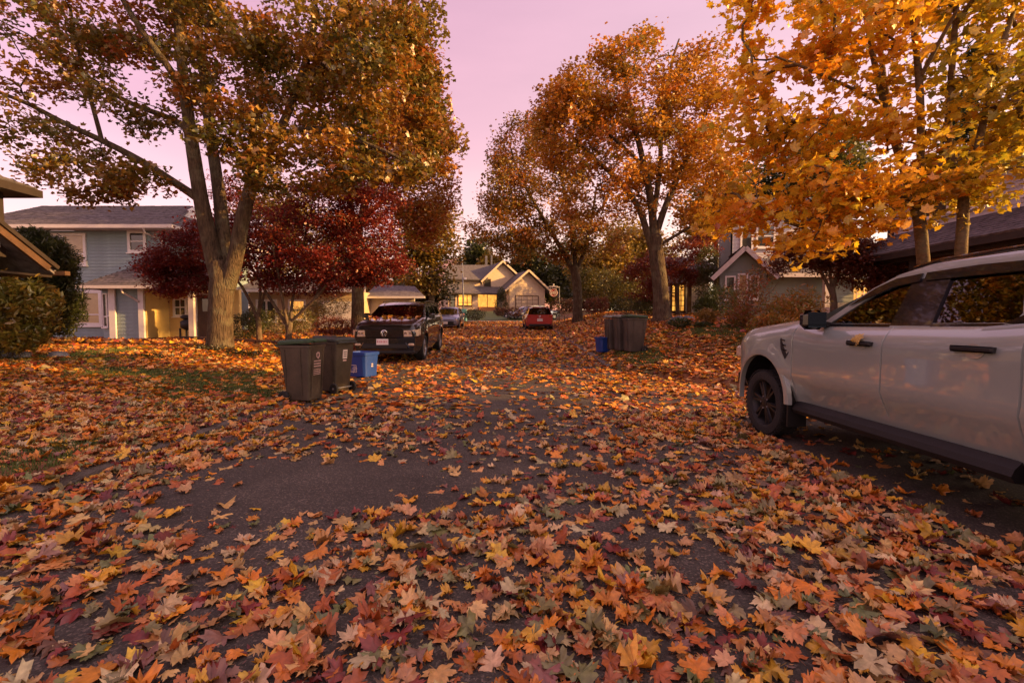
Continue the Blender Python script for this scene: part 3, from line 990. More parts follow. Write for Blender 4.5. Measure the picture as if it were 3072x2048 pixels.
# --- low tan house beyond the red maples
H = House('tan_house', 'low tan house with long garage roof behind the red maple stems', -10.5, 27.0)
zb = H.z0 - .3
w1 = H.wall((-15.5, 27.0), (-9.0, 27.0), zb, 3.2, MT['cream_siding'], .2)
w2 = H.wall((-9.0, 29.0), (-6.2, 29.0), zb, 2.9, MT['lilac_siding'], .2)
H.wall((-9.0, 27.0), (-9.0, 31.0), zb, 3.2, MT['cream_siding'], 0)
H.window(w1, .5, 1.5, 1.5, 2.6, 2, None, .12)
H.window(w1, 2.4, 3.2, 1.6, 2.6, 1, .5, .12, MT['lit_soft'])
H.part('garage_door', MT['white_trim'], [((-11.4, 26.9, zb), (-9.3, 26.98, 2.6))])
H.roof([[(-16, 26.2, 3.25), (-8.4, 26.2, 3.25), (-9.2, 29, 4.1), (-16, 29, 4.1)], [(-9.2, 28.4, 3.0), (-5.4, 28.4, 2.95), (-6.6, 31, 3.8), (-9.2, 31, 3.9)]], MT['shingle'], shingles=False)
H.part('gutter', MT['white_trim'], [((-16, 26.05, 3.1), (-8.4, 26.18, 3.24)), ((-9.2, 28.27, 2.85), (-5.4, 28.39, 2.98))])

# --- brown house whose eaves enter at the left edge: its gable end faces the street
H = House('brown_house', 'dark brown timber house whose eaves and rake boards enter at the left edge', -14.0, 9.0)
zb = H.z0
H.wall((-12.0, 4.6), (-12.0, 10.6), zb - .2, 4.5, MT['dark_wood'], .2)
H.wall((-12.0, 10.6), (-19, 10.6), zb - .2, 4.5, MT['dark_wood'], .2)
H.part('corner_post', MT['dark_wood'], [((-11.97, 10.35, 2.9), (-11.72, 10.62, 4.42))])
H.part('corner_gleam', MT['pink_trim'], [((-11.70, 10.36, 3.1), (-11.66, 10.46, 4.40))])  # pale strip painted as light catching the left side of the post
H.roof([[(-11.3, 3.4, 4.56), (-11.3, 11.0, 4.56), (-14.5, 8.6, 5.9), (-14.5, 5.8, 5.9)], [(-11.3, 11.0, 4.56), (-19, 11.0, 4.56), (-17, 8.6, 5.9), (-14.5, 8.6, 5.9)]], MT['shingle'], thick=.05, seed=8)
H.part('fascia_board', MT['dark_wood'], [((-11.34, 3.4, 4.36), (-11.24, 11.05, 4.53))])
H.part('fascia_board', MT['dark_wood'], [((-19, 10.96, 4.36), (-11.35, 11.05, 4.53))])
H.part('soffit', MT['dark_wood'], [((-18.9, 3.5, 4.37), (-11.36, 10.95, 4.41))])
# lower roof: the slope behind the ridge, seen from below along its rake
H.roof([[(-11.36, 11.45, 2.64), (-18.5, 11.45, 2.64), (-18.5, 7.6, 5.35), (-11.36, 7.6, 5.35)]], MT['shingle'], thick=.10, seed=9)
H.part('barge_board', MT['brown_wood'], bars=[((-11.31, 7.6, 5.28), (-11.31, 11.2, 2.74), .07, .24)], label='sloping brown board along the edge of the porch roof')
H.part('barge_board', MT['dark_wood'], bars=[((-11.25, 7.6, 5.37), (-11.25, 11.35, 2.73), .06, .09)])
H.part('gutter', MT['brown_wood'], [((-12.4, 11.36, 2.56), (-11.1, 11.50, 2.66)), ])
H.part('soffit', MT['dark_wood'], [((-18.4, 9.6, 2.50), (-11.4, 11.34, 2.55))])
H.part('gable_board', MT['brown_wood'], [((-11.52, 7.0, 2.9), (-11.44, 9.95, 3.2))])

# --- brown and pale shingled house close on the right
H = House('shingled_house', 'brown and pale two storey house with dark shingle roof behind the pickup', 14.0, 12.5, 1.0)
wl = H.wall((13.3, 17.0), (13.3, 9.9), .6, 3.55, MT['cedar'], 0)
for i, (z, h) in enumerate([(1.2, .2), (1.6, .2), (2.0, .2), (2.4, .2), (2.8, .2), (3.2, .2)]):
    H.part('siding_board', MT['cedar'], [((13.265, 9.9, z), (13.29, 17.0, z + h - .01))], parent=None)
H.window(wl, 1.4, 3.0, 2.0, 3.1, 2, None, .1, MT['window_glass'], MT['dark_wood'])
for y in (10.2, 11.7, 14.6):
    H.part('porch_post', MT['dark_wood'], [((12.75, y - .11, .6), (12.97, y + .11, 3.55))])
H.part('porch_beam', MT['dark_wood'], [((12.7, 9.9, 3.36), (12.98, 17.0, 3.56))])
H.part('fascia_board', MT['dark_wood'], [((12.32, 9.8, 3.44), (12.38, 17.3, 3.66))])
H.part('soffit', MT['dark_wood'], [((12.38, 9.8, 3.57), (13.28, 17.3, 3.61))])
H.roof([[(12.3, 9.8, 3.66), (12.3, 17.3, 3.66), (13.7, 16.6, 4.50), (13.7, 9.8, 4.50)]], MT['shingle'], thick=.06, course=.15, tab=.36, seed=12, singles=True)
wu = H.wall((13.7, 16.6), (13.7, 9.9), 4.3, 6.1, MT['lilac_siding'], .14)
H.window(wu, 1.2, 3.2, 4.85, 5.75, 2, None, .09, MT['window_glass'])
H.window(wu, 4.4, 5.2, 4.85, 5.85, 1, .5, .09, MT['window_glass'])
for a_, b_ in ((16.45, 16.65), (11.55, 11.85), (9.8, 10.0)):
    H.part('corner_board', MT['dark_wood'], [((13.6, a_, 4.3), (13.68, b_, 6.1))])
H.wall((13.7, 9.9), (22, 9.9), .6, 6.1, MT['lilac_siding'], 0)
H.wall((22, 16.6), (13.7, 16.6), .6, 6.1, MT['lilac_siding'], 0)
H.roof([[(13.0, 9.2, 6.05), (13.0, 17.4, 6.05), (16.5, 16.0, 7.6), (16.5, 10.6, 7.6)], [(13.0, 9.2, 6.05), (23, 9.2, 6.05), (20, 10.6, 7.6), (16.5, 10.6, 7.6)], [(13.0, 17.4, 6.05), (23, 17.4, 6.05), (20, 16.0, 7.6), (16.5, 16.0, 7.6)]], MT['shingle'], seed=13)
H.part('gutter', MT['dark_wood'], [((12.88, 9.2, 5.92), (12.99, 17.4, 6.06))])

# --- grey-green house with a gabled porch
H = House('gabled_house', 'grey-green house with a small white trimmed gable on the right bank', 12.5, 23.5)
zb = H.z0 - .3
gy = 21.5
ga, gb = (9.92, 21.85), (11.85, 21.3)
H.gable(ga, gb, 3.75, 4.72, MT['green_siding'])
pw = H.wall(ga, gb, zb, 3.74, MT['green_siding'], .2)
H.window(pw, .30, .62, 2.5, 3.5, 1, None, .07, MT['window_glass'])
H.window(pw, .85, 1.15, 2.4, 3.6, 1, None, .07, MT['blind_reflection'])  # tan pane colour stands in for an orange reflection in the glass
H.window(pw, 1.36, 1.62, 2.5, 3.5, 1, None, .07, MT['window_glass'])
dx, dy = (gb[0] - ga[0]), (gb[1] - ga[1])
ux = Vector((dx, dy, 0)).normalized(); inn = Vector((-ux.y, ux.x, 0))
A0 = Vector((ga[0], ga[1], 0)) - ux * .4 - inn * .45; B0 = Vector((gb[0], gb[1], 0)) + ux * .4 - inn * .45
P0 = A0.lerp(B0, .5)
bk = inn * 4.0
zE, zA = 3.45, 4.86
def zz(p, z): return (p.x, p.y, z)
H.roof([[zz(A0, zE), zz(A0 + bk, zE), zz(P0 + bk, zA), zz(P0, zA)], [zz(B0, zE), zz(B0 + bk, zE), zz(P0 + bk, zA), zz(P0, zA)]], MT['shingle'], seed=15)
f = -inn * .03
H.part('barge_board', MT['pink_trim'], bars=[(zz(A0 + f, zE - .05), zz(P0 + f, zA - .05), .05, .2)])
H.part('barge_board', MT['pink_trim'], bars=[(zz(P0 + f, zA - .05), zz(B0 + f, zE - .05), .05, .2)])
mw = H.wall((11.9, 22.6), (16.9, 22.6), zb, 3.6, MT['green_siding'], .2)
H.part('eave_board', MT['pink_trim'], [((12.2, 22.0, 3.55), (19.5, 22.1, 3.75))])
H.roof([[(12.2, 22.0, 3.77), (19.5, 22.0, 3.77), (19.5, 24.0, 4.7), (12.2, 24.0, 4.7)]], MT['shingle'], seed=16)
H.part('porch_post', MT['pink_trim'], [((15.15, 22.1, zb), (15.4, 22.32, 3.55))])
H.part('porch_post', MT['pink_trim'], [((17.6, 22.1, zb), (17.85, 22.32, 3.55))])
ew = H.wall((16.0, 23.4), (20, 23.4), zb, 3.6, MT['cream_siding'], .2)
H.window(ew, .2, .55, 1.5, 3.4, 1, None, .1, MT['lit_window'])
H.window(ew, .95, 2.3, 2.1, 3.2, 1, None, .1, MT['lit_soft'], bars=(4, 3))
H.part('porch_wall', MT['stone'], [((15.5, 21.7, zb), (19.8, 21.98, 2.3))], label='low grey stone wall of the porch')
u2 = H.wall((12.0, 25.0), (17.5, 25.0), 3.8, 7.3, MT['lilac_siding'], .2)
H.window(u2, .5, 1.0, 5.3, 6.6, 1, None, .1, MT['window_glass'])
H.window(u2, 1.35, 2.2, 5.5, 6.6, 1, .5, .1, MT['window_glass'])
H.window(u2, 3.2, 3.8, 5.0, 6.0, 1, .5, .1, MT['window_glass'])
H.wall((12.0, 26.6), (12.0, 25.0), 3.4, 7.3, MT['green_siding'], 0)
H.roof([[(11.4, 24.3, 7.3), (18.2, 24.3, 7.3), (17.2, 26.8, 8.6), (13.2, 26.8, 8.6)], [(11.4, 27.0, 7.3), (11.4, 24.3, 7.3), (13.2, 26.8, 8.6)]], MT['shingle'], seed=17)

# --- pale garage beyond the tall orange maple
H = House('pale_garage', 'pale pink boarded garage wall with lit lattice window by the orange maple', 10.6, 28.0, None, 'garage')
zb = H.z0 - .4
wl = H.wall((9.3, 27.0), (11.6, 27.0), zb, 4.4, MT['lilac_siding'], .22)
H.window(wl, .15, .85, 2.05, 3.55, 1, None, .07, MT['lit_window'], MT['brown_wood'], bars=(4, 5))
H.part('porch_post', MT['brown_wood'], [((10.32, 26.7, zb), (10.5, 26.9, 4.3))])
H.roof([[(9.0, 26.5, 4.4), (12.2, 26.5, 4.4), (12.2, 30, 5.6), (9.0, 30, 5.6)]], MT['shingle'], seed=18)
H.wall((11.6, 27.0), (11.6, 31), zb, 4.4, MT['lilac_siding'], 0)

# --- the house that closes the street, its gables turned a little to the low sun
H = House('far_house', 'cream house with two sunlit gables and lit windows at the end of the street', -2.5, 70.0, 3.05)
th = R(20)
cx_, cy_0 = -9.6, 68.6
def fp(u, v): return (cx_ + u * math.cos(th) - v * math.sin(th), cy_0 + u * math.sin(th) + v * math.cos(th))
def f3(u, v, z): p = fp(u, v); return (p[0], p[1], z)
Zf = 3.0
wl = H.wall(fp(0, 0), fp(4.6, 0), Zf, 5.75, MT['cream_siding'], .3)
wm = H.wall(fp(4.6, .8), fp(8.2, .8), Zf, 5.9, MT['cream_siding'], .3)
wr = H.wall(fp(8.8, -2.4), fp(14.8, -2.4), Zf, 6.6, MT['cream_siding'], 0)
wrg = H.gable(fp(8.8, -2.4), fp(14.8, -2.4), 6.6, 9.0, MT['cream_siding'])
H.wall(fp(8.8, 4), fp(8.8, -2.4), Zf, 6.6, MT['cream_siding'], 0)
wu = H.wall(fp(6.0, 2.2), fp(12.6, 2.2), 5.9, 8.2, MT['cream_siding'], 0)
H.gable(fp(6.0, 2.2), fp(12.6, 2.2), 8.2, 10.9, MT['cream_siding'], .48)
H.wall(fp(0, 6), fp(0, 0), Zf, 5.75, MT['cream_siding'], 0)
H.window(wl, .35, .95, Zf + .5, 5.3, 1, None, .12, MT['window_glass'], MT['brown_wood'])
H.window(wl, 1.6, 3.6, Zf + .9, 5.45, 3, .25, .14, MT['lit_window'], MT['brown_wood'])
H.window(wm, .25, 3.3, Zf + .7, 5.6, 2, None, .14, MT['lit_window'], MT['cedar'])
H.window(wu, .35, 1.3, 6.5, 8.1, 1, .3, .12, MT['window_glass'], MT['brown_wood'])
H.part('porch_step', MT['cedar'], mb=MB().prism([Vector(f3(4.7, .6, Zf + .1)) - H.base, Vector(f3(8.1, .6, Zf + .1)) - H.base, Vector(f3(8.1, -.4, Zf + .1)) - H.base, Vector(f3(4.7, -.4, Zf + .1)) - H.base], (0, 0, .5)))
# garage door with its grid of panels
gd = H.window(wr, 1.2, 4.8, Zf + .1, Zf + 2.3, 1, None, .14, MT['cream_siding'], MT['brown_wood'], bars=(4, 4), name='garage_door')
H.roof([[f3(-.6, 1.6, 8.0), f3(6.6, 1.6, 8.0), f3(9.2, 5.6, 10.9), f3(1.2, 5.6, 10.6)],
        [f3(5.6, 1.5, 7.7), f3(5.6, 9, 7.7), f3(9.2, 9, 11.1), f3(9.2, 1.5, 11.1)], [f3(13.3, 1.5, 7.7), f3(13.3, 9, 7.7), f3(9.2, 9, 11.1), f3(9.2, 1.5, 11.1)]], MT['shingle_far'], thick=.2, shingles=False)
H.roof([[f3(-.7, -.9, 5.7), f3(5.2, -.9, 5.7), f3(4.4, 2.2, 7.4), f3(.6, 2.2, 7.4)], [f3(4.6, -.2, 5.8), f3(9, -.2, 5.8), f3(9, 2.2, 7.0), f3(4.6, 2.2, 7.0)], [f3(-.7, 6, 5.7), f3(-.7, -.9, 5.7), f3(.6, 2.2, 7.4)]], MT['shingle_far'], thick=.2, shingles=False)
H.roof([[f3(8.0, -3.1, 6.05), f3(8.0, 4, 6.05), f3(11.8, 4, 9.25), f3(11.8, -3.1, 9.25)], [f3(15.6, -3.1, 6.05), f3(15.6, 4, 6.05), f3(11.8, 4, 9.25), f3(11.8, -3.1, 9.25)]], MT['shingle_far'], thick=.2, shingles=False)
H.part('barge_board', MT['cream_siding'], bars=[(f3(8.0, -3.2, 6.0), f3(11.8, -3.2, 9.2), .08, .28), (f3(11.8, -3.2, 9.2), f3(15.6, -3.2, 6.0), .08, .28)])
H.part('barge_board', MT['cream_siding'], bars=[(f3(5.6, 1.4, 7.65), f3(9.2, 1.4, 11.05), .08, .28), (f3(9.2, 1.4, 11.05), f3(13.3, 1.4, 7.65), .08, .28)])
H.wall(fp(.2, 2.4), fp(6.0, 2.4), 7.0, 8.2, MT['cream_siding'], 0)
H.part('chimney', MT['stone'], mb=MB().box(Vector(f3(7.6, 6, 10)) - H.base, Vector(f3(7.6, 6, 10)) - H.base + Vector((.35, .35, 2.4))))
H.part('chimney', MT['stone'], mb=MB().box(Vector(f3(8.6, 6, 10)) - H.base, Vector(f3(8.6, 6, 10)) - H.base + Vector((.25, .25, 2.6))))
m = MB(); rows = []
for y in np.linspace(52.2, 66, 8): rows.append([(x, y, gz(x, y) + .06) for x in np.linspace(-12, 1.5, 10)])
m.rings(rows, False, False, closed=False)
tag(m.build('lawn', MT['grass_blade'], smooth=True, fix=False), kind='structure')

# --- an unseen house added on the right so that it shades the near street
H = House('shade_house', 'unseen cream two storey house added on the right to shade the near street', 16.0, -2.0, .2)
wn = H.wall((12.6, 3.4), (12.6, -12), 0, 6.4, MT['cream_siding'], .2)
H.window(wn, 3, 5, 1.2, 2.6, 2, .5, .13); H.window(wn, 9, 11, 1.2, 2.6, 2, .5, .13); H.window(wn, 3, 5, 4.0, 5.4, 2, .5, .13); H.window(wn, 9, 11, 4.0, 5.4, 2, .5, .13)
H.wall((22, 3.4), (12.6, 3.4), 0, 6.4, MT['cream_siding'], 0); H.wall((12.6, -12), (22, -12), 0, 6.4, MT['cream_siding'], 0)
H.roof([[(12.0, -12.6, 6.4), (12.0, 4.0, 6.4), (17, 4.0, 9.4), (17, -12.6, 9.4)], [(22.6, -12.6, 6.4), (22.6, 4.0, 6.4), (17, 4.0, 9.4), (17, -12.6, 9.4)]], MT['shingle'], seed=20, shingles=False)
H.gable((22, 3.4), (12.6, 3.4), 6.4, 9.2, MT['cream_siding'])

# ------------------------------------------------------------------ trees and shrubs
def resample(pts, rads, step):
    P, Q = [], []
    for i in range(len(pts) - 1):
        a, b = Vector(pts[i]), Vector(pts[i + 1])
        n = max(1, int(round((b - a).length / step)))
        for k in range(n):
            t = k / n
            P.append(a.lerp(b, t)); Q.append(rads[i] * (1 - t) + rads[i + 1] * t)
    P.append(Vector(pts[-1])); Q.append(rads[-1])
    return P, Q

def smooth_path(pts, it=2):
    pts = [Vector(p) for p in pts]
    for _ in range(it):
        out = [pts[0]]
        for a, b in zip(pts[:-1], pts[1:]):
            out += [a.lerp(b, .25), a.lerp(b, .75)]
        out.append(pts[-1])
        pts = out
    return pts

def make_tree(name, label, cat, limbs, clumps, pal, ntips, per_tip, size, detail=1, seed=1, bark=None, group=None, spread=0.5, flat=0.6,
              singles=0, shell=0.55, weights=None, tilt=0.8, limb_step=0.45, twig=0.010, leaf_mat=None, mixpal=0.6, trunk_wob=0.05):
    """limbs: [(points, radii)], the first is the trunk from the ground up; clumps: [(centre, radii, weight)] fill the crown"""
    rng = np.random.default_rng(seed)
    base = Vector(limbs[0][0][0])
    root = empty(name, base, 0, label, cat, group)
    bark = bark or MT['bark']
    nodes, nrad, par = [], [], []
    for li, (pts, rads) in enumerate(limbs):
        n0 = len(pts)
        sp = smooth_path(pts, 2)
        tt = np.linspace(0, n0 - 1, len(sp))
        rr = np.interp(tt, range(n0), rads)
        P, Q = resample(sp, list(rr), limb_step)
        m = MB()
        rl = list(Q)
        if li == 0:
            # flare where the roots spread
            rl = [q * (1 + 0.26 * math.exp(-max(0, (p.z - base.z)) / 0.28)) for p, q in zip(P, Q)]
            P2 = [P[0] - Vector((0, 0, 0.35))] + P
            rl = [rl[0] * 1.15] + rl
        else:
            P2 = P
        m.tube([p - base for p in P2], rl, 14 if max(Q) > .12 else 8, True, trunk_wob, li + seed)
        m.build('trunk' if li == 0 else 'limb', bark, root, True)
        for k, (p, q) in enumerate(zip(P, Q)):
            if li == 0 and k < len(P) * 0.55: continue
            nodes.append(np.array(p)); nrad.append(q); par.append(-1)
    nodes = [np.array(p) for p in nodes]
    # tips through the crown
    W = np.array([c[2] for c in clumps], float); W /= W.sum()
    ci = rng.choice(len(clumps), ntips, p=W)
    d = rng.normal(0, 1, (ntips, 3)); d /= np.linalg.norm(d, axis=1)[:, None]
    rad = rng.uniform(0, 1, ntips) ** (1 / 3) * (1 - shell) + shell
    rad *= rng.uniform(0.75, 1.04, ntips)
    C = np.array([c[0] for c in clumps]); RR = np.array([c[1] for c in clumps])
    tips = C[ci] + d * rad[:, None] * RR[ci]
    gzv = g(tips[:, 0], tips[:, 1])
    tips[:, 2] = np.maximum(tips[:, 2], gzv + 0.5)
    N = np.array(nodes); order = np.argsort([np.min(np.sum((N - t) ** 2, 1)) for t in tips])
    buf = np.zeros((len(nodes) + ntips * 7, 3)); buf[:len(nodes)] = N
    cnt = len(nodes)
    child = {}
    parent = [-1] * cnt
    tipnodes = []
    for ti in order:
        t = tips[ti]
        dv = buf[:cnt] - t
        dist = np.sqrt((dv ** 2).sum(1)) + 0.6 * np.clip(dv[:, 2], 0, None)
        k = int(np.argmin(dist))
        a = buf[k].copy()
        L = np.linalg.norm(t - a)
        ns = int(np.clip(L / 0.5, 2, 6))
        side = rng.normal(0, 0.08 * L, 3)
        prev = k
        for j in range(1, ns + 1):
            f = j / ns
            p = a + (t - a) * f + side * math.sin(PI * f) + np.array([0, 0, 0.10 * L * math.sin(PI * f)])
            buf[cnt] = p
            parent.append(prev)
            child.setdefault(prev, []).append(cnt)
            prev = cnt
            cnt += 1
        tipnodes.append((prev, ti))
    # how much hangs on every node
    load = np.zeros(cnt)
    for n_, _ in tipnodes: load[n_] += 1
    nl = len(nodes)
    for i in range(cnt - 1, nl - 1, -1):
        if parent[i] >= 0: load[parent[i]] += load[i]
    br = MB()
    starts = [(p, c) for p in range(nl) for c in child.get(p, [])]
    while starts:
        p, c = starts.pop()
        chain, rads = [buf[p]], []
        r0 = twig * 0.8 * max(1, load[c]) ** 0.55
        rads.append(r0)
        cur = c
        while True:
            chain.append(buf[cur]); rads.append(twig * 0.8 * max(.5, load[cur]) ** 0.55)
            ch = sorted(child.get(cur, []), key=lambda q: -load[q])
            for extra in ch[1:]: starts.append((cur, extra))
            if not ch: break
            cur = ch[0]
        rads[-1] *= 0.5
        br.tube([Vector(q) - base for q in chain], rads, 5 if rads[0] > 0.03 else 3, False)
    if br.v:
        o = br.build('twigs', bark, root, True, fix=False)
        o['kind'] = 'stuff'
    # leaves round the outer branches
    tn = np.array([buf[n_] for n_, _ in tipnodes]); tidx = np.array([i for _, i in tipnodes])
    par1 = np.array([buf[parent[n_]] if parent[n_] >= 0 else buf[n_] for n_, _ in tipnodes])
    k = rng.poisson(per_tip * rng.uniform(0.5, 1.5, len(tn)))
    rep = np.repeat(np.arange(len(tn)), k)
    f = rng.uniform(-0.1, 1.08, len(rep))
    pos = par1[rep] + (tn[rep] - par1[rep]) * f[:, None]
    pos += np.clip(rng.normal(0, spread, (len(rep), 3)), -1.5 * spread, 1.5 * spread) * np.array([1, 1, flat])
    pos[:, 2] -= np.abs(rng.normal(0, spread * 0.35, len(rep)))
    ok = pos[:, 2] > g(pos[:, 0], pos[:, 1]) + 0.15
    pos, rep = pos[ok], rep[ok]
    n = len(pos)
    yaw = rng.uniform(0, 2 * PI, n); az = rng.uniform(0, 2 * PI, n)
    tl = np.abs(rng.normal(0, tilt, n))
    rot = rot_from(yaw, tl, az)
    sz = size * rng.uniform(0.55, 1.25, n)
    tipcol = pick_colors(pal, len(tips), rng, 0.15, weights)
    own = pick_colors(pal, n, rng, 0.2, weights)
    col = tipcol[tidx[rep]] * mixpal + own * (1 - mixpal)
    if singles:
        dd = np.sum((pos - np.array(cam.location)) ** 2, 1)
        vis = (np.abs(pos[:, 0]) < 1.12 * pos[:, 1]) & (pos[:, 1] > 1) & ((pos[:, 2] - 1.41) < 0.68 * pos[:, 1])
        near = np.argsort(np.where(vis, dd, 1e9))[:singles]
        keep = np.ones(n, bool); keep[near] = False
        for q in near:
            o = bpy.data.objects.new('leaf', TREE_LEAF_MESH[int(rng.integers(0, len(TREE_LEAF_MESH)))])
            COL.objects.link(o); o.parent = root
            Mx = Matrix([list(rot[q][r]) for r in range(3)]).to_4x4()
            s_ = float(sz[q])
            o.matrix_local = Matrix.Translation(Vector(pos[q]) - base) @ Mx @ Matrix.Diagonal((s_, s_, s_, 1))
            o.color = (*[float(c) for c in col[q]], 1)
        pos, rot, sz, col = pos[keep], rot[keep], sz[keep], col[keep]
    V, F, Cc = leaf_arrays(TEMPL[detail], pos - np.array(base)[None], rot, sz, col, rng)
    np_mesh('crown', V, F, Cc, leaf_mat or MT['leaf'], root, 'stuff')
    return root

def shrub(name, label, cat, clumps, pal, n, size, tmpl='l', seed=1, group=None, stems=5, bark=None, tilt=0.9, shell=0.6, spread=0.0, stem_r=0.015, inner=None, weights=None, mixpal=.4):
    rng = np.random.default_rng(seed)
    x0 = np.mean([c[0][0] for c in clumps]); y0 = np.mean([c[0][1] for c in clumps])
    base = Vector((x0, y0, gz(x0, y0)))
    root = empty(name, base, 0, label, cat, group)
    W = np.array([c[2] for c in clumps], float); W /= W.sum()
    ci = rng.choice(len(clumps), n, p=W)
    d = rng.normal(0, 1, (n, 3)); d /= np.linalg.norm(d, axis=1)[:, None]
    rad = shell + (1 - shell) * rng.uniform(0, 1, n)
    # lumpy outline
    ph = rng.uniform(0, 6, 3)
    lump = 1 + 0.10 * np.sin(5 * d[:, 0] + ph[0]) * np.sin(5 * d[:, 2] + ph[1]) + 0.08 * np.sin(11 * d[:, 1] + 9 * d[:, 0] + ph[2])
    C = np.array([c[0] for c in clumps]); RR = np.array([c[1] for c in clumps])
    pos = C[ci] + d * (rad * lump * rng.uniform(.9, 1.06, n))[:, None] * RR[ci] + rng.normal(0, spread, (n, 3))
    gg = g(pos[:, 0], pos[:, 1])
    ok = pos[:, 2] > gg + 0.02
    pos, d, ci = pos[ok], d[ok], ci[ok]
    n = len(pos)
    yaw = rng.uniform(0, 2 * PI, n)
    # leaves lean outwards
    az = np.arctan2(d[:, 0], -d[:, 1]) + rng.normal(0, 0.8, n)
    tl = np.clip(rng.normal(0.8, tilt * 0.6, n), -2, 2)
    rot = rot_from(yaw, tl, az + PI)
    sz = size * rng.uniform(0.6, 1.3, n)
    lump_c = pick_colors(pal, 60, rng, 0.12, weights)
    cell = (np.floor(pos[:, 0] / 0.35) * 7 + np.floor(pos[:, 1] / 0.35) * 13 + np.floor(pos[:, 2] / 0.3) * 29).astype(int) % 60
    col = lump_c[cell] * mixpal + pick_colors(pal, n, rng, 0.2, weights) * (1 - mixpal)
    V, F, Cc = leaf_arrays(TEMPL[tmpl], pos - np.array(base), rot, sz, col, rng)
    np_mesh('foliage', V, F, Cc, MT['leaf'], root, 'stuff')
    for i in range(stems):
        c, r, w = clumps[int(rng.integers(0, len(clumps)))]
        b = Vector((rng.normal(0, .12), rng.normal(0, .12), -0.05))
        t = Vector(c) - base + Vector((rng.normal(0, .45) * r[0], rng.normal(0, .45) * r[1], rng.uniform(.1, .85) * r[2]))
        mid = b.lerp(t, .5) + Vector((rng.normal(0, .06), rng.normal(0, .06), .05))
        m = MB(); m.tube(smooth_path([b, mid, t], 1), [stem_r, stem_r * .9, stem_r * .75, stem_r * .45][:len(smooth_path([b, mid, t], 1))], 5)
        m.build('stem', bark or MT['bark_red'], root, True)
    return root

F_ = 1045.0
def at(px, py, d):
    """photo measurement (in a 2352 px wide frame) turned into metres once, used as plain coordinates"""
    u, v = (px - 1176) / F_, (784 - py) / F_
    sp_, cp_ = math.sin(R(2.5)), math.cos(R(2.5))
    fw = cp_ + v * sp_
    return (u / fw * d, d, 1.41 + (v * cp_ - sp_) / fw * d)
def cl(px, py, d, rx, ry, ry_depth=None, w=1.0):
    k = d / F_
    return (at(px, py, d), (rx * k, ry_depth if ry_depth else (rx + ry) * 0.5 * k, ry * k), w)

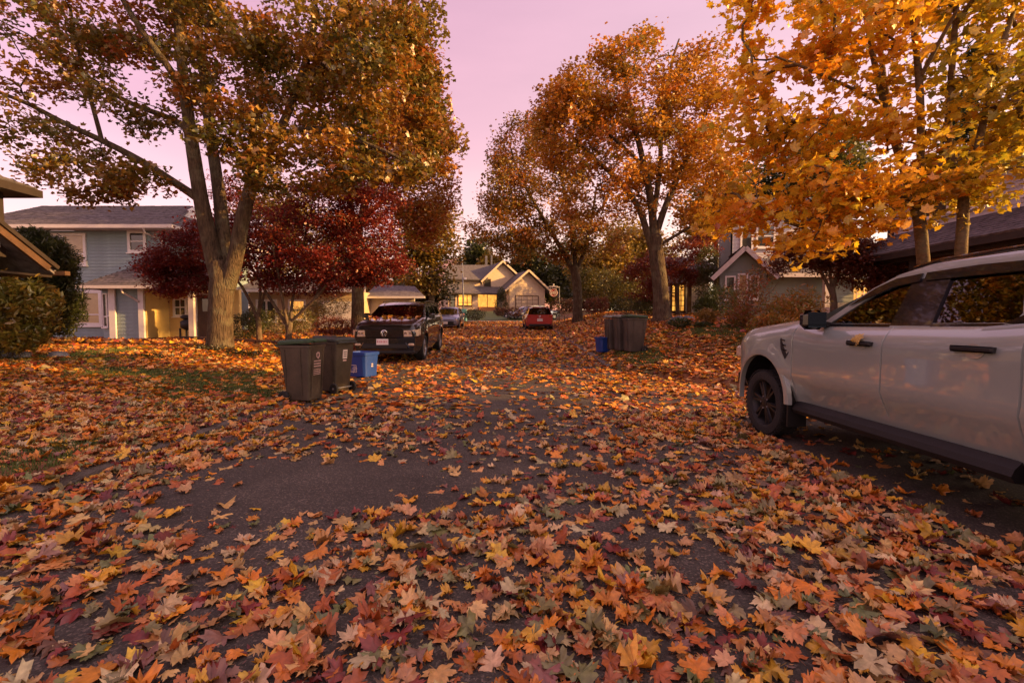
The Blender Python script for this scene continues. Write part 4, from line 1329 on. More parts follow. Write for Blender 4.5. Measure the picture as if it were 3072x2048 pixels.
# --- the big maple in the front lawn on the left
D = 13.5
def a1(px, py, o=0): return at(px, py, D + o)
T1_pal = [(.19, .145, .022), (.29, .16, .02), (.38, .15, .018), (.33, .085, .018), (.11, .11, .022), (.46, .22, .025)]
make_tree('maple_tree', 'big maple with forked trunk and olive and orange leaves on the left lawn', 'tree',
    [([(-8.66, D, gz(-8.66, D) - .05), a1(507, 720), a1(511, 660), a1(512, 635), a1(505, 600)], [.33, .32, .335, .31, .24]),
     ([a1(508, 650), a1(490, 590), a1(470, 500), a1(452, 400), a1(440, 320, -.3), a1(428, 230, -.6), a1(415, 120, -.8), a1(400, -60, -1)], [.27, .24, .21, .19, .165, .14, .11, .07]),
     ([a1(515, 645, .2), a1(515, 560, .3), a1(505, 450, .5), a1(485, 320, .8), a1(470, 200, 1), a1(455, 60, 1.2), a1(450, -120, 1.4)], [.26, .21, .18, .15, .12, .09, .05]),
     ([a1(520, 660), a1(540, 600, -.1), a1(557, 500, -.2), a1(575, 430, -.2), a1(600, 380, -.4), a1(650, 290, -.7), a1(700, 160, -1.0), a1(730, 20, -1.3)], [.25, .22, .195, .175, .14, .11, .09, .06]),
     ([a1(570, 445, -.2), a1(578, 390, .2), a1(580, 300, .6), a1(600, 180, 1.0), a1(610, 40, 1.3)], [.15, .13, .11, .08, .05]),
     ([a1(455, 455), a1(410, 425), a1(330, 372, .2), a1(240, 325, .1), a1(150, 285), a1(70, 240, -.2), a1(-20, 205, -.4)], [.13, .115, .1, .085, .07, .055, .035]),
     ([a1(235, 325, .1), a1(215, 250), a1(190, 170), a1(175, 90, -.2), a1(160, 10, -.3)], [.06, .055, .045, .04, .03]),
     ([a1(436, 300, -.3), a1(390, 270, .5), a1(300, 240, 1), a1(200, 180, 1.4), a1(110, 120, 1.8)], [.1, .085, .07, .055, .035]),
     ([a1(425, 210, -.6), a1(370, 130, -1), a1(310, 50, -1.4), a1(250, -60, -1.8)], [.11, .09, .07, .05]),
     ([a1(640, 310, -.6), a1(720, 290, -.9), a1(800, 315, -1.2), a1(880, 345, -1.4), a1(950, 380, -1.5)], [.09, .075, .065, .05, .03]),
     ([a1(690, 190, -.9), a1(770, 130, -1.5), a1(850, 90, -2), a1(920, 80, -2.2)], [.09, .075, .055, .03])],
    [cl(610, 40, D, 260, 200, 3.2, 3.2), cl(640, 200, D, 210, 130, 3.0, 2.2), cl(850, 150, D - 1, 150, 170, 2.4, 2.0), cl(930, 240, D - .5, 100, 170, 2.0, 1.3),
     cl(370, 30, D, 190, 130, 2.6, 1.5), cl(110, 90, D - .5, 150, 130, 2.4, 1.4), cl(40, 260, D - .5, 130, 70, 1.6, .55), cl(180, 415, D - .3, 110, 40, 1.6, .5),
     cl(310, 425, D - .6, 60, 55, 1.0, .35), cl(110, 330, D - .3, 120, 50, 1.6, .45), cl(330, 220, D, 110, 80, 2.0, .6), cl(700, 380, D - 1.2, 150, 75, 1.8, .8), cl(880, 370, D - 1, 130, 70, 2.0, .8),
     cl(560, 320, D - 2.2, 110, 80, 1.0, .45), cl(1000, 330, D + 1, 55, 60, 1.5, .5), cl(960, 60, D, 50, 60, 1.5, .35), cl(985, 190, D + .5, 45, 50, 1.4, .35), cl(60, 10, D, 150, 80, 2.2, .8)],
    T1_pal, 420, 98, .102, 0, 11, MT['bark'], None, .28, .55, singles=300, shell=.35, weights=[.32, .22, .14, .10, .16, .06], tilt=.95)

# --- the maple behind it along the kerb
D = 22.0
make_tree('maple_tree', 'rust coloured maple standing behind the black car beyond the big left maple', 'tree',
    [([(-7.45, D, gz(-7.45, D) - .05), a1(822, 650), a1(820, 580), a1(822, 520)], [.32, .28, .27, .24]),
     ([a1(822, 530), a1(850, 430), a1(880, 300), a1(910, 150), a1(930, 60)], [.2, .17, .13, .08, .05]),
     ([a1(820, 540), a1(800, 450), a1(780, 350), a1(770, 250)], [.17, .14, .1, .06]),
     ([a1(825, 510), a1(880, 460), a1(940, 400), a1(1000, 360)], [.13, .11, .08, .04])],
    [cl(900, 180, D, 110, 150, 3.5, 1.3), cl(930, 330, D, 110, 130, 3.2, 1.6), cl(990, 440, D, 55, 70, 2.2, .7), cl(840, 340, D, 120, 90, 3.0, .9), cl(960, 500, D, 60, 50, 2.2, .5), cl(985, 240, D, 45, 110, 2.0, .5)],
    [(.38, .13, .022), (.44, .20, .025), (.26, .15, .022), (.34, .07, .02)], 330, 75, .115, 0, 12, MT['bark'], None, .42, .6, shell=.3)

# --- dark red japanese maples
L1_pal = [(.17, .018, .014), (.26, .028, .018), (.10, .012, .012), (.34, .07, .022)]
D = 16.0
make_tree('japanese_maple', 'dark red spreading maple with pale bare stems behind the front wheelie bin', 'tree',
    [([(-7.9, D, gz(-7.9, D) - .05), a1(665, 752), a1(668, 735)], [.11, .10, .085]),
     ([a1(664, 755), a1(640, 715), a1(610, 670, .2), a1(575, 610, .5), a1(560, 560, .7)], [.07, .06, .05, .035, .02]),
     ([a1(664, 755), a1(648, 690, -.3), a1(640, 630, -.4), a1(625, 560, -.5), a1(620, 500, -.6)], [.06, .05, .045, .03, .02]),
     ([a1(668, 740), a1(672, 680, .4), a1(690, 610, .5), a1(700, 540, .6), a1(720, 460, .8)], [.06, .05, .04, .03, .02]),
     ([a1(668, 740), a1(700, 710, -.2), a1(735, 675, -.4), a1(775, 620, -.6), a1(830, 560, -.8)], [.065, .055, .045, .035, .02]),
     ([a1(720, 690, -.3), a1(745, 640, .2), a1(790, 560, .5), a1(810, 480, .8)], [.04, .035, .025, .015])],
    [cl(735, 470, D, 130, 60, 1.6, 1.2), cl(850, 470, D, 90, 50, 1.5, .9), cl(560, 560, D, 90, 60, 1.4, .8), cl(680, 650, D + .4, 130, 22, 1.4, .6), cl(700, 540, D, 150, 50, 2.0, 1.0), cl(840, 540, D, 90, 60, 1.6, 1.1), cl(870, 610, D - .3, 75, 45, 1.5, 1.0), cl(790, 630, D - .6, 80, 25, 1.4, .7),
     cl(620, 600, D, 70, 50, 1.5, .6), cl(770, 430, D + .4, 60, 35, 1.0, .4), cl(720, 590, D - .8, 120, 22, 1.0, .5)],
    L1_pal, 470, 90, .064, 0, 21, MT['bark_red'], None, .23, .4, shell=.25, weights=[.35, .35, .2, .1], twig=.008)
D = 17.2
make_tree('japanese_maple', 'dark red maple hanging over the blue house porch behind the forked trunk', 'tree',
    [([(-9.55, D, gz(-9.55, D) - .05), a1(594, 740), a1(592, 720)], [.10, .09, .08]),
     ([a1(592, 735), a1(575, 690), a1(545, 640), a1(490, 600), a1(430, 580)], [.06, .055, .05, .035, .02]),
     ([a1(592, 730), a1(600, 670), a1(590, 600), a1(560, 530)], [.055, .05, .035, .02]),
     ([a1(592, 730), a1(612, 660), a1(620, 600), a1(640, 520)], [.05, .045, .035, .02])],
    [cl(425, 590, D, 75, 65, 1.7, 1.1), cl(385, 620, D, 60, 35, 1.2, .7), cl(480, 540, D, 70, 60, 1.6, .7), cl(420, 655, D - .4, 70, 22, 1.0, .6), cl(560, 520, D, 90, 60, 1.5, .6), cl(530, 440, D, 40, 40, 1.0, .25)],
    L1_pal, 230, 110, .058, 0, 22, MT['bark_red'], None, .23, .45, shell=.25, weights=[.4, .35, .2, .05], twig=.008)

# --- the maples of the right verge
D = 20.0
R1_pal = [(.50, .20, .02), (.56, .26, .022), (.36, .20, .022), (.20, .165, .022), (.46, .125, .018), (.60, .34, .03)]
make_tree('maple_tree', 'tall orange maple on the leafy right bank behind the far bins', 'tree',
    [([(6.6, D, gz(6.6, D) - .05), a1(1517, 660), a1(1508, 590), a1(1503, 540)], [.40, .33, .31, .27]),
     ([a1(1508, 600), a1(1488, 540), a1(1470, 480), a1(1430, 420), a1(1370, 370), a1(1300, 300)], [.16, .15, .13, .11, .08, .04]),
     ([a1(1503, 550), a1(1497, 470), a1(1480, 380), a1(1455, 280), a1(1430, 160), a1(1420, 80)], [.19, .17, .14, .1, .07, .04]),
     ([a1(1505, 545), a1(1525, 480), a1(1560, 400), a1(1600, 320), a1(1630, 220)], [.16, .14, .11, .08, .04]),
     ([a1(1500, 500), a1(1515, 400), a1(1520, 280), a1(1540, 150), a1(1560, 90)], [.13, .11, .08, .06, .03]),
     ([a1(1478, 380), a1(1400, 310), a1(1330, 250), a1(1290, 200)], [.09, .07, .05, .03]),
     ([a1(1520, 560), a1(1570, 530), a1(1640, 490), a1(1690, 480)], [.08, .065, .05, .03])],
    [cl(1430, 230, D, 170, 95, 4.0, 2.4), cl(1310, 300, D, 90, 110, 3.2, 1.7), cl(1650, 320, D, 80, 110, 2.8, 1.0), cl(1470, 330, D, 180, 110, 3.6, 2.0), cl(1600, 230, D, 100, 110, 3.0, 1.1), cl(1600, 400, D, 110, 90, 3.0, 1.2),
     cl(1380, 440, D, 130, 80, 3.0, 1.3), cl(1640, 480, D, 80, 55, 2.2, 1.0), cl(1440, 130, D, 90, 35, 2.0, .5), cl(1580, 170, D, 60, 50, 2.0, .4), cl(1265, 260, D, 40, 70, 1.6, .5)],
    R1_pal, 480, 82, .106, 0, 31, MT['bark'], None, .32, .6, shell=.35, weights=[.3, .22, .18, .14, .1, .06])
D = 30.0
make_tree('maple_tree', 'rusty maple with a thin crown on the right verge beside the red car', 'tree',
    [([(4.33, D, gz(4.33, D) - .05), a1(1327, 660), a1(1322, 630), a1(1318, 610)], [.34, .29, .3, .26]),
     ([a1(1320, 630), a1(1300, 590), a1(1270, 540), a1(1230, 470), a1(1190, 400), a1(1170, 330)], [.18, .16, .13, .1, .07, .04]),
     ([a1(1322, 625), a1(1318, 560), a1(1300, 460), a1(1280, 360), a1(1260, 290)], [.16, .14, .1, .07, .04]),
     ([a1(1325, 620), a1(1345, 570), a1(1360, 500), a1(1370, 430)], [.15, .12, .09, .05])],
    [cl(1190, 350, D, 75, 70, 3.0, 1.0), cl(1160, 440, D, 60, 70, 2.8, .9), cl(1150, 520, D, 75, 55, 2.6, .9), cl(1260, 440, D, 90, 90, 3.2, 1.3), cl(1290, 540, D, 100, 55, 3.0, 1.0), cl(1380, 540, D, 70, 50, 2.6, .7), cl(1230, 300, D, 50, 45, 2.2, .6), cl(1200, 560, D, 80, 40, 2.4, .7)],
    [(.38, .15, .022), (.44, .22, .025), (.25, .17, .022), (.17, .13, .02), (.36, .09, .02)], 340, 70, .125, 0, 32, MT['bark'], None, .42, .6, shell=.3)

# --- the young orange maples beside the pickup
A_pal = [(.86, .42, .022), (.88, .52, .03), (.80, .31, .015), (.60, .17, .012), (.82, .60, .035), (.42, .34, .03)]
D = 7.6
make_tree('young_maple', 'young orange maple with several thin stems rising behind the grey pickup', 'tree',
    [([(6.92, D, gz(6.92, D) - .05), a1(2124, 640), a1(2118, 560), a1(2112, 510), a1(2108, 470)], [.10, .09, .088, .086, .075]),
     ([a1(2106, 500), a1(2085, 420, .2), a1(2056, 332, .3), a1(2030, 240, .4), a1(2005, 130, .4), a1(1985, 20, .5), a1(1960, -120, .5)], [.065, .06, .055, .05, .042, .034, .02]),
     ([a1(2066, 345, .3), a1(2040, 240, .7), a1(2025, 150, .8), a1(2012, 0, 1), a1(2000, -140, 1)], [.05, .045, .04, .035, .02]),
     ([a1(2112, 500), a1(2114, 400, -.1), a1(2115, 290, -.2), a1(2111, 180, -.3), a1(2098, 60, -.4), a1(2085, -120, -.5)], [.06, .056, .052, .048, .04, .025]),
     ([a1(2113, 180, -.3), a1(2150, 110, -.6), a1(2200, 20, -.9)], [.035, .03, .02]),
     ([a1(2030, 240, .4), a1(1950, 200, 0), a1(1860, 160, -.3), a1(1780, 130, -.6)], [.03, .025, .02, .012]),
     ([a1(2056, 332, .3), a1(1980, 290, .2), a1(1890, 270, 0), a1(1800, 280, -.2)], [.03, .025, .02, .012]),
     ([a1(2108, 470), a1(2050, 440, -.3), a1(1980, 420, -.5), a1(1890, 430, -.6)], [.03, .025, .02, .012])],
    [cl(1790, 110, D + .4, 130, 120, 1.2, 1.5), cl(1740, 260, D + .4, 90, 110, 1.1, 1.1), cl(1870, 250, D, 140, 120, 1.2, 1.6), cl(1930, 420, D - .3, 130, 60, .9, 1.4), cl(1980, 490, D - .2, 110, 40, .8, .8),
     cl(1740, 440, D + .5, 100, 60, .9, 1.1), cl(1700, 500, D + .4, 70, 40, .8, .7), cl(1860, 545, D, 90, 32, .8, .7), cl(1940, 80, D, 150, 110, 1.3, 1.5), cl(2080, 330, D - .4, 60, 130, .8, .5), cl(2060, 100, D, 110, 120, 1.2, .6), cl(1900, -60, D, 260, 70, 1.4, 1.2), cl(2030, 420, D - .5, 90, 45, .7, .6), cl(1850, 480, D, 70, 35, .8, .4)],
    A_pal, 250, 25, .098, 1, 41, MT['bark_smooth'], None, .20, .5, singles=300, shell=.25, weights=[.30, .28, .14, .08, .12, .08], tilt=1.0, twig=.009, limb_step=.3)
D = 7.3
make_tree('young_maple', 'young yellow-green maple with a single forked stem behind the pickup cab', 'tree',
    [([(7.2, D, gz(7.2, D) - .05), a1(2205, 600), a1(2211, 520), a1(2214, 445)], [.088, .08, .076, .072]),
     ([a1(2214, 450), a1(2192, 405), a1(2180, 340, .1), a1(2176, 280, .2), a1(2186, 160, .2), a1(2194, 50, .2), a1(2205, -120, .2)], [.056, .052, .05, .048, .044, .036, .024]),
     ([a1(2216, 450), a1(2236, 385, -.1), a1(2258, 280, -.2), a1(2276, 190, -.2), a1(2310, 80, -.2), a1(2350, -50, -.2)], [.056, .052, .048, .044, .036, .024]),
     ([a1(2194, 60, .2), a1(2240, -10, -.2), a1(2290, -60, -.5)], [.035, .03, .02]),
     ([a1(2225, 430), a1(2150, 410, -.2), a1(2090, 380, -.5)], [.02, .016, .01]),
     ([a1(2262, 260, -.2), a1(2320, 220, -.4), a1(2380, 190, -.6)], [.03, .025, .015])],
    [cl(2270, 90, D, 120, 120, 1.1, .8), cl(2180, 200, D, 70, 120, .9, .4), cl(2330, 240, D - .3, 70, 120, .9, .7), cl(2150, 400, D, 70, 60, .8, .7), cl(2290, 410, D - .2, 80, 50, .8, .8), cl(2330, 320, D, 60, 50, .7, .5), cl(2240, -60, D, 180, 70, 1.2, 1.0), cl(2430, 150, D, 100, 200, 1.2, 1.0), cl(2110, 470, D + .2, 40, 50, .6, .3)],
    [(.62, .42, .025), (.42, .36, .03), (.28, .27, .03), (.72, .44, .025), (.70, .30, .02)], 160, 23, .096, 1, 42, MT['bark_smooth'], None, .20, .5, singles=300, shell=.25, weights=[.26, .24, .18, .2, .12], tilt=1.0, twig=.009, limb_step=.3)

# --- red maple in front of the grey-green house
D = 17.0
make_tree('japanese_maple', 'low dark red maple in front of the grey-green house on the right', 'tree',
    [([(12.0, D, gz(12, D) - .05), a1(1915, 690), a1(1910, 660)], [.12, .11, .10]),
     ([a1(1912, 680), a1(1895, 640), a1(1870, 600), a1(1840, 570)], [.075, .06, .045, .025]),
     ([a1(1912, 670), a1(1925, 620), a1(1950, 580), a1(1990, 560)], [.07, .055, .04, .025]),
     ([a1(1910, 665), a1(1905, 610), a1(1900, 560)], [.06, .045, .025])],
    [cl(1870, 570, D, 95, 45, 1.8, 1.2), cl(1960, 600, D, 90, 55, 1.8, 1.2), cl(1820, 610, D, 50, 35, 1.2, .4), cl(1900, 530, D, 60, 35, 1.3, .6), cl(2000, 630, D - .6, 50, 40, 1.2, .5)],
    [(.13, .025, .014), (.18, .045, .016), (.09, .014, .012), (.24, .08, .02)], 230, 95, .062, 0, 51, MT['bark_red'], None, .25, .45, shell=.3, twig=.008)
D = 25.0
make_tree('japanese_maple', 'layered red maple beside the lattice window behind the tall orange maple', 'tree',
    [([(9.1, D, gz(9.1, D) - .05), a1(1556, 690), a1(1556, 650)], [.12, .11, .10]),
     ([a1(1556, 660), a1(1530, 610), a1(1500, 590)], [.07, .05, .03]),
     ([a1(1556, 660), a1(1580, 600), a1(1600, 570)], [.07, .05, .03])],
    [cl(1500, 620, D, 65, 45, 1.8, 1.0), cl(1580, 590, D, 50, 50, 1.6, .9), cl(1490, 665, D, 45, 35, 1.4, .5), cl(1600, 640, D, 40, 15, 1.2, .4), cl(1620, 560, D, 30, 40, 1.2, .4)],
    [(.20, .03, .016), (.15, .02, .014), (.26, .06, .018)], 150, 90, .075, 0, 52, MT['bark_red'], None, .3, .35, shell=.3, twig=.009)

# --- the background wall of trees
def back_tree(name, label, px, d, trunk_r, clumps, pal, ntips, per, size, seed, group=None, spread=.6, bark='bark', **kw):
    X = (px - 1176) / F_ * d
    z0 = gz(X, d)
    top = max(c[0][2] for c in clumps)
    return make_tree(name, label, 'tree', [([(X, d, z0 - .1), (X + .1, d, z0 + (top - z0) * .35), (X, d, z0 + (top - z0) * .7), (X + .1, d, top)], [trunk_r, trunk_r * .75, trunk_r * .5, trunk_r * .2])],
                     clumps, pal, ntips, per, size, 'q', seed, MT[bark], group, spread, .6, shell=.3, **kw)
G_yel = [(.34, .22, .03), (.42, .26, .03), (.24, .19, .03), (.20, .10, .02)]
G_grn = [(.06, .075, .022), (.09, .10, .025), (.045, .055, .02), (.13, .12, .03)]
G_mix = [(.22, .16, .03), (.30, .15, .03), (.13, .12, .03), (.34, .20, .03)]
back_tree('birch_tree', 'tall yellowing tree above the pale blue car on the left side', 990, 38, .3,
          [cl(1000, 560, 38, 50, 60, 2.5, 1), cl(975, 620, 38, 60, 50, 2.5, 1), cl(1010, 500, 38, 35, 40, 2, .6), cl(950, 560, 38, 45, 60, 2, .7)], G_mix, 170, 60, .24, 61)
back_tree('shade_tree', 'dark olive bushy tree behind the pale blue car', 985, 41, .3,
          [cl(990, 665, 41, 48, 40, 2.2, 1), cl(950, 680, 41, 40, 40, 2.2, 1)], [(.09, .08, .02), (.13, .10, .02), (.06, .06, .018)], 100, 60, .24, 62)
for i, (px, py, d, rx, ry, pal, nm, lb) in enumerate([
    (1095, 585, 92, 26, 55, G_grn, 'conifer_tree', 'pointed dark green tree left of the far house roof'),
    (1130, 610, 88, 22, 26, G_yel, 'shade_tree', 'small yellow tree just behind the far house ridge'),
    (1072, 620, 96, 24, 24, G_yel, 'shade_tree', 'golden low tree below the pink hill'),
    (1210, 590, 86, 30, 55, G_grn, 'conifer_tree', 'dark green tree rising behind the far house gable'),
    (1265, 630, 84, 32, 60, G_grn, 'conifer_tree', 'broad dark green tree right of the far house garage'),
    (1310, 600, 78, 34, 75, G_grn, 'conifer_tree', 'tall dark green tree behind the round red sign'),
    (1390, 590, 52, 75, 35, G_yel, 'shade_tree', 'bright yellow tree glowing behind the right verge maples'),
    (1450, 545, 56, 60, 45, G_yel, 'shade_tree', 'yellow tree between the two right verge trunks'),
    (860, 640, 44, 90, 70, G_mix, 'shade_tree', 'mixed orange tree behind the dark red japanese maple'),
    (760, 560, 48, 100, 90, G_mix, 'shade_tree', 'brown and olive tree above the tan garage roof'),
    (640, 470, 46, 80, 90, G_mix, 'shade_tree', 'dull orange tree seen between the big maple trunks'),
    (1640, 470, 40, 80, 80, G_yel, 'shade_tree', 'golden tree above the pale garage on the right'),
    (1790, 400, 38, 90, 110, G_grn, 'shade_tree', 'dark tree behind the grey-green house'),
    (1900, 360, 34, 80, 70, [(.16, .15, .04), (.11, .11, .03)], 'shade_tree', 'thin olive tree seen through the orange leaves'),
    (1350, 650, 72, 60, 80, G_grn, 'shade_tree', 'dark green tree low behind the rust red hedges'),
    (1450, 640, 66, 70, 80, G_grn, 'shade_tree', 'dark green tree behind the wide green mound'),
    (1540, 620, 58, 70, 90, G_yel, 'shade_tree', 'yellow olive tree left of the pale garage'),
    (1720, 560, 52, 90, 110, G_grn, 'shade_tree', 'dark tree close behind the grey-green house'),
    (930, 680, 58, 60, 60, G_mix, 'shade_tree', 'brown tree low behind the black suv roof'),
    (800, 690, 60, 70, 60, G_grn, 'shade_tree', 'green tree behind the tan garage'),
    (620, 640, 62, 90, 90, G_mix, 'shade_tree', 'orange brown tree behind the tan house roof'),
]):
    back_tree(nm, lb, px, d, .3, [cl(px, py, d, rx, ry, rx * d / F_ * .9, 1), cl(px - rx * .4, py + ry * .5, d, rx * .7, ry * .6, rx * d / F_ * .7, .6), cl(px + rx * .4, py + ry * .5, d, rx * .7, ry * .6, rx * d / F_ * .7, .6)],
              pal, 120, 60, .34 * max(.8, d / 60), 70 + i, None, .55 + d / 150)

def spruce(name, label, px, d, z_top, rbase, seed, levels=26):
    X = (px - 1176) / F_ * d
    z0 = gz(X, d)
    rng = np.random.default_rng(seed)
    root = empty(name, (X, d, z0), 0, label, 'tree')
    H = z_top - z0
    m = MB(); m.tube([(0, 0, -.1), (0, 0, H * .5), (0, 0, H)], [.3, .18, .03], 8); m.build('trunk', MT['bark'], root, True)
    pos, tl, az, sz = [], [], [], []
    tw = MB()
    for i in range(levels):
        f = (i + rng.uniform(0, .6)) / levels
        z = H * (.12 + .88 * f)
        rr = rbase * (1 - f) ** .8 + .2
        for k in range(9):
            a = rng.uniform(0, 2 * PI); L = rr * rng.uniform(.6, 1.05)
            tip = np.array([math.cos(a) * L, math.sin(a) * L, z - .22 * L])
            tw.tube([(0, 0, z), Vector(tip * .6) + Vector((0, 0, z * .4 + .02)), tip], [.04, .025, .01], 3, False)
            n = int(26 * L / 1.5) + 6
            t = rng.uniform(.15, 1, n)
            p = np.stack([math.cos(a) * L * t, math.sin(a) * L * t, z - .22 * L * t * t], 1)
            p += rng.normal(0, .12, (n, 3)); p[:, 2] -= np.abs(rng.normal(0, .12, n))
            pos.append(p); az.append(np.full(n, a) + rng.normal(0, .6, n)); tl.append(rng.normal(.4, .5, n))
    o = tw.build('twigs', MT['bark'], root, True, fix=False); o['kind'] = 'stuff'
    pos = np.concatenate(pos); az = np.concatenate(az); tl = np.concatenate(tl)
    rot = rot_from(az, tl, az)
    V, F, Cc = leaf_arrays(TEMPL['l'], pos, rot, .42 * rng.uniform(.6, 1.2, len(pos)), pick_colors([(.04, .055, .02), (.06, .075, .025), (.03, .04, .018)], len(pos), rng), rng)
    np_mesh('crown', V, F, Cc, MT['leaf'], root, 'stuff')
spruce('spruce_tree', 'dark spruce behind the brown shingled house on the right', 2215, 27, 18.5, 3.4, 91)
spruce('spruce_tree', 'second dark spruce further right behind the brown house roof', 2345, 25, 16.0, 3.2, 92)

# --- garden shrubs
def sh(px, py, d, rx, ry, rd=None, w=1.0): return cl(px, py, d, rx, ry, rd, w)
shrub('cedar_shrub', 'dark conical cedar between the brown eave and the blue house', 'shrub',
      [sh(100, 610, 15, 62, 75, .95), sh(95, 700, 15, 78, 80, 1.1, 1.3), sh(75, 560, 15, 40, 35, .6, .4)], [(.055, .068, .018), (.075, .088, .022), (.035, .045, .014)], 30000, .17, 'n', 101, shell=.6, stems=3, stem_r=.03)
shrub('rhododendron_bush', 'broad olive green bush at the left edge below the brown eave', 'shrub',
      [sh(25, 715, 10.6, 85, 80, .9, 1.5), sh(70, 690, 10.4, 50, 45, .6), sh(-60, 700, 10.6, 100, 90, 1.0, 1), sh(40, 770, 10.3, 55, 40, .5, .8)],
      [(.20, .18, .03), (.28, .23, .035), (.12, .12, .025), (.34, .18, .035)], 5600, .15, 'l', 102, shell=.7, stems=5)
shrub('barberry_bush', 'rounded dark red bush left of the black car', 'shrub', [sh(768, 750, 17.5, 48, 26, .8)], [(.17, .025, .018), (.12, .015, .014), (.24, .05, .02)], 3800, .07, 'l', 103)
shrub('evergreen_shrub', 'dark green shrub right of the forked trunk', 'shrub', [sh(560, 750, 17.5, 42, 34, .8), sh(590, 735, 18.2, 30, 30, .7)], G_grn, 3400, .09, 'l', 104)
shrub('evergreen_shrub', 'olive shrub behind the stems of the dark red maple', 'shrub', [sh(640, 740, 19.5, 45, 32, .8), sh(690, 735, 19.8, 40, 34, .8)], [(.12, .12, .02), (.08, .08, .02), (.20, .12, .02)], 3600, .09, 'l', 105)
shrub('garden_shrub', 'brown tipped shrub beside the second left trunk', 'shrub', [sh(760, 705, 22, 50, 26, .9), sh(725, 715, 21.5, 30, 22, .7)], [(.16, .11, .03), (.10, .09, .022), (.24, .13, .03)], 3200, .09, 'l', 106)
shrub('garden_shrub', 'small green shrub at the foot of the teal post base', 'shrub', [sh(1090, 722, 43, 28, 14, 1.0)], G_grn, 1200, .16, 'l', 107, stems=2)
shrub('cone_shrub', 'clipped cone shaped shrub before the far house garage', 'shrub', [sh(1152, 700, 60, 17, 26, .95), sh(1152, 676, 60, 12, 18, .65, .5)], [(.08, .075, .018), (.05, .055, .016)], 2400, .2, 'l', 108, stems=2)
shrub('hedge_bush', 'dark maroon hedge in front of the far house', 'hedge', [sh(1150, 716, 50, 18, 11, .8), sh(1180, 716, 50, 22, 12, .8)], [(.075, .02, .018), (.11, .03, .02), (.05, .03, .015)], 2400, .16, 'l', 109, stems=2)
shrub('hedge_bush', 'clipped rust red hedge left of the right verge maple trunk', 'hedge', [sh(1285, 705, 33, 26, 22, .9), sh(1310, 702, 33, 20, 18, .8)], [(.16, .04, .02), (.10, .045, .02), (.07, .05, .018)], 2600, .11, 'l', 110, stems=3)
shrub('hedge_bush', 'clipped rust red hedge right of the right verge maple trunk', 'hedge', [sh(1362, 702, 32, 26, 22, .9), sh(1385, 700, 32, 16, 19, .8)], [(.24, .05, .02), (.16, .035, .02), (.11, .05, .018)], 2600, .11, 'l', 111, stems=3)
shrub('laurel_bush', 'wide green shrub mound behind the rust red hedges', 'shrub', [sh(1380, 655, 37, 55, 42, 1.8), sh(1440, 668, 36, 40, 40, 1.5), sh(1340, 650, 38, 35, 40, 1.4)], [(.10, .095, .02), (.15, .12, .022), (.07, .075, .02), (.2, .13, .02)], 9000, .2, 'l', 112)
shrub('evergreen_shrub', 'dark shrub just left of the tall orange maple trunk', 'shrub', [sh(1440, 700, 27, 40, 22, 1.0), sh(1480, 705, 25, 30, 20, .9)], G_grn, 3200, .11, 'l', 113)
shrub('column_shrub', 'tall dark green shrub between the pale garage and the gabled porch', 'shrub', [sh(1630, 660, 23, 34, 50, .9), sh(1625, 600, 23, 26, 40, .7, .6)], G_grn, 5600, .10, 'l', 114)
shrub('laurel_bush', 'deep green bush under the gabled porch on the right', 'shrub', [sh(1655, 690, 19.5, 45, 36, .9), sh(1620, 705, 20, 26, 24, .7)], [(.06, .085, .02), (.09, .11, .022), (.04, .055, .018)], 4400, .11, 'l', 115)
shrub('flowering_shrub', 'loose orange and olive shrub with upright canes before the gabled porch', 'shrub', [sh(1710, 690, 14, 60, 55, .9, 1.0), sh(1700, 730, 13.6, 45, 32, .7, .8), sh(1735, 650, 14.2, 40, 40, .7, .5)],
      [(.26, .15, .03), (.14, .12, .022), (.34, .13, .03), (.36, .07, .03)], 2600, .10, 'l', 116, stems=22, shell=.3, stem_r=.012)
shrub('flowering_shrub', 'yellow-brown leafy shrub in front of the pickup hood', 'shrub', [sh(1790, 715, 12.4, 55, 40, .8), sh(1840, 700, 12.6, 50, 45, .8), sh(1770, 745, 11.8, 45, 28, .7)], [(.34, .18, .03), (.24, .17, .025), (.13, .12, .02), (.40, .13, .025)], 3400, .11, 'l', 117, stems=10, shell=.35, stem_r=.012)
shrub('fern_plant', 'dry golden fern tuft left of the orange caned shrub', 'plant', [sh(1625, 725, 16, 30, 18, .5)], [(.36, .20, .04), (.28, .17, .03), (.2, .12, .03)], 900, .16, 'n', 118, shell=.1, stems=6)
shrub('ground_cover', 'dark green ground cover patch beside the far bins', 'plant', [sh(1560, 740, 16, 30, 11, .6), sh(1615, 748, 15.4, 26, 10, .5)], [(.04, .06, .018), (.06, .08, .02)], 1300, .10, 'l', 119, stems=0)
shrub('ground_cover', 'dark ivy patch around the foot of the big left maple', 'plant', [((-8.7, 12.9, gz(-8.7, 12.9)), (1.1, .5, .16), 1), ((-7.6, 12.6, gz(-7.6, 12.6)), (.9, .5, .14), 1), ((-9.2, 11.4, gz(-9.2, 11.4)), (.9, .35, .10), .8)], [(.022, .026, .012), (.035, .04, .014), (.05, .04, .016)], 1700, .10, 'l', 120, stems=0, shell=.2)

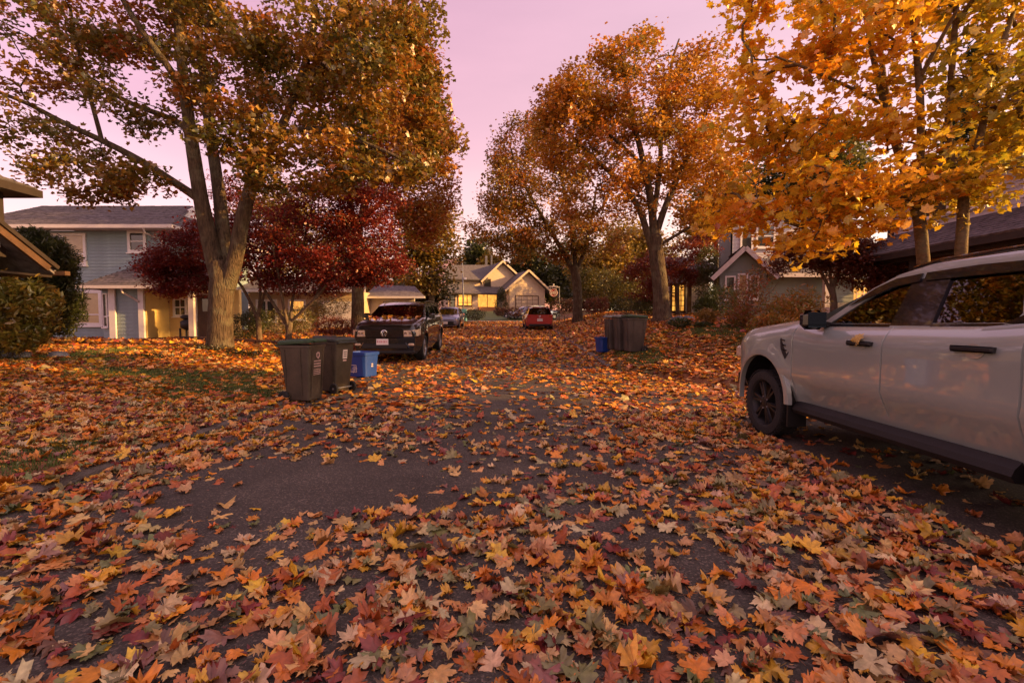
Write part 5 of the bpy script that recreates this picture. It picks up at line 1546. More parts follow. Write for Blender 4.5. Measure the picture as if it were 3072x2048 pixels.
# ------------------------------------------------------------------ vehicles
def cut(obj, cutters, well_mat):
    """carve the wheel arches (and the cargo bed) out of a closed body"""
    tmp = []
    for (a, b, c, r, kind) in cutters:
        m = MB()
        if kind == 'cyl': m.lathe([(a, r), (b, r)], 'x', (0, c[0], c[1]), 40, True)
        else: m.box(a, b)
        o = m.build('cutter', well_mat, obj.parent)
        tmp.append(o)
        md = obj.modifiers.new('cut', 'BOOLEAN')
        md.operation = 'DIFFERENCE'; md.object = o; md.solver = 'EXACT'
        try: md.material_mode = 'TRANSFER'
        except Exception: pass
    bpy.context.view_layer.update()
    me = bpy.data.meshes.new_from_object(obj.evaluated_get(bpy.context.evaluated_depsgraph_get()))
    obj.modifiers.clear()
    old = obj.data
    obj.data = me
    bpy.data.meshes.remove(old)
    for o in tmp: bpy.data.objects.remove(o)

def split_doors(body, root, doors, zlo, belt, mat_list):
    """faces of the body that lie between two shut lines become a door of their own"""
    out = []
    for (y0, y1, sx) in doors:
        bm = bmesh.new(); bm.from_mesh(body.data)
        bm2 = bm.copy()
        def inside(f):
            c = f.calc_center_median()
            return y1 < c.y < y0 and c.x * sx > 0.45 and zlo < c.z < belt and abs(f.normal.x) > 0.25
        bmesh.ops.delete(bm2, geom=[f for f in bm2.faces if not inside(f)], context='FACES')
        if not bm2.faces:
            bm.free(); bm2.free(); continue
        bmesh.ops.delete(bm, geom=[f for f in bm.faces if inside(f)], context='FACES')
        bm.to_mesh(body.data); bm.free()
        me = bpy.data.meshes.new('door')
        bm2.to_mesh(me); bm2.free()
        for m in mat_list: me.materials.append(m)
        me.polygons.foreach_set('use_smooth', [True] * len(me.polygons))
        me.set_sharp_from_angle(angle=R(35))
        o = bpy.data.objects.new('door', me); COL.objects.link(o); o.parent = root
        out.append(o)
    return out

def wheel(root, x, y, r, w, side, rim_mat, spokes=6, rimf=.70):
    e = empty('wheel', (x, y, r), 0, parent=root)
    s = side
    m = MB()
    h = w / 2
    prof = [(-h * .7, r * rimf), (-h * .95, r * (rimf + .06)), (-h, r * (rimf + .15)), (-h * .93, r * .95), (-h * .75, r * .99), (-h * .3, r), (h * .3, r), (h * .75, r * .99), (h * .93, r * .95), (h, r * (rimf + .15)), (h * .95, r * (rimf + .06)), (h * .7, r * rimf)]
    m.lathe(prof, 'x', (0, 0, 0), 40)
    m.build('tyre', MT['tyre'], e, True, angle=40)
    tr = MB()
    if r > .36:
        n = 44
        for i in range(n):
            a = 2 * PI * i / n
            for k, off in enumerate((-.32, .32)):
                c, s_ = math.cos(a + k * .07), math.sin(a + k * .07)
                p = Vector((off * w, c * r * .998, s_ * r * .998))
                t = Vector((0, -s_, c)); nrm = Vector((0, c, s_))
                tr.prism([p - t * .02 - Vector((w * .15, 0, 0)), p + t * .02 - Vector((w * .12, 0, 0)), p + t * .02 + Vector((w * .15, 0, 0)), p - t * .02 + Vector((w * .12, 0, 0))], nrm * .009)
        o = tr.build('tread', MT['tyre'], e); o['kind'] = 'stuff'
    R_ = r * rimf
    m = MB()
    m.lathe([(s * h * .15, .0), (s * h * .15, R_ * .9), (s * h * .55, R_ * .94), (s * h * .74, R_), (s * h * .80, R_ * 1.01)], 'x', (0, 0, 0), 40)
    m.build('rim', rim_mat, e, True, angle=35)
    for i in range(spokes):
        a = 2 * PI * i / spokes + .2
        q = MB()
        for da in (-.13, .13) if spokes <= 8 else (0,):
            c, s_ = math.cos(a + da), math.sin(a + da)
            d = Vector((0, c, s_)); t = Vector((0, -s_, c))
            x0, x1 = s * h * .62, s * h * .74
            p0, p1 = d * R_ * .12, d * R_ * .97
            wi, wo = R_ * .09, R_ * .075
            q.rings([[p0 - t * wi + Vector((x0, 0, 0)), p0 + t * wi + Vector((x0, 0, 0)), p0 + t * wi * .6 + Vector((x1, 0, 0)), p0 - t * wi * .6 + Vector((x1, 0, 0))],
                     [p1 - t * wo + Vector((s * h * .45, 0, 0)), p1 + t * wo + Vector((s * h * .45, 0, 0)), p1 + t * wo * .6 + Vector((x1 * 1.02, 0, 0)), p1 - t * wo * .6 + Vector((x1 * 1.02, 0, 0))]])
        q.build('spoke', rim_mat, e)
    m = MB()
    m.lathe([(s * h * .5, R_ * .22), (s * h * .76, R_ * .2), (s * h * .82, R_ * .1), (s * h * .83, 0)], 'x', (0, 0, 0), 20)
    m.build('hub', rim_mat, e, True, angle=40)
    for i in range(5 if r > .36 else 0):
        a = 2 * PI * i / 5
        q = MB(); q.lathe([(s * h * .6, .011), (s * h * .8, .011), (s * h * .8, 0)], 'x', (0, math.cos(a) * R_ * .28, math.sin(a) * R_ * .28), 6)
        q.build('wheel_nut', MT['steel'], e)
    return e

def lerp_list(tab, s):
    return float(np.interp(s, [t[0] for t in tab], [t[1] for t in tab]))

def car(name, label, loc, rz, P, group=None):
    """local frame: x across, y along with the nose at +y, z up; P holds the measured outline"""
    root = empty(name, loc, rz, label, 'car' if P.get('cat') is None else P['cat'], group)
    L, W = P['L'], P['W'] / 2
    nose = P['nose']                       # y of the nose
    paint, zb = P['paint'], P['clear']
    axles = P['axles']; ra = P['arch']; rt = P['tyre']
    gaps = P['gaps']
    belt_tab = P['top']                    # (distance behind nose, top of the lower body)
    st = sorted(set([round(v, 4) for v in [0, .015, .05, .10, .17, .26, .38, .5] + list(np.arange(.6, L - .4, .07)) + [L - .38, L - .26, L - .17, L - .1, L - .05, L - .015, L]]))
    for gp in gaps:
        st = [v for v in st if abs(v - gp) > .03] + [gp - .009, gp - .004, gp + .004, gp + .009]
    st = sorted(st)
    fr = [0, .04, .10, .18, .27, .36, .45, .54, .63, .71, .79, .86, .92, .965, 1]
    prof = P.get('section', [(0, -.10), (.06, -.075), (.18, -.05), (.34, -.012), (.5, 0), (.7, 0), (.82, -.012), (.9, -.035), (.96, -.065), (1, -.11)])
    rings = []
    for s in st:
        zt = lerp_list(belt_tab, s)
        e0, e1 = s, L - s
        pf = 1 - P['fr'] * math.exp(-(e0 / P['frl']) ** 1.3) - P['rr'] * math.exp(-(e1 / P['rrl']) ** 1.3)
        lift = P.get('flift', .18) * math.exp(-e0 / .12) + P.get('rlift', .18) * math.exp(-e1 / .15)
        drop = P.get('fdrop', .10) * math.exp(-(e0 / .10)) + P.get('rdrop', .06) * math.exp(-(e1 / .08))
        z0, z1 = zb + lift, zt - drop
        groove = any(abs(s - gp) < .006 for gp in gaps)
        half = []
        for f in fr:
            z = z0 + (z1 - z0) * f
            w = W * pf + lerp_list(prof, f)
            for ya in axles:
                d = math.hypot((nose - s) - ya, z - rt - P.get('archz', .02))
                if d < ra + .16: w += .028 * min(1, max(0, (ra + .16 - d) / .10)) * (1 if z > rt * .8 else 0)
            if groove and .12 < f < .98: w -= .014
            half.append((w, z))
        y = nose - s
        crown = P.get('crown', .03)
        top = [(half[-1][0] - .05, z1 + crown * .35), (half[-1][0] * .6, z1 + crown * .8), (0, z1 + crown)]
        right = [(half[0][0] * .8, z0 - .0)] + half + top
        ring = [(0, y, z0)] + [(a, y, z) for a, z in right] + [(-a, y, z) for a, z in reversed(right[:-1])]
        rings.append(ring)
    m = MB(); m.rings(rings)
    mats = [paint, MT['black_plastic']]
    body = m.build('body', mats, root, True)
    cutters = []
    for ya in axles:
        for sx in (-1, 1):
            cutters.append((sx * (W - .34), sx * (W + .3), (ya, rt + P.get('archz', .02)), ra, 'cyl'))
    for bx in P.get('boxes', []): cutters.append((bx[0], bx[1], None, 0, 'box'))
    cut(body, cutters, MT['black_plastic'])
    me = body.data
    me.polygons.foreach_set('use_smooth', [True] * len(me.polygons))
    me.set_sharp_from_angle(angle=R(32))
    if P.get('doors'):
        ds = [(nose - a, nose - b, sx) for (a, b) in P['doors'] for sx in (-1, 1)]
        drs = split_doors(body, root, ds, P['sill'], lerp_list(belt_tab, P['doors'][0][1]) + .0, [paint, MT['black_plastic']])
    else: drs = []
    # --- glasshouse: side frames with window openings
    tum = P['tumble']
    def sx_at(y, z): 
        zt = lerp_list(belt_tab, nose - y)
        return W - .11 - max(0, z - zt + .02) * tum
    def side_pts(poly, off=0.0, s=1): return [Vector((s * (sx_at(nose - a, z) + off), nose - a, z)) for a, z in poly]
    cabp = P['cab']; holes = P['windows']
    for s in (-1, 1):
        loops = [[Vector((a, z, 0)) for a, z in cabp]] + [[Vector((a, z, 0)) for a, z in h] for h in holes]
        tris = mgeo.tessellate_polygon(loops)
        flat = cabp + [p for h in holes for p in h]
        v = side_pts(flat, 0, s)
        v2 = side_pts(flat, -.05, s)
        n = len(flat)
        q = MB(); q.v = [tuple(p) for p in v + v2]
        q.f = [tuple(t) for t in tris] + [tuple(i + n for i in t) for t in tris]
        o_ = 0
        for lp in [cabp] + holes:
            k = len(lp)
            q.f += [(o_ + i, o_ + (i + 1) % k, n + o_ + (i + 1) % k, n + o_ + i) for i in range(k)]
            o_ += k
        q.m = [0] * len(q.f)
        q.build('cab_side', paint, root)
        for hi, h in enumerate(holes):
            w_ = MB(); w_.prism(side_pts(h, -.012, s), Vector((-s * .006, 0, 0)))
            w_.build('window', P['wglass'][hi] if hi < len(P['wglass']) else P['wglass'][-1], root)
        for tr in P.get('trim', []):
            w_ = MB(); w_.prism(side_pts(tr, .004, s), Vector((-s * .02, 0, 0)))
            w_.build('pillar_trim', MT['gloss_black'], root)
    # roof, carried across the car from the upper line of the side frames
    rl = P['roofline']
    def cross(tab, n=13, cr=.03, off=0.0, inset=0.0):
        rows = []
        for (a, z) in tab:
            x = sx_at(nose - a, z) - inset
            rows.append([Vector((x * t, nose - a, z + off + cr * (1 - t * t))) for t in np.linspace(-1, 1, n)])
        return rows
    q = MB(); q.rings(cross(rl, 13, P.get('roofcrown', .045)), False, False, closed=False)
    q.rings(cross(rl, 13, P.get('roofcrown', .045) - .02, -.03, .02), False, False, closed=False)
    q.build('roof', paint, root, True, angle=60)
    def screen(nm, a0, z0, a1, z1, mat):
        tab = [(a0 + (a1 - a0) * t, z0 + (z1 - z0) * t) for t in (0, .25, .5, .75, 1)]
        rows = []
        for (a, z) in tab:
            x = sx_at(nose - a, z) - .03
            bul = .10 * (1 if a0 < a1 else -1)
            rows.append([Vector((x * t, nose - a + bul * (1 - t * t), z)) for t in np.linspace(-1, 1, 11)])
        q = MB(); q.rings(rows, False, False, closed=False)
        q.build(nm, mat, root, True)
    screen('windscreen', *P['screen'], P['sglass'])
    screen('rear_screen', *P['rear'], P['rglass'])
    # dark cabin under the glass
    q = MB()
    a0, a1 = P['seats']
    zt = lerp_list(belt_tab, a0)
    for a in P['seat_rows']:
        for sx in (-.4, .4):
            y = nose - a
            q.rings([[(sx - .24, y, zt - .05), (sx + .24, y, zt - .05), (sx + .24, y - .14, zt - .05), (sx - .24, y - .14, zt - .05)],
                     [(sx - .22, y - .10, zt + .18), (sx + .22, y - .10, zt + .18), (sx + .22, y - .22, zt + .18), (sx - .22, y - .22, zt + .18)]])
            q.cbox((sx, y - .19, zt + .28), (.26, .10, .17), .03)
    o = q.build('seats', MT['interior'], root); o['kind'] = 'stuff'
    q = MB(); ya = nose - P['screen'][2] + .12
    q.box((-W + .2, ya, zt - .05), (W - .2, ya + .35, zt + .045)); q.build('dashboard', MT['interior'], root)
    q = MB()
    ring = []
    for k in range(25):
        a = 2 * PI * k / 24; ring.append((-.38 + .18 * math.cos(a), ya - .12 - .06 * math.sin(a), zt + .02 + .17 * math.sin(a)))
    q.tube(ring, .016, 6, False); q.build('steering_wheel', MT['black_plastic'], root, True)
    # wheels
    for ya in axles:
        for s in (-1, 1):
            wheel(root, s * (W - P['tw'] / 2 - .015), ya, rt, P['tw'], s, P['rim'], P.get('spokes', 5), P.get('rimf', .68))
    # mirrors
    for s in (-1, 1):
        a, z = P['mirror']
        x = sx_at(nose - a, z)
        e = MB(); c = Vector((s * (x + .17), nose - a, z + .03))
        ms = P.get('msize', (.23, .12, .17))
        e.cbox(c, ms, min(.05, ms[1] * .33))
        mo = e.build('mirror', P.get('mirror_mat', MT['gloss_black']), root, True, angle=40)
        e = MB(); e.bar((s * (x - .03), nose - a, z - .03), (s * (x + .10), nose - a, z), .07, .05); e.build('mirror_arm', MT['black_plastic'], mo)
        e = MB(); e.cbox((c.x, c.y - ms[1] / 2 - .003, c.z), (ms[0] * .82, .006, ms[2] * .78)); e.build('mirror_glass', MT['chrome'] if P.get('near') is None else MT['mirror_dark'], mo)
    for (a, z, ln) in P.get('handles', []):
        for s in (-1, 1):
            zt_ = lerp_list(belt_tab, a)
            f_ = (z - zb) / (zt_ - zb)
            x = W + lerp_list(prof, f_)
            par = root
            e = MB(); e.cbox((s * (x + .025), nose - a, z), (.028, ln, .042), .012)
            for dy in (-.42, .42): e.cbox((s * (x + .006), nose - a + dy * ln, z), (.03, .03, .036))
            e.build('door_handle', P.get('handle_mat', MT['black_plastic']), root, True, angle=40)
    if P.get('sillbar'):
        for s in (-1, 1):
            a, b, z0, z1 = P['sillbar']
            e = MB(); e.prism([(s * (W - .20), nose - a, z0), (s * (W - .05), nose - a, z0 + .02), (s * (W - .02), nose - a, z0 + .07), (s * (W - .06), nose - a, z1), (s * (W - .2), nose - a, z1)], (0, -(b - a), 0))
            e.build('side_step', MT['black_plastic'], root)
    return root, sx_at, body

MT['mirror_dark'] = M('mirror_dark', (0.05, 0.075, 0.075), 0.08, 0.05, 1.0, metal=0.9)

# --- the grey pickup parked on the right
PK = dict(L=5.35, W=1.90, nose=2.675, clear=.50, paint=MT['truck_paint'], axles=[2.675 - .86, 2.675 - 4.29], arch=.53, tyre=.40, tw=.25, rim=MT['rim_black'], spokes=6, rimf=.66,
          gaps=[1.46, 2.67, 3.72], doors=[(1.469, 2.661), (2.679, 3.711)], sill=.52,
          top=[(0, 1.16), (.12, 1.24), (.4, 1.30), (.9, 1.35), (1.35, 1.395), (1.55, 1.37), (1.75, 1.34), (2.6, 1.35), (3.4, 1.365), (3.8, 1.40), (5.35, 1.40)],
          fr=.20, frl=.20, rr=.03, rrl=.15, crown=.05, flift=.10, fdrop=.14, tumble=.36, archz=.075,
          section=[(0, -.13), (.10, -.095), (.18, -.064), (.27, -.028), (.35, .004), (.46, .002), (.62, .0), (.76, .001), (.84, -.004), (.9, -.028), (.96, -.060), (1, -.11)],
          cab=[(1.52, 1.30), (1.72, 1.36), (2.25, 1.70), (2.50, 1.805), (2.80, 1.86), (3.40, 1.87), (3.82, 1.84), (3.97, 1.36), (3.97, 1.30)],
          windows=[[(1.86, 1.38), (2.03, 1.485), (2.30, 1.64), (2.50, 1.71), (2.68, 1.73), (2.62, 1.38)], [(2.97, 1.385), (2.98, 1.735), (3.50, 1.735), (3.585, 1.45), (3.56, 1.41), (3.49, 1.39)]],
          wglass=[MT['auto_glass'], MT['auto_glass_dark']],
          trim=[[(2.605, 1.365), (2.665, 1.745), (2.995, 1.75), (2.985, 1.365)], [(3.50, 1.39), (3.60, 1.44), (3.52, 1.74), (3.60, 1.735), (3.70, 1.41), (3.67, 1.365)], [(1.64, 1.35), (1.84, 1.395), (1.86, 1.377), (1.87, 1.35)],
                [(1.86, 1.35), (1.86, 1.377), (2.61, 1.378), (2.60, 1.352)], [(2.98, 1.355), (2.98, 1.382), (3.49, 1.387), (3.58, 1.365)]],
          roofline=[(2.42, 1.775), (2.57, 1.82), (2.80, 1.86), (3.1, 1.872), (3.40, 1.87), (3.82, 1.84)], screen=(1.50, 1.39, 2.44, 1.78), rear=(4.00, 1.36, 3.82, 1.82),
          sglass=MT['auto_glass'], rglass=MT['auto_glass_dark'], seats=(2.3, 3.3), seat_rows=(2.5, 3.35), mirror=(1.84, 1.385), msize=(.22, .15, .195), near=True,
          handles=[(2.44, 1.205, .28), (3.43, 1.215, .29)])
TX, TY = 4.03, 3.785
truck, tsx, tbody = car('pickup_truck', 'light grey four-door pickup with black wheels parked on the near right', (TX, TY, 0.012), 0, dict(PK, cat='pickup'))
W = .95
def tpart(name, mb, mat, smooth=False, label=None):
    return tag(mb.build(name, mat, truck, smooth, angle=40 if smooth else None), label)
nose = 2.675
for s in (-1, 1):
    # wheel arch lip
    m = MB(); rings = []
    for k in range(29):
        a = R(-10 + 190 * k / 28)
        ring = []
        for (dr, dx) in ((-.012, -.03), (-.012, .030), (.02, .034), (.055, .022), (.06, -.02)):
            r = .53 + dr
            yy_ = nose - .86 + r * math.cos(a)
            ring.append((s * (W - .004 + dx - .95 * .20 * math.exp(-(max(0.0, nose - yy_) / .20) ** 1.3)), yy_, .475 + r * math.sin(a)))
        rings.append(ring)
    m.rings(rings); tpart('arch_lip', m, MT['truck_paint'], True)
    m = MB(); m.prism([(s * (W + .004), nose - 1.24, 1.20), (s * (W + .012), nose - 1.27, 1.08), (s * (W + .010), nose - 1.345, .98), (s * (W + .004), nose - 1.40, 1.05), (s * (W - .035), nose - 1.43, 1.24), (s * (W - .07), nose - 1.45, 1.30), (s * (W - .05), nose - 1.33, 1.30)], (-s * .03, 0, 0))
    v = tpart('fender_vent', m, MT['black_plastic'])
    for k in range(3):
        m = MB(); m.bar((s * (W + .012), nose - 1.375 + .016 * k, 1.075 + .055 * k), (s * (W + .010), nose - 1.31 + .008 * k, 1.085 + .055 * k), .012, .012); m.build('vent_slat', MT['gloss_black'], v)
    m = MB(); m.box((s * (W - .22) - .0, nose - 1.40, .22), (s * (W - .01), nose - 1.375, .62)); tpart('mud_flap', m, MT['black_plastic'])
    m = MB()
    m.rings([[(s * (W - .22), nose - a, .40), (s * (W - .06), nose - a, .385), (s * (W - .035), nose - a, .43), (s * (W - .055), nose - a, .475), (s * (W - .10), nose - a, .52), (s * (W - .22), nose - a, .52)] for a in (1.43, 2.0, 3.0, 3.66)])
    tpart('side_step', m, MT['black_plastic'])
    # rain visors over the doors
    for (pts) in ([(2.05, 1.55), (2.30, 1.70), (2.50, 1.77), (2.74, 1.79), (2.74, 1.725), (2.50, 1.70), (2.30, 1.63)], [(2.78, 1.792), (3.20, 1.805), (3.58, 1.795), (3.55, 1.73), (2.78, 1.727)]):
        m = MB()
        a_ = [Vector((s * (tsx(nose - a, z) + .018), nose - a, z)) for a, z in pts]
        m.prism(a_, Vector((-s * .012, 0, 0))); tpart('rain_visor', m, MT['gloss_black'])
    # fuel and roof details
    m = MB(); m.tube([Vector((s * (tsx(nose - a, z) - .06), nose - a, z + .045)) for a, z in ((2.57, 1.805), (2.8, 1.845), (3.4, 1.856), (3.78, 1.83))], .016, 6)
    tpart('roof_ditch', m, MT['gloss_black'])
    m = MB(); m.cbox((s * .70, nose - .075, .98), (.30, .16, .17), .03); tpart('headlight', m, MT['headlight'], True)
    m = MB(); m.cbox((s * .86, nose - 5.34, 1.18), (.14, .06, .38), .02); tpart('taillight', m, MT['taillight'], True)
m = MB(); m.cbox((0, nose + .012, .98), (1.05, .05, .30), .02); tpart('grille', m, MT['gloss_black'])
for k in range(3):
    m = MB(); m.cbox((0, nose + .042, .90 + .08 * k), (.98, .02, .025)); tpart('grille_bar', m, MT['black_plastic'])
m = MB(); m.cbox((0, nose - .03, .60), (1.6, .16, .22), .04); tpart('bumper', m, MT['black_plastic'])
m = MB(); m.cbox((0, -2.0, 1.452), (1.62, 1.18, .03), .01); tpart('bed_cover', m, MT['black_plastic'], True)
m = MB(); m.box((-.6, -2.3, .30), (.6, 2.2, .50)); tpart('underbody', m, MT['black_plastic'])
# side crease: a light chrome-free step line is part of the pressing, handle pockets sit behind the handles
for s in (-1, 1):
    for a in (2.44, 3.43):
        m = MB(); pts = []
        for k in range(16):
            t = 2 * PI * k / 16; pts.append((s * (W + .0065), nose - a + .075 * math.cos(t), 1.20 + .05 * math.sin(t)))
        m.prism(pts, (-s * .004, 0, 0)); tpart('handle_pocket', m, MT['truck_paint'])

# --- the black suv by the left kerb
SV = dict(L=5.0, W=1.98, nose=2.5, clear=.26, paint=MT['black_paint'], axles=[2.5 - .95, 2.5 - 3.93], arch=.44, tyre=.385, tw=.25, rim=MT['rim_silver'], spokes=7, rimf=.68,
          gaps=[1.45, 2.55, 3.6], doors=[(1.459, 2.541), (2.559, 3.591)], sill=.36,
          top=[(0, 1.02), (.12, 1.10), (.5, 1.17), (1.2, 1.26), (1.5, 1.265), (3.5, 1.28), (5.0, 1.28)],
          fr=.13, frl=.35, rr=.08, rrl=.3, crown=.05, flift=.02, fdrop=.07, tumble=.34,
          cab=[(1.25, 1.14), (1.45, 1.20), (2.12, 1.64), (2.5, 1.71), (3.4, 1.735), (4.3, 1.70), (4.65, 1.64), (4.92, 1.24), (4.92, 1.16)],
          windows=[[(1.65, 1.27), (2.10, 1.56), (2.30, 1.615), (2.48, 1.62), (2.48, 1.27)], [(2.62, 1.27), (2.62, 1.625), (3.45, 1.63), (3.55, 1.29)], [(3.70, 1.30), (3.62, 1.63), (4.3, 1.60), (4.60, 1.34)]],
          wglass=[MT['auto_glass_dark']], trim=[[(2.49, 1.25), (2.49, 1.63), (2.61, 1.635), (2.61, 1.25)], [(3.57, 1.28), (3.47, 1.635), (3.6, 1.635), (3.69, 1.28)]],
          roofline=[(2.05, 1.62), (2.3, 1.68), (2.6, 1.715), (3.4, 1.735), (4.3, 1.70), (4.7, 1.63)], screen=(1.22, 1.27, 2.07, 1.63), rear=(4.95, 1.26, 4.7, 1.62),
          sglass=MT['auto_glass_dark'], rglass=MT['auto_glass_dark'], seats=(2.2, 3.2), seat_rows=(2.4, 3.3), mirror=(1.75, 1.29), msize=(.22, .13, .17),
          handles=[(2.4, 1.0, .22), (3.45, 1.02, .22)], handle_mat=MT['black_paint'], mirror_mat=MT['black_paint'])
SX, SY = -3.62, 15.45
slope = math.atan2(float(rprof(18)) - float(rprof(13)), 5)
suv, ssx, sbody = car('suv_car', 'black suv facing the camera with leaves on its hood beside the left kerb', (SX, SY, float(rprof(SY)) + .012), PI, dict(SV, cat='suv'))
suv.rotation_euler = (-slope, 0, PI)
def spart(name, mb, mat, smooth=False, parent=None):
    return mb.build(name, mat, parent or suv, smooth, angle=40 if smooth else None)
ny = 2.5
m = MB(); m.cbox((0, ny - .02, .86), (1.10, .08, .26), .02); gr = spart('grille', m, MT['gloss_black'])
for k in range(3):
    m = MB(); m.cbox((0, ny + .026, .78 + .08 * k), (1.06, .018, .012)); spart('grille_bar', m, MT['gloss_black'], parent=gr)
m = MB()
ring = [(.085 * math.cos(2 * PI * k / 28), ny + .045, .87 + .085 * math.sin(2 * PI * k / 28)) for k in range(29)]
m.tube(ring, .012, 6, False)
for pts in ([(-.035, .935), (0, .885), (.035, .935)], [(-.065, .905), (-.03, .805), (0, .865), (.03, .805), (.065, .905)]):
    m.tube([(x, ny + .045, z) for x, z in pts], .009, 5)
spart('emblem', m, MT['chrome'])
for s in (-1, 1):
    m = MB(); m.rings([[(s * .55, ny - .10, .78), (s * .96, ny - .36, .80), (s * .96, ny - .36, .97), (s * .55, ny - .10, .95)], [(s * .55, ny + .022, .775), (s * .80, ny - .005, .775), (s * .80, ny - .010, .955), (s * .55, ny + .018, .95)], [(s * .55, ny + .025, .78), (s * .79, ny, .78), (s * .79, ny - .005, .95), (s * .55, ny + .02, .945)]])
    m.rings([[(s * .80, ny - .10, .78), (s * .80, ny - .01, .775), (s * .80, ny - .01, .955), (s * .80, ny - .10, .95)], [(s * .93, ny - .30, .79), (s * .945, ny - .155, .785), (s * .945, ny - .16, .965), (s * .93, ny - .30, .96)]])
    h = spart('headlight', m, MT['headlight'])
    for k in range(2):
        q = MB(); q.cbox((s * (.61 + .12 * k), ny + .022 - .012 * k, .865), (.085, .03, .09), .02); spart('lamp', q, MT['chrome'], True, h)
    m = MB(); m.cbox((s * .76, ny - .0, .55), (.16, .08, .07), .015); spart('fog_light', m, MT['headlight'])
    m = MB(); m.bar((s * .60, ny + .025, .60), (s * .70, ny + .03, .46), .02, .02); spart('bumper_trim', m, MT['chrome'])
    m = MB(); m.tube([Vector((s * (ssx(ny - a, z) - .05), ny - a, z + .06)) for a, z in ((2.4, 1.70), (3.4, 1.735), (4.4, 1.70))], .018, 6); spart('roof_rail', m, MT['black_plastic'], True)
m = MB(); m.cbox((0, ny + .01, .50), (1.3, .06, .14), .02); spart('lower_grille', m, MT['black_plastic'])
m = MB(); m.cbox((0, ny - .02, .33), (1.7, .12, .07), .02); spart('bumper_lip', m, MT['black_plastic'])
m = MB(); m.cbox((.05, ny + .055, .63), (.34, .012, .17)); pl = spart('number_plate', m, MT['plate'])
m = MB(); rng_ = random.Random(3)
for k in range(6):
    x = -.07 + .05 * k
    m.box((x - .012, ny + .0615, .605), (x - .003, ny + .064, .665)); m.box((x - .003, ny + .0615, .63), (x + .014, ny + .064, .642))
    if k % 2: m.box((x + .006, ny + .0615, .605), (x + .014, ny + .064, .665))
spart('plate_marks', m, MT['plate_ink'], parent=pl)['kind'] = 'stuff'
for s in (-1, 1):
    m = MB(); m.bar((s * .25, ny - 1.17, 1.255), (s * .25 - .45, ny - 1.25, 1.27), .02, .02); spart('wiper', m, MT['black_plastic'])

# --- generic smaller cars further up the street
SEDAN = dict(L=4.5, W=1.78, nose=2.25, clear=.22, axles=[2.25 - .85, 2.25 - 3.5], arch=.36, tyre=.31, tw=.2, rim=MT['rim_silver'], spokes=5, rimf=.66,
             gaps=[1.35, 2.4, 3.35], doors=[(1.359, 2.391), (2.409, 3.341)], sill=.32,
             top=[(0, .70), (.15, .78), (.6, .86), (1.2, .93), (1.5, .95), (3.6, .98), (4.5, .98)], fr=.16, frl=.4, rr=.10, rrl=.35, crown=.05, flift=.0, fdrop=.10, tumble=.36,
             cab=[(1.05, .88), (1.3, .93), (2.0, 1.33), (2.5, 1.42), (3.1, 1.42), (3.6, 1.32), (4.1, .98), (4.1, .9)],
             windows=[[(1.55, .99), (2.02, 1.26), (2.38, 1.33), (2.38, .99)], [(2.46, .99), (2.46, 1.335), (3.05, 1.335), (3.5, 1.22), (3.65, 1.03)]], wglass=[MT['auto_glass_dark']],
             roofline=[(1.95, 1.31), (2.2, 1.38), (2.5, 1.42), (3.1, 1.42), (3.6, 1.32)], screen=(1.02, .93, 1.97, 1.32), rear=(4.12, .99, 3.6, 1.31), sglass=MT['blue_screen'], rglass=MT['auto_glass_dark'],
             seats=(2.1, 3.0), seat_rows=(2.3, 3.1), mirror=(1.6, 1.0), msize=(.18, .1, .12))
def small_car(name, label, x, y, rz, P, front=None, back=None):
    r, sxa, bd = car(name, label, (x, y, gz(x, y) + .014), rz, P)
    sl_ = math.atan2(gz(x, y + 2) - gz(x, y - 2), 4)
    r.rotation_euler = (sl_ * math.cos(rz), 0, rz)
    ny = P['nose']; W = P['W'] / 2; zt = P['top'][0][1]
    for s in (-1, 1):
        m = MB(); m.cbox((s * (W - .24), ny - .10, zt - .10), (.30, .16, .13), .03); m.build('headlight', MT['headlight'], r, True, angle=40)
        zr = P['top'][-1][1]
        m = MB(); m.cbox((s * (W - .20), ny - P['L'] + .05, zr - .10), (.26, .14, .17), .03); m.build('taillight', MT['taillight'], r, True, angle=40)
    m = MB(); m.cbox((0, ny + .0, zt - .28), (1.15, .05, .18), .02); m.build('grille', MT['black_plastic'], r)
    m = MB(); m.cbox((0, ny + .035, .42), (.34, .012, .17)); m.build('number_plate', MT['plate'], r)
    m = MB(); m.cbox((0, ny - .03, .30), (1.4, .10, .10), .02); m.build('bumper', MT['black_plastic'], r)
    m = MB(); m.cbox((0, ny - P['L'] - .012, P.get('plate_z', .62)), (.34, .012, .17)); m.build('number_plate', MT['plate'], r)
    m = MB(); m.cbox((0, ny - P['L'] + .03, .34), (1.35, .12, .14), .03); m.build('rear_bumper', MT['black_plastic'], r)
    return r
small_car('sedan_car', 'pale blue sedan facing the camera behind the black suv', -4.45, 32.6, PI, dict(SEDAN, paint=MT['blue_paint']))
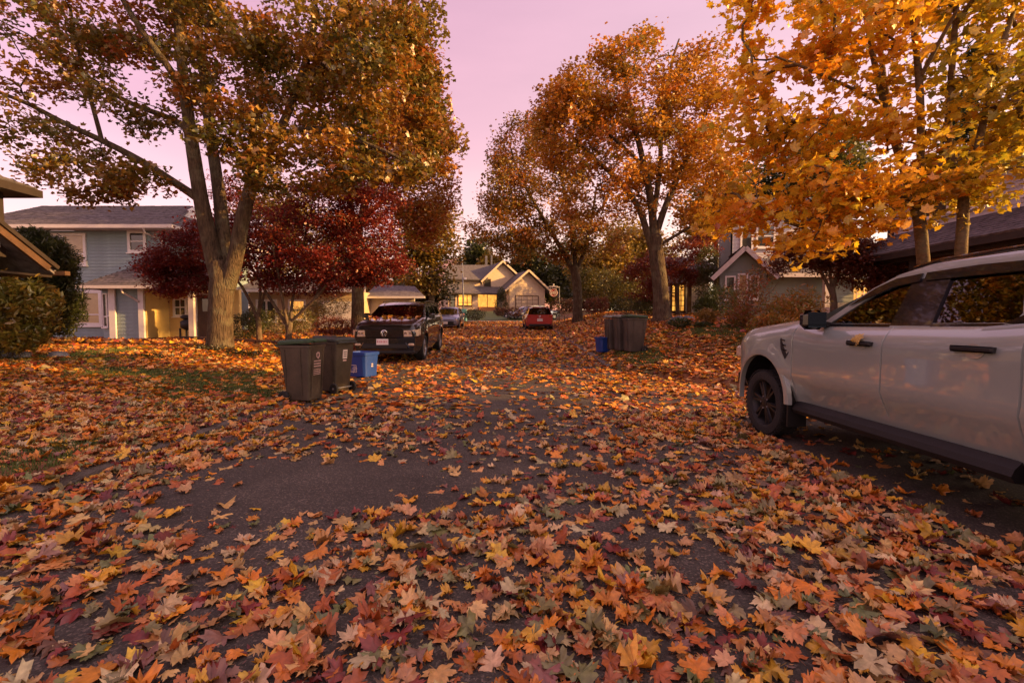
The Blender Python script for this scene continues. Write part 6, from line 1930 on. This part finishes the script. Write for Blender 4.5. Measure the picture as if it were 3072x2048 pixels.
HATCH = dict(SEDAN, L=4.3, nose=2.15, axles=[2.15 - .85, 2.15 - 3.5], paint=MT['red_paint'], sglass=MT['auto_glass_dark'], plate_z=.66,
             cab=[(1.05, .90), (1.3, .95), (2.0, 1.38), (2.5, 1.47), (3.3, 1.47), (3.9, 1.40), (4.22, 1.0), (4.22, .92)],
             windows=[[(1.55, 1.01), (2.02, 1.29), (2.38, 1.36), (2.38, 1.01)], [(2.46, 1.01), (2.46, 1.365), (3.2, 1.365), (3.7, 1.26), (3.8, 1.06)]],
             top=[(0, .74), (.15, .82), (.6, .90), (1.2, .96), (1.5, .98), (3.6, 1.01), (4.3, 1.01)],
             roofline=[(1.95, 1.35), (2.2, 1.43), (2.5, 1.47), (3.3, 1.47), (3.95, 1.39)], screen=(1.02, .95, 1.97, 1.36), rear=(4.26, 1.02, 3.93, 1.38))
red = small_car('hatchback_car', 'red hatchback seen from behind on the right side of the street', 1.68, 31.0, .04, HATCH)
m = MB(); ring = [(.07 * math.cos(2 * PI * k / 20), -2.158, .86 + .055 * math.sin(2 * PI * k / 20)) for k in range(21)]
m.tube(ring, .012, 5, False); m.build('emblem', MT['chrome'], red)
m = MB(); m.box((-.62, -1.85, 1.43), (.62, -1.70, 1.46)); m.build('roof_spoiler', MT['red_paint'], red)
SUV2 = dict(HATCH, paint=MT['silver_paint'], top=[(a, z + .12) for a, z in HATCH['top']], cab=[(a, z + .16) for a, z in HATCH['cab']], windows=[[(a, z + .16) for a, z in h] for h in HATCH['windows']],
            roofline=[(a, z + .16) for a, z in HATCH['roofline']], screen=(1.02, 1.07, 1.97, 1.52), rear=(4.26, 1.14, 3.93, 1.54), tyre=.34, arch=.39)
small_car('suv_car', 'silver suv with roof bars parked on the far drive behind the red hatchback', 3.4, 53.0, R(-60), SUV2)
small_car('sedan_car', 'light blue car with its nose showing left of the red hatchback roof', 1.3, 54.5, R(120), dict(SEDAN, paint=MT['silver_paint']))

# ------------------------------------------------------------------ bins, boxes, street things
def rrect(w, d, r, n=4):
    pts = []
    for cx_, cy2, a0 in ((w / 2 - r, d / 2 - r, 0), (-w / 2 + r, d / 2 - r, 90), (-w / 2 + r, -d / 2 + r, 180), (w / 2 - r, -d / 2 + r, 270)):
        for k in range(n + 1):
            a = R(a0 + 90 * k / n); pts.append((cx_ + r * math.cos(a), cy2 + r * math.sin(a)))
    return pts
def wheelie_bin(label, loc, rz, body_mat, lid_mat, print_='text', group=None, lid_tilt=3.0):
    """front faces local +y, wheels and handle at -y"""
    root = empty('wheelie_bin', loc, rz, label, 'wheelie bin', group)
    root.scale = (.86, .84, 1.0)
    m = MB(); rings = []
    for z, w, d, oy in ((.035, .43, .50, .03), (.05, .45, .52, .03), (.5, .505, .60, .015), (.93, .555, .685, 0), (.935, .585, .715, 0), (.975, .585, .715, 0)):
        rings.append([(x, y + oy, z) for x, y in rrect(w, d, .055)])
    m.rings(rings); m.build('body', body_mat, root, True, angle=30)
    m = MB()
    for sx in (-.17, .17): m.bar((sx, .305, .1), (sx, .345, .9), .02, .012)
    for sy in (-.2, .15):
        for s in (-1, 1): m.bar((s * .226, sy, .1), (s * .279, sy, .9), .012, .02)
    o = m.build('rib', body_mat, root); o['kind'] = 'stuff'
    m = MB(); rings = []
    t = math.tan(R(lid_tilt))
    for w, d, z in ((.60, .73, .978), (.615, .745, .985), (.615, .745, 1.02), (.56, .68, 1.048), (.3, .4, 1.060)):
        rings.append([(x, y + .005, z + (y + .36) * t * (1 if z > .98 else 1)) for x, y in rrect(w, d, .06)])
    m.rings(rings); lid = m.build('lid', lid_mat, root, True, angle=30)
    m = MB(); m.cbox((0, .385, 1.0 + .73 * t), (.34, .05, .03), .01); m.build('lid_lip', lid_mat, lid)
    m = MB(); m.tube([(-.25, -.42, .965), (.25, -.42, .965)], .016, 8)
    for sx in (-.25, 0, .25): m.bar((sx, -.35, .95), (sx, -.425, .965), .04, .03)
    m.build('handle', lid_mat, root)
    m = MB(); m.tube([(-.28, -.25, .10), (.28, -.25, .10)], .013, 8); m.build('axle', MT['steel'], root)
    for s in (-1, 1):
        e = empty('wheel', (s * .265, -.25, .10), 0, parent=root); e.scale = (1, 1 / .84, 1)
        q = MB(); q.lathe([(-.028, .06), (-.03, .09), (-.02, .10), (.02, .10), (.03, .09), (.028, .06)], 'x', (0, 0, 0), 26); q.build('tyre', MT['tyre'], e, True, angle=40)
        q = MB(); q.lathe([(-.018, 0), (-.018, .064), (.018, .064), (.018, 0)], 'x', (0, 0, 0), 22); q.build('rim', MT['black_plastic'], e, True, angle=40)
        q = MB(); q.lathe([(-.034, .0), (-.034, .018), (.034, .018), (.034, 0)], 'x', (0, 0, 0), 14); q.build('hub', MT['steel'], e, True, angle=40)
    if print_:
        def on_front(x, z, w, h, mb, back=False):
            # the front leans out 7.2 cm over .88 m
            y = lambda zz: .29 + (zz - .05) * .0595 + .004
            yb = lambda zz: -(.234 + (zz - .05) * .122 + .004)
            f = yb if back else y
            s = -1 if back else 1
            mb.prism([(x - w / 2, f(z - h / 2), z - h / 2), (x + w / 2, f(z - h / 2), z - h / 2), (x + w / 2, f(z + h / 2), z + h / 2), (x - w / 2, f(z + h / 2), z + h / 2)], (0, s * .0018, 0))
        if print_ == 'text':
            q = MB()
            for k in range(3):
                a0 = R(90 + 120 * k)
                pts = [(.045 * math.cos(a0 + R(t)), .30 + .80 * .0595 + .004, .80 + .045 * math.sin(a0 + R(t))) for t in (-45, -20, 5, 30)]
                q.tube(pts, .009, 5)
                c, s_ = math.cos(a0 + R(42)), math.sin(a0 + R(42)); tx, tz = -s_, c
                q.prism([(.045 * c - .022 * c, pts[0][1], .80 + .045 * s_ - .022 * s_), (.045 * c + .022 * c, pts[0][1], .80 + .045 * s_ + .022 * s_), (.045 * c + .03 * tx, pts[0][1], .80 + .045 * s_ + .03 * tz)], (0, .004, 0))
            q.build('recycling_mark', MT['print_pink'], root)
            rg = random.Random(2); q = MB()
            for (z, n, hh) in ((.70, 7, .022), (.655, 7, .022), (.61, 7, .022), (.56, 11, .014), (.53, 12, .014), (.50, 11, .014), (.47, 12, .014)):
                x = -.115
                for k in range(n):
                    w = .23 / n * .72
                    on_front(x + w / 2, z, w * rg.uniform(.7, 1), hh, q); x += .23 / n
            o = q.build('printed_text', MT['print_pink'], root); o['kind'] = 'stuff'
        else:
            q = MB(); on_front(0, .74, .13, .17, q, True); st = q.build('sticker', MT['print_white'], root)
            q = MB(); on_front(.0, .62, .10, .03, q, True); q.build('sticker', MT['print_pink'], root)
            q = MB()
            for k in range(3): 
                y0 = -(.234 + (.70 + .04 * k - .05) * .122 + .0075)
                q.box((-.045, y0 - .001, .692 + .04 * k), (.045, y0 + .001, .704 + .04 * k))
            q.build('sticker_print', MT['black_plastic'], st)['kind'] = 'stuff'
    return root

def fz(x, y): return gz(x, y) + .02
x, y = -3.62, 7.85
wheelie_bin('front brown wheelie bin with green lid and printed side on the left kerb', (x, y, gz(x, y) + .01), 0, MT['bin_body'], MT['bin_lid_green'], 'text', 'wheelie bins on the left kerb').rotation_euler = (0, 0, R(-101))
x, y = -3.42, 8.75
wheelie_bin('brown wheelie bin with dark lid and white sticker standing behind the green lidded one', (x, y, gz(x, y) + .01), R(65), MT['bin_body'], MT['bin_lid_dark'], 'sticker', 'wheelie bins on the left kerb')
# three bins side by side on the right verge
for (x, y, lidm, lb, rz) in ((3.50, 13.0, 'bin_lid_green', 'grey-brown bin with leaf strewn green lid, nearest the camera of the far three', R(97)),
                             (3.36, 13.6, 'bin_lid_grey', 'middle bin of the far three with pale grey lid', R(98)),
                             (3.22, 14.2, 'bin_lid_grey', 'grey lidded bin next to the far blue box', R(96))):
    wheelie_bin(lb, (x, y, gz(x, y) + .01), rz, MT['bin_grey'], MT[lidm], None, 'wheelie bins on the right verge')

def blue_box(label, x, y, rz, sc=1.0, logo=True):
    root = empty('recycling_box', (x, y, gz(x, y) + .015), rz, label, 'recycling box', 'blue recycling boxes')
    m = MB(); rings = []
    for z, w, d in ((0, .47, .40), (.02, .50, .43), (.30, .52, .46), (.50, .55, .49), (.51, .59, .53), (.575, .60, .54), (.58, .57, .51), (.55, .55, .49)):
        rings.append([(a * sc, b * sc, z * sc) for a, b in rrect(w, d, .05)])
    m.rings(rings); m.build('tub', MT['blue_box'], root, True, angle=30)
    for s in (-1, 1):
        q = MB(); q.bar((s * .20 * sc, -.215 * sc, .03), (s * .215 * sc, -.245 * sc, .5 * sc), .03, .02); q.build('rib', MT['blue_box'], root)
    if logo:
        def fy(z): return -(.218 + .045 * z / .5) * sc - .006
        q = MB()
        a, z0, h = -.06, .20, .085
        for (u0, v0, u1, v1) in ((-h, -h, h, -h + .012), (-h, h - .012, h, h), (-h, -h, -h + .012, h), (h - .012, -h, h, h)):
            q.prism([(a + u0, fy(z0 + v0), z0 + v0), (a + u1, fy(z0 + v0), z0 + v0), (a + u1, fy(z0 + v1), z0 + v1), (a + u0, fy(z0 + v1), z0 + v1)], (0, -.002, 0))
        q.build('logo_frame', MT['print_white'], root)
        cu = bpy.data.curves.new('logo_text', 'FONT'); cu.body = 'THE\nHOME\nDEPOT'; cu.size = .052; cu.align_x = 'CENTER'; cu.extrude = .001; cu.space_line = .72
        to = bpy.data.objects.new('logo_text', cu); COL.objects.link(to)
        bpy.context.view_layer.update()
        me = bpy.data.meshes.new_from_object(to.evaluated_get(bpy.context.evaluated_depsgraph_get()))
        bpy.data.objects.remove(to)
        me.materials.clear(); me.materials.append(MT['print_white'])
        o = bpy.data.objects.new('logo_text', me); COL.objects.link(o); o.parent = root
        o.location = (a + .012, fy(.20) - .003, .205); o.rotation_euler = (R(90 - 5), R(-40), 0)
        q = MB()
        for (z, w) in ((.28, .05), (.235, .06), (.19, .05), (.155, .045)):
            xx = (.235 + .03 * z / .5) * sc + .0075
            q.box((xx, .02 - w / 2, z), (xx + .002, .02 + w / 2, z + .028))
        q.build('printed_label', MT['print_pink'], root)['kind'] = 'stuff'
    return root
blue_box('blue recycling box with a square white logo in front of the black suv', -3.52, 10.7, R(-22))
blue_box('small blue recycling box half hidden behind the far grey bins', 2.90, 14.35, R(20), .8, False)

# street light column with its teal service box
x, y = -5.0, 46.8
z = gz(x, y)
root = empty('street_lamp', (x, y, z), 0, 'tall grey street light pole with a teal box around its foot', 'street light')
m = MB(); m.tube([(0, 0, 0), (0, 0, 3), (-.08, 0, 6.2)], [.085, .075, .05], 10); m.build('pole', MT['steel'], root, True)
m = MB(); m.cbox((.05, -.05, .62), (.62, .45, 1.25), .04); m.build('service_box', MT['teal'], root)
m = MB(); m.cbox((-.08, 0, 6.25), (.18, .18, .10), .03); m.build('lamp_head', MT['steel'], root)
m = MB(); m.cbox((.22, -.05, 4.35), (.26, .1, .22), .03); m.build('sign_disc', MT['sign_white'], root)

# the round red sign on its white bracket
x, y = 3.0, 33.0
z = gz(x, y)
root = empty('round_sign', (x, y, z), 0, 'round red sign with pale figures hanging under a white bracket', 'sign')
zc = 1.41 - (672 - 738) / F_ * y - z
m = MB(); m.tube([(.42, .05, -.1), (.42, .05, zc + .42)], .035, 8); m.build('post', MT['steel'], root, True)
m = MB(); m.lathe([(-.03, 0), (-.03, .30), (.03, .30), (.03, 0)], 'y', (0, 0, zc), 32); disc = m.build('sign_disc', MT['sign_red'], root)
m = MB(); m.tube([(.265 * math.cos(2 * PI * k / 32), -.035, zc + .265 * math.sin(2 * PI * k / 32)) for k in range(33)], .018, 6, False); m.build('ring', MT['sign_white'], disc)
m = MB()
for sx in (-1, 1):
    m.tube([(sx * .10 + .075 * math.cos(2 * PI * k / 14), -.036, zc + .05 + .07 * math.sin(2 * PI * k / 14)) for k in range(15)], .016, 5, False)
    m.tube([(sx * .10 + .075 * math.cos(2 * PI * k / 14), -.036, zc - .07 + .07 * math.sin(2 * PI * k / 14)) for k in range(15)], .016, 5, False)
m.build('figures', MT['sign_white'], disc)['kind'] = 'stuff'
m = MB(); m.bar((-.42, .02, zc + .40), (.46, .02, zc + .40), .06, .06); m.bar((-.3, .02, zc + .46), (.3, .02, zc + .46), .14, .05); m.cbox((0, .02, zc + .56), (.10, .10, .16), .02)
for sx in (-.2, .2): m.bar((sx, 0, zc + .2), (sx, 0, zc + .4), .02, .02)
m.build('bracket', MT['sign_white'], root)

# timber edging and rough stones along the flower beds
rg = random.Random(8)
for (pts, lb) in (([(-12.2, 16.6), (-9.8, 15.7), (-6.6, 15.3)], 'low dark timber edging at the foot of the red maples'),):
    e = empty('garden_edging', (pts[0][0], pts[0][1], gz(*pts[0])), 0, lb, 'edging')
    for a, b in zip(pts[:-1], pts[1:]):
        n = 3
        for k in range(n):
            p = [a[0] + (b[0] - a[0]) * k / n, a[1] + (b[1] - a[1]) * k / n]; q_ = [a[0] + (b[0] - a[0]) * (k + .97) / n, a[1] + (b[1] - a[1]) * (k + .97) / n]
            m = MB(); m.bar(Vector((*p, gz(*p) + .07)) - e.location, Vector((*q_, gz(*q_) + .07)) - e.location, .12, .16); m.build('edging_board', MT['brown_wood'], e)
for i in range(16):
    px = 1530 + i * 11 + rg.uniform(-4, 4)
    d = 19.0 + rg.uniform(-.7, .7)
    x = (px - 1176) / F_ * d; z = gz(x, d)
    m = MB(); r = rg.uniform(.09, .2)
    for k in range(2):
        rings = []
    rings = [[(rr * r * math.cos(2 * PI * k / 9) * rg.uniform(.85, 1.15), rr * r * math.sin(2 * PI * k / 9) * rg.uniform(.8, 1.1), zz_ * r) for k in range(9)] for rr, zz_ in ((.7, -.3), (1.0, .1), (.85, .55), (.4, .8))]
    m.rings(rings)
    o = m.build('garden_stone', MT['stone'], None, True, loc=(x, d, z + .02), angle=35)
    tag(o, f"{'small' if r < .12 else 'larger' if r > .16 else 'mid sized'} rough grey stone in the rockery, {['first', 'second', 'third', 'fourth', 'fifth', 'sixth', 'seventh', 'eighth', 'ninth', 'tenth', 'eleventh', 'twelfth', 'thirteenth', 'fourteenth', 'fifteenth', 'sixteenth'][i]} from its left end", 'stone', 'rockery stones on the right bank')
for (x, y, s, lb) in ((-12.2, 10.9, .26, 'larger mossy stone at the foot of the broad olive bush'), (-11.6, 10.7, .20, 'smaller mossy stone beside the broad olive bush'), (-10.9, 10.9, .17, 'flat pale stone right of the broad olive bush')):
    m = MB()
    rings = [[(rr * s * 1.3 * math.cos(2 * PI * k / 10) * rg.uniform(.9, 1.1), rr * s * math.sin(2 * PI * k / 10) * rg.uniform(.9, 1.1), zz_ * s) for k in range(10)] for rr, zz_ in ((.8, -.3), (1, .2), (.8, .7), (.3, .85))]
    m.rings(rings); o = m.build('garden_stone', MT['stone'], None, True, loc=(x, y, gz(x, y)), angle=35); tag(o, lb, 'stone', 'stones at the left edge')

# ------------------------------------------------------------------ fallen leaves
LP = dict(tan=(.62, .37, .13), peach=(.64, .27, .08), orange=(.68, .23, .018), gold=(.74, .40, .028), rust=(.44, .115, .022), red=(.23, .035, .025), mauve=(.28, .12, .085), olive=(.24, .21, .075), pale=(.62, .46, .23), green=(.16, .17, .055), brown=(.17, .075, .04))
LN = list(LP)
LW = np.array([.19, .12, .14, .12, .12, .08, .05, .07, .08, .03, .02]); LW = LW / LW.sum()
LWF = np.array([.10, .10, .26, .14, .20, .05, .03, .04, .03, .01, .04]); LWF = LWF / LWF.sum()

def vnoise(x, y, s, seed):
    """smooth value noise on plain arrays"""
    x = x / s + 100.3; y = y / s + 57.7
    xi, yi = np.floor(x).astype(int), np.floor(y).astype(int)
    fx, fy = ss(x - xi), ss(y - yi)
    def h(a, b):
        v = np.sin(a * 127.1 + b * 311.7 + seed * 74.7) * 43758.5453
        return v - np.floor(v)
    return (h(xi, yi) * (1 - fx) + h(xi + 1, yi) * fx) * (1 - fy) + (h(xi, yi + 1) * (1 - fx) + h(xi + 1, yi + 1) * fx) * fy

def cover(x, y):
    """how thickly the leaves lie, 0..1"""
    onroad = (x > xl(y)) & (x < xr(y))
    n = np.clip(.5 + 1.35 * (.5 * vnoise(x, y, 1.1, 1) + .5 * vnoise(x, y, .42, 2) - .5), 0, 1)
    c = np.where(onroad, .62, .98)
    # wheel-swept asphalt stays barer
    c = np.where(onroad & (y < 14), .50 + .62 * np.exp(-((y - 1.5) / 1.4) ** 2) + .40 * ss((x - .9) / 1.4) * (1 - ss((y - 9) / 4)) + .5 * np.exp(-((x - xl(y)) / .55) ** 2), c)
    c = c - .62 * np.exp(-((x + 1.9) ** 2 / 1.1 + (y - 3.75) ** 2 / 1.3)) - .36 * np.exp(-((x - .2) ** 2 / 1.5 + (y - 7.5) ** 2 / 9.0)) - .28 * np.exp(-((x + .2) ** 2 / 1.6 + (y - 4.0) ** 2 / 1.0))
    c = np.where(onroad & (y >= 14), .74 + .2 * ss((np.abs(x + 1) - 1.2) / 2), c)
    c = np.where((x > 3.05) & (x < 5.0) & (y > .8) & (y < 6.5), .10, c)
    c = c * np.where(onroad, np.clip(.25 + 1.5 * n, 0, 1.3), np.clip(.75 + .5 * n, 0, 1.15))
    c = np.where((~onroad) & (y > 36), c * .15, c)
    c = np.where(~onroad, c * (1 - .8 * np.exp(-((x + 4.35) ** 2 / .16 + (y - 3.9) ** 2 / .45))), c)
    # thin patches where the lawn shows
    c = np.where((~onroad) & (vnoise(x, y, 1.3, 5) > .72), c * .45, c)
    return np.clip(c, 0, 1)

def litter(y0, y1, dens, seed, half):
    rng = np.random.default_rng(seed)
    area = (half(y0) + half(y1)) * (y1 - y0)
    n = int(area * dens)
    y = rng.uniform(y0, y1, n); x = rng.uniform(-1, 1, n) * half(y1)
    ok = np.abs(x) < half(y)
    x, y = x[ok], y[ok]
    ok = rng.uniform(0, 1, len(x)) < cover(x, y)
    x, y = x[ok], y[ok]
    c = cover(x, y)
    kerb_l = (x < xl(y)) & (x > xl(y) - .23)
    z = np.where(kerb_l, rprof(y) + .085, g(x, y)) + .014 + rng.uniform(0, 1, len(x)) ** 1.5 * .030 * c
    return rng, x, y, z

half = lambda y: 1.22 * y + 2.2
def place(y0, y1, dens, seed, size, detail, w, tilt, name):
    rng, x, y, z = litter(y0, y1, dens, seed, half)
    n = len(x)
    sz = size * np.clip(rng.lognormal(0, .34, n), .4, 1.6)
    t = np.abs(rng.normal(0, tilt, n)) + (rng.uniform(0, 1, n) < .07) * rng.uniform(.2, .8, n)
    z = z + sz * .30 * np.sin(np.clip(t, 0, 1.2))
    ci = rng.choice(len(LN), n, p=w)
    col = np.array([LP[LN[i]] for i in ci]) * (1 + rng.normal(0, .16, (n, 1))) * (1 + rng.normal(0, .06, (n, 3)))
    col = np.clip(col, .01, .9)
    rot = rot_from(rng.uniform(0, 2 * PI, n), t, rng.uniform(0, 2 * PI, n))
    # some lie face down
    flip = rng.uniform(0, 1, n) < .4
    rot[flip] = rot[flip] @ np.diag([1, -1, -1])
    return rng, np.stack([x, y, z], 1), rot, sz, col, ci, t

COLWORD = dict(tan='tan', peach='peach pink', orange='orange', gold='golden yellow', rust='rust brown', red='deep red', mauve='dull mauve', olive='olive green', pale='pale cream', green='green', brown='dark brown')
def where_words(x, y):
    u = x / y
    a = 'far left' if u < -.72 else 'left' if u < -.36 else 'left of centre' if u < -.1 else 'centre' if u < .12 else 'right of centre' if u < .38 else 'right' if u < .74 else 'far right'
    b = 'bottom edge' if y < 2.05 else 'near foreground' if y < 2.5 else 'foreground'
    return a, b

rng, P, RO, S, C_, CI, TI = place(1.0, 7.0, 390, 501, .064, 2, LW, .22, 'near')
vis = (np.abs(P[:, 0]) < 1.125 * P[:, 1]) & (P[:, 1] > 1.78)
dist = np.sqrt((P ** 2).sum(1)) / S
order = np.argsort(np.where(vis, dist, 1e9))[:300]
keep = np.ones(len(P), bool); keep[order] = False
seen = {}
ords = ['', 'second ', 'third ', 'fourth ', 'fifth ', 'sixth ', 'seventh ', 'eighth ', 'ninth ', 'tenth ']
for q in sorted(order, key=lambda k: P[k][1]):
    o = bpy.data.objects.new('fallen_leaf', LEAF_MESH[int(rng.integers(0, len(LEAF_MESH)))])
    COL.objects.link(o)
    s_ = float(S[q])
    o.matrix_world = Matrix.Translation(P[q]) @ Matrix([list(RO[q][r]) for r in range(3)]).to_4x4() @ Matrix.Diagonal((s_, s_, s_, 1))
    o.color = (*[float(v) for v in C_[q]], 1)
    a, b = where_words(P[q][0], P[q][1])
    pose = 'tilted up' if TI[q] > .38 else 'lying flat' if TI[q] < .12 else 'slightly curled'
    big = 'large' if S[q] > .088 else 'small' if S[q] < .054 else 'mid sized'
    key = f"{big} {COLWORD[LN[CI[q]]]} maple leaf {pose}"
    k = (key, a, b)
    seen[k] = seen.get(k, 0) + 1
    n = seen[k]
    tag(o, f"{key}, {b}, {a}" + ("" if n == 1 else f", {ords[min(n - 1, 9)].strip()} from front"), 'leaf', 'fallen maple leaves nearest the camera')
V, F, Cc = leaf_arrays(TEMPL[2], P[keep], RO[keep], S[keep], C_[keep], rng)
np_mesh('fallen_leaves', V, F, Cc, MT['ground_leaf'], None, 'stuff')
# crumbs and torn bits between the whole leaves
rng, P, RO, S, C_, CI, TI = place(1.0, 6.0, 260, 504, .016, 0, LW, .3, 'bits')
V, F, Cc = leaf_arrays(TEMPL['l'], P, RO, S * 1.6, C_ * .75, rng)
np_mesh('leaf_litter', V, F, Cc, MT['ground_leaf'], None, 'stuff')
rng, P, RO, S, C_, CI, TI = place(7.0, 14.0, 200, 502, .080, 1, LWF, .2, 'mid')
V, F, Cc = leaf_arrays(TEMPL[1], P, RO, S, C_, rng)
np_mesh('fallen_leaves', V, F, Cc, MT['ground_leaf'], None, 'stuff')
half = lambda y: np.minimum(.9 * y + 4, 24)
rng, P, RO, S, C_, CI, TI = place(14.0, 44.5, 95, 503, .10, 0, LWF, .28, 'far')
V, F, Cc = leaf_arrays(TEMPL[0], P, RO, S, C_, rng)
np_mesh('fallen_leaves', V, F, Cc, MT['ground_leaf'], None, 'stuff')

# leaves that came to rest on the black suv, one by one
rg = random.Random(12)
hood_seen = {}
bpy.context.view_layer.update()
Msuv = Matrix.Translation(suv.location) @ suv.rotation_euler.to_matrix().to_4x4()
for i in range(34):
    a = 1.22 - abs(rg.gauss(0, .22)) if i < 24 else rg.uniform(.3, 1.0)
    xx = rg.uniform(-.8, .8) if i < 24 else rg.uniform(-.7, .7)
    zt = lerp_list(SV['top'], a) + .058
    o = bpy.data.objects.new('fallen_leaf', LEAF_MESH[rg.randrange(9)]); COL.objects.link(o)
    s_ = rg.uniform(.07, .11)
    o.matrix_world = Msuv @ Matrix.Translation((xx, 2.5 - a, zt - .03 * abs(xx) + .02)) @ Matrix.Rotation(rg.uniform(-.4, .4), 4, 'X') @ Matrix.Rotation(rg.uniform(-.4, .4), 4, 'Y') @ Matrix.Rotation(rg.uniform(0, 6), 4, 'Z') @ Matrix.Diagonal((s_, s_, s_, 1))
    cn_ = rg.choice(['orange', 'rust', 'peach', 'gold', 'red'])
    o.color = (*LP[cn_], 1)
    col_n = 1 + int((xx + .8) / 1.6 * 6)
    lab_ = f"{COLWORD[cn_]} leaf on the black suv hood, {'by the windscreen' if a > 1.05 else 'mid hood' if a > .7 else 'near the grille'}, {['far right', 'right', 'right of middle', 'left of middle', 'left', 'far left', 'far left'][min(6, max(0, col_n - 1))]}"
    hood_seen[lab_] = hood_seen.get(lab_, 0) + 1
    tag(o, lab_ + ('' if hood_seen[lab_] == 1 else ', another'), 'leaf', 'leaves on the hood of the black suv')
# and the one caught by the pickup's door handle
o = bpy.data.objects.new('fallen_leaf', LEAF_MESH[2]); COL.objects.link(o)
o.matrix_world = Matrix.Translation((TX - .985, TY + nose - 2.44, 1.25)) @ Matrix.Rotation(R(-78), 4, 'Y') @ Matrix.Rotation(R(140), 4, 'Z') @ Matrix.Diagonal((.085, .085, .085, 1))
o.color = (.55, .36, .09, 1)
tag(o, 'single yellow leaf caught on the front door handle of the grey pickup', 'leaf')

# leaves on the bin lids
for (x, y, n, lb) in ((3.5, 13.0, 7, 'leaf lying on the green lid of the nearest far bin'), (-3.42, 8.75, 3, 'leaf lying on the dark lid of the second left bin')):
    for i in range(n):
        o = bpy.data.objects.new('fallen_leaf', LEAF_MESH[rg.randrange(9)]); COL.objects.link(o)
        o.matrix_world = Matrix.Translation((x + rg.uniform(-.18, .18), y + rg.uniform(-.16, .16), gz(x, y) + 1.09)) @ Matrix.Rotation(rg.uniform(-.2, .2), 4, 'X') @ Matrix.Rotation(rg.uniform(0, 6), 4, 'Z') @ Matrix.Diagonal((.07, .07, .07, 1))
        cn_ = ['orange', 'rust', 'gold', 'tan', 'red', 'peach', 'olive'][i]
        o.color = (*LP[cn_], 1)
        tag(o, f'small {COLWORD[cn_]} ' + lb, 'leaf', 'leaves on bin lids')

# grass that shows between the leaves on the lawns
rng = np.random.default_rng(77)
def grass(regions, n, name):
    xs, ys = [], []
    for (x0, x1, y0, y1) in regions:
        k = int(n * (x1 - x0) * (y1 - y0))
        xs.append(rng.uniform(x0, x1, k)); ys.append(rng.uniform(y0, y1, k))
    x, y = np.concatenate(xs), np.concatenate(ys)
    off = (x < xl(y) - .36) | (x > xr(y) + .36)
    m = off & ((vnoise(x, y, 1.3, 5) > .62) | (rng.uniform(0, 1, len(x)) < .12) | ((x + 4.35) ** 2 / .4 + (y - 3.9) ** 2 / 1.2 < 1))
    x, y = x[m], y[m]
    k = len(x)
    h = rng.uniform(.03, .075, k); a = rng.uniform(0, 2 * PI, k); w = .004 + y * .0006
    lean = rng.normal(0, .02, (k, 2))
    z = g(x, y)
    b1 = np.stack([x - w * np.cos(a), y - w * np.sin(a), z], 1); b2 = np.stack([x + w * np.cos(a), y + w * np.sin(a), z], 1)
    t = np.stack([x + lean[:, 0], y + lean[:, 1], z + h], 1)
    V = np.stack([b1, b2, t], 1).reshape(-1, 3)
    np_mesh(name, V, np.arange(len(V)).reshape(-1, 3), None, MT['grass_blade'], None, 'stuff')
grass([(-9, -4.1, 2.6, 7), (-14, -4.1, 7, 14), (3.0, 9, 9, 16)], 1500, 'grass')
